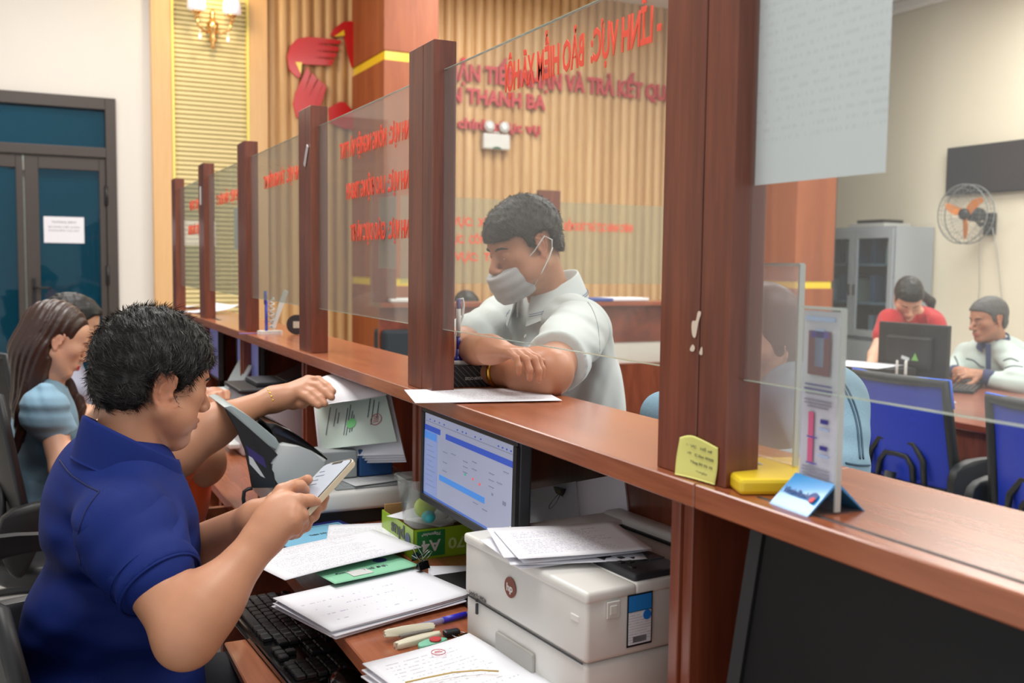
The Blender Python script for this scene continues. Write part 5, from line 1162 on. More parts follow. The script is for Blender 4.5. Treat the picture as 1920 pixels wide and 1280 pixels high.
from mathutils.bvhtree import BVHTree
def drape(name, ob, lines, m, r_=.0012, par=None, lift=.0006, sub=7):
    """thin stitched lines laid on the cloth where the photo shows them"""
    par = par or ob.parent; off = par.location; me = ob.data
    bv = BVHTree.FromPolygons([v.co+off for v in me.vertices], [tuple(p.vertices) for p in me.polygons]); mb = MB(); n = 0
    for ln in lines:
        A_ = np.array(ln, float); pp = []
        for i in range(len(A_)-1):
            p0, p1, p2, p3 = A_[max(i-1, 0)], A_[i], A_[i+1], A_[min(i+2, len(A_)-1)]
            for t in np.linspace(0, 1, sub, endpoint=i == len(A_)-2): pp.append(.5*((2*p1)+(-p0+p2)*t+(2*p0-5*p1+4*p2-p3)*t*t+(-p0+3*p1-3*p2+p3)*t**3))
        pts = []
        for x, y in pp:
            d = (P(x, y, 1)-CAM).normalized(); h = bv.ray_cast(CAM, d)
            if h[0] is not None and (not pts or (h[0]-off-pts[-1]).length < .06): pts.append(h[0]+h[1]*(lift if h[1].dot(d) < 0 else -lift)-off)
        if len(pts) > 2: mb.tube(pts, r_, 6); n += 1
    if n: return mb.build(name, m, par)
# ============ man in the blue shirt, phone in both hands ============
A = person('man with short black hair in a navy blue polo shirt looking at his phone', 'person', .1, 1.62)
frA = yawpitch(19, 13, 0); cA = P(288, 716, 1.73); sA = .945
nkA = P(236, 900, 1.70)
sd, TA = head_sdf(.0024, cA, frA, sA, nkA, (.056, .064), fat=.006, eye=.002, eyez=-.005, nk=.014, ears=1.12, ed=(-.006, -.013))
SR, ER, WR = P(240, 1000, 1.54), P(352, 1180, 1.43), P(497, 1003, 1.505)
SL, EL, WL = P(285, 960, 1.90), P(300, 1060, 1.86), P(482, 972, 1.64)
ar = SDF(.0028)
ar.cone(SR, ER, .054, .045, .01).cone(ER, ER+(WR-ER)*.3, .040, .041, .03).cone(ER+(WR-ER)*.25, WR, .041, .0265, .03).ell(ER+Vector((-.006, -.004, -.022)), (.031, .033, .028), None, .03)
ar.cone(WR, P(508, 985, 1.51), .0285, .029, .02)
kn = [(529, 921, 1.545), (545, 938, 1.520), (551, 957, 1.505), (549, 976, 1.495)]; rt = [(499, 985, 1.525), (503, 992, 1.512), (507, 1000, 1.503), (510, 1006, 1.496)]
for a, b in zip(rt, kn): ar.cone(P(*a), P(*b), .0155, .0125, .016)
ar.ell(P(524, 965, 1.52), (.030, .024, .030), None, .02)
ar.chain([P(*v) for v in ((529, 921, 1.545), (549, 912, 1.552), (563, 911, 1.563), (573, 919, 1.572))], [.0115, .0100, .0092, .0078], .005)
ar.chain([P(*v) for v in ((543, 944, 1.515), (562, 938, 1.515), (580, 938, 1.528), (593, 941, 1.543))], [.012, .0104, .0096, .0082], .005)
ar.chain([P(*v) for v in ((551, 957, 1.505), (566, 966, 1.512), (568, 980, 1.53), (556, 986, 1.545))], [.0115, .0100, .0092, .0080], .005)
ar.chain([P(*v) for v in ((549, 976, 1.495), (556, 990, 1.505), (551, 999, 1.525), (540, 996, 1.54))], [.0105, .0090, .0082, .0072], .005)
ar.chain([P(*v) for v in ((503, 958, 1.55), (515, 938, 1.575), (530, 930, 1.595), (540, 934, 1.60))], [.015, .0125, .011, .009], .008)
al = SDF(.003)
al.cone(SL, EL, .055, .05, .01).cone(EL, WL, .047, .028, .03)
PH0, PHs = P(598, 913, 1.582), None
for o_ in range(4):
    b0 = P(500+4*o_, 958+7*o_, 1.625-.002*o_); b1 = P(556-7*o_, 950+12*o_, 1.625-.008*o_); al.cone(b0, b1, .0145, .0115, .014)
al.cone(WL, P(498, 968, 1.635), .028, .027, .02)
for c_ in (((556, 950, 1.625), (583, 958, 1.605), (601, 948, 1.585), (609, 931, 1.575)), ((549, 962, 1.617), (572, 975, 1.60), (588, 966, 1.58), (594, 951, 1.57)), ((542, 974, 1.609), (558, 990, 1.592), (573, 986, 1.575), (580, 972, 1.565)), ((535, 986, 1.60), (545, 1000, 1.585), (556, 998, 1.573), (562, 988, 1.565))):
    al.chain([P(*v) for v in c_], [.0112, .0100, .0092, .0080], .004)
al.chain([P(*v) for v in ((505, 950, 1.635), (525, 928, 1.625), (553, 913, 1.610), (577, 899, 1.598))], [.015, .0125, .0112, .0088], .008)
tor = SDF(.012); tor.cone(nkA, P(230, 1150, 1.72), .07, .11).cone(P(230, 1150, 1.72), P(215, 1330, 1.72), .11, .12)
fc = face_col(TA, sA, SK['warm'], (186, 104, 92))
body = organic('body', [sd, ar, al, tor], M_skin, A, fc, 2)
eyes(TA, frA, sA, A, .5); brows(TA, frA, sA, A, (24, 20, 20))
hr = short_hair('hair', TA, frA, sA, A, M_hair, .003, .0095, .018, ys=[-.13, -.085, -.052, -.044, -.038, .006, .012, .030, .040, .058, .085, .12], zs=[-.070, -.066, -.058, -.04, .020, .020, -.034, -.030, .014, .036, .050, .054], rough=.0018)
flowA = lambda q: np.stack([q[:, 0]*2.0, np.where(q[:, 2] > .06, .9, -.25)+0*q[:, 1], np.where(q[:, 2] > .08, .15, -1.1)], 1)
notear = lambda q: ~(((q[:, 1] > -.056) & (q[:, 1] < .010) & (q[:, 2] < .036) | (q[:, 2] < .004) & (q[:, 1] > -.03)))
strands('hair_strands', hr, TA, frA, sA, hr, mat('hair_strand', (22, 19, 19), .3, spec=.6), 12000, .028, flowA, 4, .0005, .46, .55, notear)
strands('grey_hairs', hr, TA, frA, sA, hr, mat('hair_grey', (150, 146, 142), .35), 260, .022, flowA, 9, .0004, .32, .4, notear)
# polo shirt
M_blue = mat('navy_cloth', (11, 34, 104), .75, bump=.2, bscale=900, var=.04, vscale=25, spec=.25)
fA = Vector((math.cos(math.radians(15)), math.sin(math.radians(15)), 0)); rA = fA.cross(Vector((0, 0, 1)))
UPA = Vector((.16, 0, 1)).normalized(); frT = np.array(frame(fA, UPA))
sh = SDF(.0055)
ch = P(232, 1030, 1.72); be = P(212, 1190, 1.73)
sh.ell(ch, (.18, .118, .19), frT, .03).ell(be, (.175, .142, .17), frT, .05).ell(P(212, 1330, 1.73), (.175, .145, .16), frT, .05)
sh.cone(SR+(nkA-SR)*.15, nkA, .070, .066, .05).cone(SL, nkA, .066, .066, .05).ell(P(190, 940, 1.73), (.13, .080, .12), frT, .05)
sh.cone(SR, SR+(ER-SR)*.50, .070, .060, .045)
sh.cut(SR+(ER-SR)*.60+Vector((.02, 0, 0)), (ER-SR)+Vector((.05, 0, .05)), tuple(P(300, 1090, 1.50)-Vector((.10, .11, .11))), tuple(P(300, 1090, 1.46)+Vector((.10, .11, .11))), .002) if 0 else None
sh.cone(SL, SL+(EL-SL)*.9, .072, .072, .04)
hemc = SR+(ER-SR)*.56; hemn = (ER-SR).normalized()
sh.warp(fold(P(200, 1080, 1.6), (.3, 0, 1), 62, .010, .13)).warp(fold(P(130, 1180, 1.6), (-.5, 0, 1), 44, .008, .2)).warp(fold(P(330, 990, 1.5), (.5, .2, -1), 70, .008, .09)).warp(fold(P(210, 1240, 1.55), (.2, 0, 1), 40, .013, .18)).warp(fold(P(170, 1000, 1.6), (1, 0, .3), 75, .003, .1))
shirt = organic('polo_shirt', sh, M_blue, A, None, 2)
# sleeve over the near upper arm, cut clean at the hem with a turned edge
sl = SDF(.0045); sl.cone(SR+(ER-SR)*.0, SR+(ER-SR)*.72, .078, .0605, .02)
sl.warp(fold(SR+(ER-SR)*.5, (ER-SR)+Vector((.06, 0, 0)), 62, .0055, .10)).warp(fold(SR, (.6, 0, -1), 70, .005, .08))
sl.cone(SR, ER, .058, .060, .003, 'sub') if 0 else None
sl.cut(hemc, hemn+Vector((.10, 0, -.10)))
sv = organic('sleeve', sl, M_blue, A, None, 2)
hm = MB(); un = hemn.orthogonal().normalized(); vn = hemn.cross(un)
nn = (hemn+Vector((.10, 0, -.10))).normalized(); un = nn.orthogonal().normalized(); vn = nn.cross(un)
hm.tube([hemc-A.location-nn*.0+(un*math.cos(a)+vn*math.sin(a))*.0635 for a in np.linspace(0, 2*PI, 41)[:-1]], .0022, 6, True); hm.tube([hemc-A.location-nn*.026+(un*math.cos(a)+vn*math.sin(a))*.0655 for a in np.linspace(0, 2*PI, 41)[:-1]], .0012, 6, True)
hm.build('sleeve_hem', M_blue, A)
# collar
def collar(name, par, n0, fr_, r0, r1, hgt, m, gap=.5, tilt=.35, tk=.003, drop=.012, off=(0, 0, 0), flare=1.22):
    """fold-over collar: a band round the neck, open at the front"""
    rows = []; K = 28; f_ = Matrix([list(v) for v in fr_]) if not isinstance(fr_, Matrix) else fr_
    for j, (rr, zz) in enumerate(((1.0, -.012), (.99, hgt*.55), (1.0, hgt), (1.07, hgt*.92), (flare, -drop*.2), (flare*1.06, -drop))):
        row = []
        for i in range(K+1):
            a = gap/2+(2*PI-gap)*i/K; c_, s_ = math.cos(a), math.sin(a)
            row.append(Vector(n0)-par.location+f_ @ Vector((s_*r0*rr, c_*r1*rr, zz-tilt*c_*r1*(.9 if j < 6 else 1)-(.016*(max(0, c_)**3) if j >= 4 else 0)))+Vector(off))
        rows.append(row)
    return patch(name, rows, m, tk, par, 3)
collar('collar', A, P(247, 868, 1.69), frame(fA, Vector((.25, 0, 1))), .071, .074, .042, M_blue, .55, .66, .003, .026)
M_seam = mat('navy_seam', (8, 22, 74), .8)
drape('shirt_seam', shirt, [((112, 862), (132, 888), (160, 908), (186, 922)), ((152, 1060), (146, 1010), (160, 960), (186, 922))], M_seam, .0013)
drape('sleeve_seam', sv, [((186, 922), (215, 898), (252, 888), (292, 900))], M_seam, .0013)
lg = SDF(.010); kR, kL = P(400, 1330, 1.55)+Vector((0, 0, -.02)), P(420, 1300, 1.85); hp = P(212, 1390, 1.73)
lg.ell(hp, (.17, .16, .12), frT, .03).cone(hp+rA*.09, Vector((.50, 1.45, .58)), .095, .07, .04).cone(hp-rA*.09, Vector((.42, 1.80, .58)), .095, .07, .04).cone(Vector((.50, 1.45, .58)), Vector((.46, 1.45, .10)), .065, .05, .03).cone(Vector((.42, 1.80, .58)), Vector((.40, 1.80, .10)), .065, .05, .03)
organic('trousers', lg, cloth((28, 30, 38), 'dark_trousers'), A, None, 1)
shoe = SDF(.008); 
for v in (Vector((.46, 1.45, .045)), Vector((.40, 1.80, .045))): shoe.ell(v+Vector((.05, 0, 0)), (.13, .045, .045), None, .02)
organic('shoes', shoe, M_black, A, None, 1)
# the phone he holds
n_ = (_R*-.45+_U*.85-_F*.31).normalized(); e1 = (_R*.42+_U*.50+_F*.76).normalized()
phm = frame_mtx(P(592, 920, 1.588), n_.cross(e1)*-1 if 0 else e1.cross(n_), e1)
ph = thing('mobile_phone', 'smartphone in a clear beige case held by the man in blue', 'phone'); ph.matrix_basis = phm
MB().prism(rrect(.0365, .075, .012), .009, Matrix.Translation((0, 0, -.0045)), .0015, 2).build('case', mat('case_beige', (196, 182, 156), .3, coat=.4), ph)
MB().prism(rrect(.0345, .073, .011), .001, Matrix.Translation((0, 0, .0042))).build('screen_border', M_blackg, ph)
sc_ = MB().prism(rrect(.0325, .0708, .009), .0006, Matrix.Translation((0, 0, .0050))).build('screen', mat('phone_screen', (150, 158, 172), .2, emit=.35, coat=.5), ph)
MB().bx(-.012, .012, .065, .0712, .0054, .0060, .0003, 1).build('notch', M_blackg, ph)
tx = MB()
for k, (y, w_) in enumerate(((.048, .012), (.036, .02), (.024, .016), (.012, .022), (0, .014), (-.012, .02), (-.024, .018), (-.036, .02))): tx.bx(-.026, -.026+w_, y-.0012, y+.0012, .0054, .0058)
tx.build('screen_text', mat('phone_text', (70, 80, 100), .4, emit=.1), ph)

# ============ masked customer leaning on the ledge ============
B = person('masked man in a white polo shirt leaning with folded arms on the ledge', 'person', 1.25, 2.1)
frB = yawpitch(184, 20, 0); cB = P(983, 462, 2.46); sB = .94
nkB = P(1040, 590, 2.56)
sd, TB = head_sdf(.0028, cB, frB, sB, nkB, (.055, .062), fat=.003, eye=.0018, eyez=-.005)
LZ2 = 1.108
bSL = P(1085, 618, 2.42); bEL = PZ(1030, 698, LZ2+.043); bWL = PZ(925, 696, LZ2+.030)
bSR = P(945, 605, 2.80); bER = PZ(850, 655, LZ2+.05); bWR = PZ(918, 655, LZ2+.09)
ab = SDF(.0035); ab.cone(bSL, bEL, .050, .043, .01).cone(bEL, bEL+(bWL-bEL)*.35, .040, .041, .03).cone(bEL+(bWL-bEL)*.3, bWL, .041, .027, .03)
auto_hand(ab, bWL, (bWL-bEL), (0, 0, -1), 1, 1., .35)
ac = SDF(.0030); ac.cone(bSR, bER, .05, .045, .01).cone(bER, bWR, .044, .029, .03)
hd = P(955, 658, 1.98)
w0 = bWR; hdir = (PZ(1000, 664, LZ2+.088)-w0).normalized()
auto_hand(ac, w0, hdir, (0, -.1, -1), -1, .84, .75)
tB = SDF(.012); tB.cone(nkB, P(1075, 760, 2.6), .06, .10)
organic('body', [sd, ab, ac, tB], M_skin, B, face_col(TB, sB, SK['tan']), 2)
eyes(TB, frB, sB, B, .4); brows(TB, frB, sB, B, (26, 22, 22), 1.1)
hB = short_hair('hair', TB, frB, sB, B, mat('hair_cropped', (30, 28, 27), .5, bump=.5, bscale=500), .003, .009, .014, ys=[-.13, -.09, -.06, -.048, -.038, .006, .010, .026, .036, .052, .080, .12], zs=[-.05, -.045, -.028, .0, .034, .034, .0, .006, .034, .046, .040, .042], rough=.0012, seed=8)
flowB = lambda q: np.stack([q[:, 0]*1.2, np.where(q[:, 1] > .0, .9, .1), np.where(q[:, 1] > .05, -.4, -.8)], 1)
strands('hair_strands', hB, TB, frB, sB, hB, mat('hair_strand', (22, 19, 19), .3), 9000, .020, flowB, 14, .0006, .40, .25, lambda q: (q[:, 2] > .035))
# mask
mk = SDF(.003); R3 = np.array(frB)
mk.ell(TB(0, .052, -.062), (.058, .068, .060), R3, .01).cone(TB(0, .100, -.024), TB(0, .085, -.1), .024, .030, .02)
mk.cut(TB(0, .02, -.018), tuple(frB @ Vector((0, .28, 1)))).cut(TB(0, .030, -.06), tuple(frB @ Vector((0, -1, .12)))).cut(TB(0, .02, -.116), tuple(frB @ Vector((0, -.1, -1))))
mk.warp(lambda p: (-.0016*np.abs(np.sin(((p-_v(TB(0, 0, 0))) @ _v(frB @ Vector((0, .25, 1))))*110))*1.3).astype(np.float32))
organic('face_mask', mk, cloth((172, 170, 172), 'mask_cloth', .8, .2), B, None, 1)
for q in (-1, 1):
    MB().tube([TB(q*.056, .050, -.030)-B.location, TB(q*.0765, .018, -.006)-B.location, TB(q*.0880, -.016, .022)-B.location, TB(q*.088, -.034, .006)-B.location, TB(q*.080, -.030, -.022)-B.location], .0016, 6).tube([TB(q*.058, .036, -.092)-B.location, TB(q*.0755, .008, -.060)-B.location, TB(q*.080, -.016, -.036)-B.location, TB(q*.084, -.032, -.014)-B.location], .0016, 6).build('ear_loop', M_wplas, B)
# polo
M_wp = cloth((203, 209, 208), 'white_knit', .8, .15); shb = SDF(.006); fB = Vector((-.97, -.15, 0)).normalized(); frB2 = np.array(frame(fB, Vector((-.35, 0, 1))))
shb.ell(P(1040, 672, 2.60), (.200, .120, .175), frB2, .03).ell(P(1066, 775, 2.62), (.175, .125, .21), frB2, .06).ell(P(1075, 910, 2.66), (.17, .125, .2), frB2, .06)
shb.cone(bSL, nkB, .078, .062, .05).cone(bSR, nkB, .074, .062, .05)
shb.cone(bSR, bSR+(bER-bSR)*.72, .070, .066, .04)
shb.cone(nkB, nkB+Vector((0, 0, .1)), .045, .045, .01, 'sub')
for c_, d_, f_, a_, r_ in ((P(1060, 640, 2.4), (1, 0, .9), 75, .007, .10), (P(1100, 720, 2.45), (1, 0, -.4), 60, .009, .12), (P(1010, 640, 2.45), (.5, 0, -1), 70, .007, .10), (P(930, 640, 2.6), (1, 0, .5), 80, .004, .1)): shb.warp(fold(c_, d_, f_, a_, r_))
organic('polo_shirt', shb, M_wp, B, None, 2)
slb = SDF(.0045); slb.cone(bSL+Vector((0, 0, .0)), bSL+(bEL-bSL)*.95, .076, .064, .02)
slb.warp(fold(bSL+(bEL-bSL)*.4+Vector((0, -.05, 0)), Vector((.6, 0, 1)), 80, .006, .12))
hB2 = bSL+(bEL-bSL)*.80; nB2 = ((bEL-bSL).normalized()+Vector((-.10, 0, -.0))); slb.cut(hB2, nB2)
organic('sleeve', slb, M_wp, B, None, 2)
M_navyl = mat('navy_line', (60, 70, 130), .7); M_wseam = mat('pale_seam', (150, 158, 160), .8)
drape('shirt_seam', bpy.data.objects['sleeve.001'], [((1082, 548), (1108, 575), (1122, 620), (1124, 690))], M_wseam, .0010)
collar('collar', B, nkB+Vector((-.022, 0, .040)), frame(fB, Vector((-.32, 0, 1))), .075, .078, .040, M_wp, .8, .50, .0035, .022, flare=1.30)
bm_ = MB(); f_ = frame(fB, Vector((-.32, 0, 1)))
for zz, rr in ((-.012, 1.375), (-.007, 1.355)):
    bm_.tube([nkB+Vector((-.022, 0, .040))-B.location+f_ @ Vector((math.sin(a)*.075*rr, math.cos(a)*.078*rr, zz-.50*math.cos(a)*.078*.9)) for a in np.linspace(.5, 2*PI-.5, 30)], .0008, 5)
bm_.build('collar_stripe', M_navyl, B)
for k in range(2): MB().lathe([(.0045, 0), (.0045, .002)], 12, mtx=frame_mtx(P(984-2*k, 630+22*k, 2.45)-B.location, (0, 1, 0), (.2, 0, 1))).build('button', M_wplas, B)
lgB = SDF(.012); hB_ = P(1085, 1000, 2.7); lgB.ell(hB_, (.17, .13, .14), frB2, .03)
for q in (-.1, .1): lgB.cone(hB_+Vector((0, q, 0)), Vector((hB_.x-.02, hB_.y+q, .05)), .09, .06, .03)
organic('trousers', lgB, cloth((40, 42, 52), 'charcoal_trousers'), B, None, 1)
wt = thing('wristwatch', 'gold wristwatch on the wrist of the masked customer', 'watch'); wd = (bWL-bEL).normalized(); wp_ = bWL-wd*.022
wt.matrix_basis = frame_mtx(wp_, wd.cross(Vector((0, -.85, .5))), wd)
wt_b = MB().tube([(.033*math.cos(a), 0, .031*math.sin(a)) for a in np.linspace(0, 2*PI, 28)[:-1]], .005, 8, True); wt_b.build('bracelet', mat('gold', (212, 168, 70), .25, metal=1), wt)
MB().lathe([(.017, 0), (.018, .004), (.016, .008)], 22, mtx=Matrix.Translation((-.0, 0, .030))).build('case', mat('gold', (212, 168, 70), .25, metal=1), wt); MB().lathe([(.013, 0), (.013, .001)], 20, (0, 0, .0385)).build('dial', mat('dial', (230, 214, 160), .3), wt)

# ============ seated woman in orange whose arm lifts the page ============
Cc = person('woman in orange with a bracelet reaching to lift a page of the bundle', 'person', .15, 2.2)
frC = yawpitch(20, 18); cC = P(262, 700, 2.18); nkC = P(262, 800, 2.2)
sd, TC = head_sdf(.0045, cC, frC, .95, nkC, (.046, .05), eye=.003)
cS, cE, cW = P(300, 850, 2.12), P(352, 808, 2.08), P(510, 748, 2.14)
aC = SDF(.0028); aC.cone(cS, P(330, 850, 2.02), .045, .043, .02).cone(P(330, 850, 2.02), P(400, 800, 2.06), .046, .042, .03).cone(P(395, 798, 2.06), cW, .041, .0225, .03)
kn = [(578, 713, 2.165), (575, 722, 2.150), (568, 730, 2.140), (560, 737, 2.135)]
for i, k_ in enumerate(kn): aC.cone(P(515, 742+5*i, 2.15-.005*i), P(*k_), .015, .0115, .014)
aC.cone(cW, P(525, 746, 2.14), .0235, .0235, .02)
for c_ in (((578, 713, 2.165), (597, 713, 2.15), (613, 724, 2.13), (624, 734, 2.115)), ((575, 722, 2.150), (595, 725, 2.135), (611, 736, 2.118), (622, 745, 2.105)), ((568, 730, 2.140), (586, 737, 2.125), (600, 748, 2.11), (609, 757, 2.10)), ((560, 737, 2.135), (575, 744, 2.12), (588, 753, 2.11), (597, 760, 2.10))):
    aC.chain([P(*v) for v in c_], [.0112, .0098, .0090, .0076], .004)
aC.chain([P(530, 752, 2.15), P(550, 757, 2.15), P(566, 756, 2.14), P(577, 752, 2.13)], [.014, .012, .011, .009], .006)
aD = SDF(.004); dE = P(378, 868, 2.20); aD.cone(P(290, 830, 2.35), dE, .046, .047, .02).cone(dE, P(398, 785, 2.32), .047, .026, .03)
aD.ell(P(400, 752, 2.32), (.036, .030, .034), None, .01)
for i in range(4): aD.chain([P(405-14*i+8, 742+3*i, 2.31), P(418-12*i+6, 738+4*i, 2.29), P(425-12*i, 750+4*i, 2.275)], [.011, .010, .0085], .004)
organic('body', [sd, aC, aD], M_skin, Cc, face_col(TC, .95, SK['warm']), 1)
eyes(TC, frC, .95, Cc)
short_hair('hair', TC, frC, .95, Cc, M_hair, .005, .014, .016, ys=[-.13, -.02, .0, .02, .06, .12], zs=[-.13, -.13, -.08, .0, .05, .06])
tC = SDF(.008); frc = np.array(frame((.95, .3, 0), (.1, 0, 1)))
tC.ell(P(280, 905, 2.26), (.17, .125, .18), frc, .03).ell(P(252, 1040, 2.3), (.15, .12, .2), frc, .05).cone(P(292, 868, 2.14), nkC, .06, .05, .04).cone(P(270, 850, 2.4), nkC, .06, .05, .04).cone(P(300, 866, 2.12), P(318, 872, 2.08), .058, .054, .02)
organic('orange_top', tC, cloth((255, 100, 30), 'orange_cloth'), Cc, None, 2)
br = thing('gold_bracelet', 'gold bead bracelet on the reaching wrist', 'bracelet'); bd = (P(520, 745, 2.145)-cE).normalized(); bc = P(509, 750, 2.138); br.matrix_basis = frame_mtx(bc, bd.orthogonal(), bd)
for k in range(20):
    a = 2*PI*k/20; MB().ell((.0265*math.cos(a), 0, .0265*math.sin(a)), (.0036,)*3, n=8).build('bead', mat('gold', (212, 168, 70), .25, metal=1), br)
rg = MB().tube([(.0095*math.cos(a), .0095*math.sin(a), 0) for a in np.linspace(0, 2*PI, 18)[:-1]], .0012, 6, True).build('ring', mat('gold', (212, 168, 70), .25, metal=1)); rg.matrix_basis = frame_mtx(P(410, 747, 2.285), (0, 1, .2), (.2, 0, 1)); tag(rg, 'thin gold ring on the raised hand behind the face of the man in blue', 'ring')

for o in (Cc, br, rg):
    o.location = CAM+(o.location-CAM)*1.12; o.scale = o.scale*1.12
# ============ woman in the pale blue dress ============
Dp = person('young woman with long brown hair in a pale blue puff-sleeved dress', 'person', .0, 3.25)
frD = yawpitch(6, 22, 0); cD = P(106, 637, 3.2); sD = .95; nkD = P(92, 720, 3.22)
sd, TD = head_sdf(.0035, cD, frD, sD, nkD, (.045, .048), eye=.0016, eyez=-.006, lips=1.2, nose=.98)
dS, dE2, dW = P(98, 790, 3.10), P(118, 880, 3.05), P(190, 800, 3.1)
a1_ = SDF(.005); a1_.cone(dS, dE2, .042, .038, .01).cone(dE2, dW, .036, .024, .02); auto_hand(a1_, dW, (1, .1, .0), (0, 0, -1), -1, .9, .5)
a2_ = SDF(.005); a2_.cone(P(110, 770, 3.4), P(130, 840, 3.4), .042, .038, .01).cone(P(130, 840, 3.4), P(195, 765, 3.35), .036, .024, .02); auto_hand(a2_, P(195, 765, 3.35), (1, .1, .0), (0, 0, -1), 1, .9, .5)
organic('body', [sd, a1_, a2_], M_skin, Dp, face_col(TD, sD, SK['pale'], (206, 40, 60)), 1)
eyes(TD, frD, sD, Dp, .4); brows(TD, frD, sD, Dp, (40, 28, 24), .8)
M_lb = cloth((128, 166, 190), 'pale_blue_cloth', .75, .1); td = SDF(.007); frd = np.array(frame((1, .1, 0), (.25, 0, 1)))
td.ell(P(85, 800, 3.25), (.15, .10, .16), frd, .03).ell(P(72, 880, 3.28), (.125, .10, .16), frd, .04).cone(P(75, 960, 3.28), P(75, 1010, 3.28)+Vector((.32, 0, 0)), .10, .085, .04).cone(P(88, 745, 3.16), nkD, .05, .045, .04)
td.cone(nkD, nkD+Vector((.02, 0, .1)), .052, .05, .005, 'sub'); td.warp(fold(P(78, 860, 3.15), (0, 0, 1), 50, .003, .1))
td.warp(lambda p: (-.004*np.sin(((p-_v(P(80, 900, 3.2))) @ _v((1, .3, 0)))*110)*(p[..., 2] < P(80, 900, 3.2).z)).astype(np.float32))
organic('dress', td, M_lb, Dp, None, 1)
for q, c_ in ((1, P(84, 772, 3.08)), (-1, P(100, 765, 3.42))):
    ps_ = SDF(.005); ps_.ell(c_, (.082, .070, .088), frd, .02).cone(c_, c_+Vector((.045, 0, -.075)), .066, .052, .02); ps_.cut(c_+Vector((.035, 0, -.078)), (.3, 0, -1))
    ps_.warp(fold(c_+Vector((0, -.03, .02)), (.2, 0, 1), 95, .005, .10, 9)).warp(fold(c_+Vector((.0, -.03, .05)), (1, 0, .3), 110, .003, .06)); organic('puff_sleeve', ps_, M_lb, Dp, None, 1)
hD = SDF(.0045); RD = np.array(frD)
hD.ell(TD(0, -.018, .042), [.084*sD, .104*sD, .090*sD], RD, .01).ell(TD(0, -.055, -.03), [.082*sD, .065*sD, .09*sD], RD, .04)
hD.cone(TD(.0, -.062, -.06), P(60, 760, 3.2), .062, .055, .04).cone(P(60, 760, 3.2), P(48, 850, 3.18), .052, .022, .04).cone(TD(-.04, -.01, -.05), P(140, 760, 3.35), .035, .03, .03).cone(P(140, 760, 3.35), P(148, 850, 3.32), .028, .012, .03).cone(TD(.055, -.045, -.04), P(45, 770, 3.12), .03, .025, .03).cone(P(45, 770, 3.12), P(30, 850, 3.12), .025, .008, .03)
hD.ell(TD(0, .062, -.035), [.056*sD, .075*sD, .088*sD], RD, .008, 'sub'); hD.ell(TD(.085, .035, -.03), [.032*sD, .060*sD, .055*sD], RD, .008, 'sub'); hD.ell(TD(.09, .0, -.01), [.028, .030, .034], RD, .006, 'sub')
o_ = np.array(TD(0, 0, 0)); hD.warp(lambda p: (.0022*np.sin(((p-o_) @ _v(frD @ Vector((.6, 1, 0))))*260+2*np.sin(p[..., 2]*20))).astype(np.float32))
organic('long_hair', hD, mat('hair_darkbrown', (56, 34, 28), .38, bump=.3, bscale=150), Dp, None, 1)

# ============ woman with glasses behind her ============
Ep = person('woman with black hair and glasses behind the woman in pale blue', 'person', .15, 3.8)
frE = yawpitch(-4, 12); cE_ = P(136, 612, 3.72); nkE = P(132, 690, 3.74)
sd, TE = head_sdf(.0045, cE_, frE, .95, nkE, (.045, .048), eye=.0025, lips=1.1)
a1_ = SDF(.005); a1_.cone(P(140, 760, 3.6), P(165, 790, 3.6), .035, .03).cone(P(165, 790, 3.6), P(205, 762, 3.6), .03, .023, .02); auto_hand(a1_, P(170, 770, 3.62), (1, 0, 0), (0, 0, -1), -1, .9, .4)
organic('body', [sd, a1_], M_skin, Ep, face_col(TE, .95, SK['pale2'], (190, 80, 80)), 1); eyes(TE, frE, .95, Ep); brows(TE, frE, .95, Ep)
short_hair('hair', TE, frE, .95, Ep, M_hair, .005, .012, .014, ys=[-.13, -.02, -.01, .02, .05, .075, .12], zs=[-.18, -.18, -.05, .0, .04, .062, .066])
te = SDF(.008); te.ell(P(128, 790, 3.75), (.16, .10, .2), None, .03).cone(P(135, 740, 3.6), nkE, .055, .045, .03).ell(P(125, 900, 3.78), (.16, .14, .2), None, .04); organic('blouse', te, cloth((150, 152, 170), 'grey_blouse'), Ep, None, 1)
g_ = MB()
for q in (-1, 1):
    g_.tube([TE(q*.031+.020*math.cos(a), .106, .0+.016*math.sin(a))-Ep.location for a in np.linspace(0, 2*PI, 20)[:-1]], .0012, 5, True); g_.tube([TE(q*.051, .104, .004)-Ep.location, TE(q*.076, .06, .006)-Ep.location, TE(q*.080, -.005, .004)-Ep.location], .001, 5)
g_.tube([TE(-.011, .107, .003)-Ep.location, TE(.011, .107, .003)-Ep.location], .001, 5); g_.build('glasses', mat('glasses_dark', (60, 44, 30), .3), Ep)

# ============ denim-jacket visitor seated behind the nearest post ============
Fp = person('seated visitor in a light denim jacket partly hidden by the nearest post', 'person', 1.45, 1.7)
cF = P(1420, 640, 2.15); frF = yawpitch(190, 10); nkF = P(1440, 730, 2.18)
sd, TF = head_sdf(.006, cF, frF, .95, nkF, (.045, .05)); organic('body', sd, M_skin, Fp, face_col(TF, .95, SK['pale']), 1); eyes(TF, frF, .95, Fp)
hf = SDF(.006); RF = np.array(frF); hf.ell(TF(0, -.018, .042), [.082, .102, .088], RF, .01).cone(TF(0, -.05, -.02), P(1495, 720, 2.2), .075, .06, .04); hf.ell(TF(0, .07, -.03), [.06, .075, .085], RF, .008, 'sub'); organic('long_hair', hf, M_hairb, Fp, None, 1)
M_den = mat('denim', (124, 156, 174), .9, bump=.5, bscale=900, var=.16, vscale=260); tf = SDF(.006); frf = np.array(frame((-1, -.1, 0), (-.15, 0, 1)))
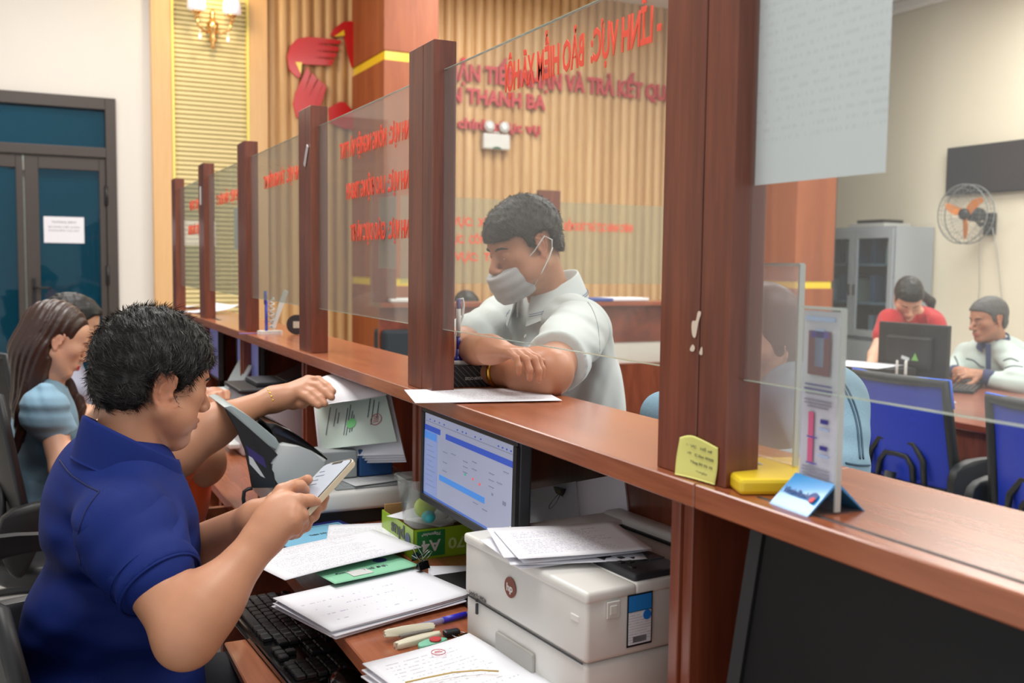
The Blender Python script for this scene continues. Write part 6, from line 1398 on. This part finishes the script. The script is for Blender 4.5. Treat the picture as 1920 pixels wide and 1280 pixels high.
tf.ell(P(1475, 830, 2.2), (.19, .12, .19), frf, .03).cone(P(1540, 760, 2.0), nkF, .075, .06, .05).cone(P(1380, 745, 2.4), nkF, .07, .06, .05).cone(P(1548, 765, 1.98), P(1560, 895, 1.85), .082, .066, .04).cone(P(1560, 895, 1.85), P(1440, 900, 1.7), .06, .05, .03).ell(P(1490, 980, 2.25), (.18, .14, .2), frf, .04)
tf.cone(P(1350, 760, 2.3), P(1245, 778, 2.05), .055, .05, .03)
for c_ in (P(1560, 820, 1.9), P(1520, 740, 2.0), P(1590, 870, 1.85)): tf.warp(fold(c_, (.4, .3, 1), 46, .004, .10, 12))
organic('denim_jacket', tf, M_den, Fp, None, 1)
drape('jacket_seam', bpy.data.objects['denim_jacket'], [((1560, 700), (1585, 735), (1605, 790), (1612, 860)), ((1508, 745), (1540, 752), (1570, 762)), ((1585, 868), (1610, 872), (1630, 872)), ((1568, 700), (1592, 735), (1611, 790), (1618, 860))], mat('denim_dark', (62, 88, 108), .8), .0022)
lf2 = SDF(.012); lf2.cone(P(1490, 1060, 2.25), Vector((1.15, 1.55, .5)), .1, .07).cone(Vector((1.15, 1.55, .5)), Vector((1.2, 1.55, .05)), .06, .045); organic('trousers', lf2, cloth((46, 50, 64), 'dark_jeans'), Fp, None, 1)

# ============ woman in the red polo ============
Gp = person('woman in a red polo shirt leaning over the table behind the monitor', 'person', 4.9, 4.6)
cG = P(1703, 560, 5.9); frG = yawpitch(232, 42); nkG = P(1722, 592, 6.05)
sd, TG = head_sdf(.005, cG, frG, 1.0, nkG, (.048, .052), eye=.002)
gS, gE, gW = P(1752, 610, 6.0), P(1768, 660, 5.9), P(1745, 706, 5.8); gS2 = P(1668, 600, 5.9); gE2 = P(1640, 665, 5.8); gW2 = P(1628, 700, 5.7)
ag = SDF(.006); ag.cone(gS, gE, .042, .038).cone(gE, gW, .036, .025, .02); auto_hand(ag, gW, (-.4, -.6, -.3), (0, 0, -1), 1, .95, .4); ag.cone(gS2, gE2, .042, .038).cone(gE2, gW2, .036, .025, .02); auto_hand(ag, gW2, (-.3, -.7, -.1), (0, 0, -1), -1, .95, .4)
organic('body', [sd, ag], M_skin, Gp, face_col(TG, 1., SK['pale']), 1); eyes(TG, frG, 1., Gp, .4); brows(TG, frG, 1., Gp)
hg = short_hair('hair', TG, frG, 1., Gp, M_hair, .005, .010, .012, ys=[-.13, -.05, -.03, .0, .02, .05, .085, .12], zs=[-.07, -.06, .02, .02, -.01, .05, .060, .064])
pt = SDF(.006); pt.cone(TG(0, -.10, .03), P(1745, 565, 6.15), .035, .028, .02).cone(P(1745, 565, 6.15), P(1748, 590, 6.12), .026, .012, .02); organic('ponytail', pt, M_hair, Gp, None, 1)
M_rp = cloth((186, 26, 34), 'red_knit'); tg = SDF(.009); frg = np.array(frame((-.5, -.8, -.3), (-.45, -.45, 1)))
tg.ell(P(1715, 612, 6.12), (.185, .11, .13), frg, .03).ell(P(1722, 660, 6.3), (.16, .11, .2), frg, .05).ell(P(1722, 740, 6.4), (.16, .12, .2), None, .05).cone(gS, gS+(gE-gS)*.55, .068, .062, .03).cone(gS2, gS2+(gE2-gS2)*.45, .066, .062, .03).cone(gS, nkG, .05, .05, .04).cone(gS2, nkG, .05, .05, .04)
organic('polo_shirt', tg, M_rp, Gp, None, 1); collar('collar', Gp, nkG+Vector((-.02, -.02, .0)), frame((-.5, -.8, 0), (-.4, -.5, 1)), .062, .062, .028, M_rp, .7, .3, .004, .012)
lg2 = SDF(.015); q_ = P(1722, 790, 6.45)
for s_ in (-.09, .09): lg2.cone(q_+Vector((s_, 0, 0)), Vector((q_.x+s_, q_.y, .05)), .09, .06)
organic('trousers', lg2, cloth((30, 30, 36), 'black_trousers'), Gp, None, 1)

# ============ man in the grey-blue work jacket ============
Hp = person('grey-haired man in a pale work jacket with navy collar at the table', 'person', 4.8, 3.7)
cH = P(1853, 600, 5.45); frH = yawpitch(168, 8); nkH = P(1866, 645, 5.5)
sd, TH = head_sdf(.0045, cH, frH, 1.0, nkH, (.055, .058), eye=.003, nose=1.03)
hS, hE, hW = P(1905, 680, 5.3), P(1915, 722, 5.05), P(1850, 706, 5.25); hS2 = P(1812, 665, 5.75); hE2 = P(1785, 700, 5.65); hW2 = P(1812, 700, 5.4)
ah = SDF(.004); auto_hand(ah, P(1838, 703, 5.25), (-1, .25, .15), (0, .4, -.6), -1, 1.05, .9); auto_hand(ah, P(1800, 696, 5.42), (.9, -.6, -.1), (0, .3, -.8), -1, 1.05, .8)
ah.cone(P(1850, 706, 5.25), P(1838, 703, 5.25), .03, .028); ah.cone(P(1790, 697, 5.5), P(1800, 696, 5.42), .028, .028)
organic('body', [sd, ah], M_skin, Hp, face_col(TH, 1., SK['tan']), 1); eyes(TH, frH, 1., Hp); brows(TH, frH, 1., Hp)
short_hair('hair', TH, frH, 1., Hp, mat('hair_greying', (84, 82, 80), .6, bump=.5, bscale=200, var=.4, vscale=30), .005, .008, .012, rough=.0012)
M_jk = cloth((198, 212, 206), 'work_cloth'); M_jn = cloth((44, 54, 96), 'navy_trim'); th = SDF(.009); frh = np.array(frame((-.9, -.35, 0), (-.15, -.05, 1)))
th.ell(P(1872, 690, 5.55), (.20, .12, .19), frh, .03).ell(P(1880, 760, 5.6), (.18, .13, .2), frh, .05).cone(hS, nkH, .065, .055, .04).cone(hS2, nkH, .065, .055, .04).cone(hS, hE, .07, .062, .03).cone(hE, P(1862, 712, 5.2), .060, .045, .03).cone(hS2, hE2, .066, .055, .03).cone(hE2, P(1788, 698, 5.52), .052, .045, .03)
for c_ in (P(1830, 680, 5.4), P(1900, 700, 5.1), P(1880, 720, 5.3)): th.warp(fold(c_, (.5, 0, 1), 60, .006, .16))
organic('work_jacket', th, M_jk, Hp, None, 1); collar('collar', Hp, nkH+Vector((-.01, 0, .01)), frame((-.9, -.35, 0), (-.15, -.05, 1)), .070, .070, .036, M_jn, .8, .35, .004, .02)
drape('jacket_seam', bpy.data.objects['work_jacket'], [((1812, 672), (1826, 676), (1838, 686), (1846, 688)), ((1882, 676), (1896, 672), (1910, 678)), ((1884, 690), (1900, 686), (1918, 688)), ((1790, 668), (1796, 684), (1790, 700))], mat('jacket_piping', (70, 80, 92), .8), .004)
cf_ = SDF(.005); cf_.cone(P(1862, 712, 5.2), P(1851, 707, 5.24), .047, .043); organic('cuff', cf_, M_jn, Hp, None, 1)
cf_ = SDF(.005); cf_.cone(P(1787, 698, 5.54), P(1792, 697, 5.49), .043, .04); organic('cuff', cf_, M_jn, Hp, None, 1)
MB().box((0, 0, 0), (.03, .26, .006), .002).build('placket', M_jn, Hp).matrix_basis = frame_mtx(P(1853, 690, 5.375)-Hp.location, (1, -.3, 0), (.12, .05, 1))
lg3 = SDF(.015); lg3.cone(P(1885, 800, 5.6), P(1830, 800, 5.3), .09, .07).cone(P(1830, 800, 5.3), Vector((4.3, 3.6, .05)), .065, .05); organic('trousers', lg3, cloth((44, 54, 96), 'navy_trim'), Hp, None, 1)

# ============ dark-haired clerk behind the far counter ============
Ip = person('dark-haired clerk bent low behind the far counter', 'person', 2.3, 5.9)
cI = P(873, 585, 6.3); frI = yawpitch(-95, 45)
sd, TI = head_sdf(.007, cI, frI, 1., P(873, 620, 6.4), (.05, .05)); organic('body', sd, M_skin, Ip, face_col(TI, 1., SK['pale2']), 1)
short_hair('hair', TI, frI, 1., Ip, M_hair, .007, .014, .016)
ti = SDF(.012); ti.ell(P(873, 650, 6.5), (.21, .13, .16), None, .03).ell(P(873, 730, 6.55), (.18, .14, .22), None, .04); organic('shirt', ti, cloth((60, 64, 84), 'slate_cloth'), Ip, None, 1)
# ---------------------------------------------------------------- chairs and the table on the visitor side
def mesh_mat(name, rgb, dark):
    m = mat(name, rgb, .5); nt = m.node_tree; b = nt.nodes['Principled BSDF']; tc = nt.nodes.new('ShaderNodeTexCoord'); ck = nt.nodes.new('ShaderNodeTexChecker'); ck.inputs['Scale'].default_value = 420
    ck.inputs['Color1'].default_value = (*lin(rgb), 1); ck.inputs['Color2'].default_value = (*lin(dark), 1); nt.links.new(tc.outputs['Object'], ck.inputs[0]); nt.links.new(ck.outputs[0], b.inputs['Base Color']); return m
M_bmesh = mesh_mat('blue_mesh', (34, 66, 196), (22, 44, 150)); M_kmesh = mesh_mat('black_mesh', (17, 17, 19), (9, 9, 10)); M_cfr = mat('chair_frame', (32, 37, 39), .5); M_bpipe = mat('blue_piping', (50, 110, 230), .4)
def office_chair(label, x, y, rz, m, bw=.42, bz0=.56, bz1=.96, group=None):
    c = thing('office_chair', label, 'chair', (x, y, 0), rz, group)
    def bk(u, v): return Vector((-.20-.07*v-.05*(2*u-1)**2*-1, (u-.5)*(bw-.03*v), bz0+(bz1-bz0)*v))
    patch('back_mesh', [[bk(u, v) for v in (0, .33, .66, 1)] for u in (0, .25, .5, .75, 1)], m, .006, c, 4)
    lp_ = [bk(u, 0) for u in (0, .25, .5, .75)]+[bk(1, v) for v in (0, .25, .5, .75)]+[bk(1-u, 1) for u in (0, .25, .5, .75)]+[bk(0, 1-v) for v in (0, .25, .5, .75)]
    KF = M_cfr if m is M_bmesh else M_black; fr_ = MB().tube(lp_, .019 if m is M_bmesh else .014, 8, True); bmesh.ops.scale(fr_.bm, vec=(1, 1, 1), verts=fr_.bm.verts); fr_.build('back_frame', KF, c)
    if m is M_bmesh: MB().tube([p+Vector((.004, (p.y > 0 and .017 or -.017), .012)) for p in lp_[7:13]+lp_[13:14]], .006, 6).build('piping', M_bpipe, c)
    lum = MB()
    for k in (1, .62): lum.tube([Vector((-.215, (bw*.30)*k*a, bz0+.03+.14*b*k)) for a, b in ((-1, -.1), (-.92, .55), (-.6, .95), (0, 1.), (.6, .95), (.92, .55), (1, -.1))], .011, 8)
    lum.build('lumbar_frame', KF, c)
    MB().prism(smooth_outline([(-.22, -.21), (.2, -.23), (.25, 0), (.2, .23), (-.22, .21)], 4), .06, Matrix.Translation((0, 0, .44)), .02, 3).build('seat', m if m is M_bmesh else M_black, c, smooth=50)
    MB().tube([(-.24, 0, bz0+.05), (-.27, 0, .5), (-.2, 0, .42), (0, 0, .42)], .022, 8).build('back_post', KF, c)
    for s_ in (-1, 1):
        a = MB().prism(smooth_outline([(-.24, .60), (-.20, .68), (.0, .69), (.16, .66), (.16, .63), (.02, .645), (-.12, .61), (-.17, .50), (-.21, .50)], 3), .035, Matrix(((1, 0, 0, 0), (0, 0, 1, s_*.26-.0175), (0, 1, 0, 0), (0, 0, 0, 1))), .006, 2)
        a.build('armrest', KF, c, smooth=50)
    MB().lathe([(.025, .09), (.025, .3), (.035, .3), (.035, .43)], 14).build('gas_stem', M_black, c)
    for k in range(5):
        a = 2*PI*k/5; l = MB().tube([(0, 0, .10), (.16*math.cos(a), .16*math.sin(a), .085), (.29*math.cos(a), .29*math.sin(a), .065)], [.022, .018, .014], 8).build('base_leg', M_black, c)
        MB().lathe([(.026, -.012), (.026, .012)], 14, mtx=Matrix.Translation((.29*math.cos(a), .29*math.sin(a), .028)) @ Matrix.Rotation(a+.6, 4, 'Z') @ Matrix.Rotation(PI/2, 4, 'X')).build('caster', M_black, l)
    return c
office_chair('blue mesh-backed office chair between the denim jacket and the table', 3.13, 2.68, .03, M_bmesh, .44)
office_chair('blue mesh-backed office chair cut by the right edge of the photo', 2.95, 1.93, -.04, M_bmesh, .44)
bc = thing('task_chair', 'small chair with rounded blue back behind the masked customer', 'chair', (2.0, 3.75, 0), -.6)
MB().box((0, -.2, .87), (.38, .03, .2), .05, 4).build('backrest', mat('blue_fabric', (36, 60, 150), .7), bc); MB().box((0, 0, .45), (.42, .42, .06), .02, 2).build('seat', mat('blue_fabric', (36, 60, 150), .7), bc); MB().tube([(0, -.22, .85), (0, -.24, .5), (0, 0, .42)], .02, 8).build('back_post', M_black, bc)
for sx in (-.17, .17):
    for sy in (-.17, .17): MB().tube([(sx, sy, .43), (sx*1.1, sy*1.1, .0)], .014, 8).build('leg', M_black, bc)
office_chair('black mesh chair holding the man in the blue shirt', .155, 1.66, .12, M_kmesh, .46, .56, .90)
office_chair('black mesh chair holding the woman in the pale blue dress', .13, 3.28, .1, M_kmesh, .44, .56, .98)
office_chair('black mesh chair farthest back at the left edge', .10, 4.15, .25, M_kmesh, .44, .56, 1.02)
office_chair('black chair holding the woman in orange, hidden behind the man', .02, 2.42, .2, M_kmesh, .40, .56, .90)
office_chair('black chair under the man in the work jacket', 5.0, 3.78, PI-.1, M_kmesh, .42, .56, .92)
# meeting table
tb = thing('meeting_table', 'dark cherry meeting table with monitor on the visitor side', 'table', (4.0, 3.1, 0))
MB().bx(-.62, .66, -1.3, 1.1, .72, .75, .004).build('table_top', wood('cherry_table', (112, 52, 34), (152, 84, 60), 'Y', .3, 6, .3), tb)
MB().bx(-.58, -.56, -1.25, 1.05, .60, .72).build('apron', M_cherry, tb); MB().bx(.60, .62, -1.25, 1.05, .60, .72).build('apron', M_cherry, tb)
for y in (-1.2, 1.0): MB().bx(-.56, .6, y-.02, y+.02, 0, .72).build('end_panel', M_cherryD, tb)
MB().bx(-.02, .02, -1.18, .98, .1, .72).build('centre_panel', M_cherryD, tb)
tm = thing('monitor', 'black monitor seen from behind before the woman in red', 'monitor', (4.12, 3.71, .75), .04)
MB().bx(-.012, .02, -.225, .205, .04, .335, .006, 2).bx(-.04, -.012, -.15, .13, .10, .27, .012, 2).build('casing', M_blackg if 0 else M_black, tm); MB().bx(.02, .022, -.213, .193, .055, .325).build('screen', mat('screen_off', (9, 9, 10), .22), tm)
MB().bx(-.03, .0, -.03, .03, .01, .14, .004).build('stand_neck', M_black, tm); MB().bx(-.10, .09, -.11, .11, 0, .012, .005).build('stand_foot', M_black, tm)
st_ = MB().prism([(-.022, -.018), (.022, -.018), (0, .022)], .0006).build('green_sticker', mat('sticker_green', (120, 180, 90), .5), tm); st_.matrix_basis = frame_mtx((-.041, -.06, .165), (0, -1, 0), (0, 0, 1))
st_ = MB().box((0, 0, 0), (.05, .018, .0006)).build('pale_sticker', mat('sticker_pale', (200, 204, 206), .5), tm); st_.matrix_basis = frame_mtx((-.041, .0, .155), (0, -1, 0), (0, 0, 1)) @ Matrix.Rotation(-.2, 4, 'Z')
tk_ = thing('keyboard', 'black keyboard beside the folded hands of the man in the work jacket', 'keyboard', (4.35, 3.56, .75), -1.0)
MB().bx(-.065, .065, -.21, .21, 0, .018, .004).build('case', M_black, tk_)
kk = MB()
for i in range(5):
    for j in range(18): kk.box((-.046+.022*i, -.19+.0223*j, .020), (.018, .018, .006), .001, 1)
kk.build('keys', M_key, tk_)
o = MB().bx(-.16, .16, -.15, .15, 0, .115, .006, 2).build('black_box', M_black); o.matrix_basis = Matrix.Translation((3.92, 3.78, .75)) @ Matrix.Rotation(-.2, 4, 'Z'); tag(o, 'black box under a white sheet on the meeting table', 'box')
o = MB().sheet(.3, .34, lambda x, y: .002, 4, 4, .001).build('paper_sheet', M_blank); o.matrix_basis = Matrix.Translation((3.88, 3.82, .868)) @ Matrix.Rotation(.3, 4, 'Z'); tag(o, 'white sheet on the black box before the far monitor', 'paper')
o = MB().sheet(.18, .26, lambda x, y: .001, 4, 4, .001).build('paper_sheet', M_blank); o.matrix_basis = Matrix.Translation((3.80, 3.34, .752)) @ Matrix.Rotation(.9, 4, 'Z'); tag(o, 'white sheet lying on the meeting table behind the blue chair', 'paper')
pc = thing('pen_cup', 'mesh pen cup in front of the far monitor', 'pen cup', (3.86, 3.52, .75))
MB().lathe([(.035, 0), (.038, .09)], 18).build('cup', M_dgrey, pc)
for k, (a, b) in enumerate(((-.02, .02), (.0, -.015), (.02, .0))):
    p_ = MB().lathe([(.006, 0), (.006, .15), (.004, .155)], 10).build('white_pen', M_wplas); p_.matrix_basis = Matrix.Translation((3.86+a, 3.52+b, .762)); tag(p_, 'white pen standing in the mesh cup on the meeting table', 'pen', 'white pens in the mesh cup')
rescale_done = True
# items on the far counter
for k, (x, y, mm, lab) in enumerate(((1.95, 5.32, M_blank, 'white papers on the far counter top at its left end'), (3.10, 5.30, mat('folder_blue', (60, 80, 150), .6), 'blue folder lying on the far counter beside the customer'), (3.38, 5.33, M_blank, 'white papers on the far counter near the nearest post'))):
    o = MB().box((0, 0, .012), (.28, .2, .02), .004, 1).build('paper_stack' if mm is M_blank else 'blue_folder', mm); o.location = (x*1.0226, y*1.0226, 1.113*1.0226); tag(o, lab, 'paper' if mm is M_blank else 'folder')
o = MB().box((0, 0, .10), (.4, .2, .2), .02, 2).build('dark_bag', mat('dark_cloth', (36, 44, 50), .8)); o.location = (1.62, 5.4, .77*1.0226); o.location.x = 2.0; tag(o, 'dark bag on the low desk at the end of the far counter', 'bag')
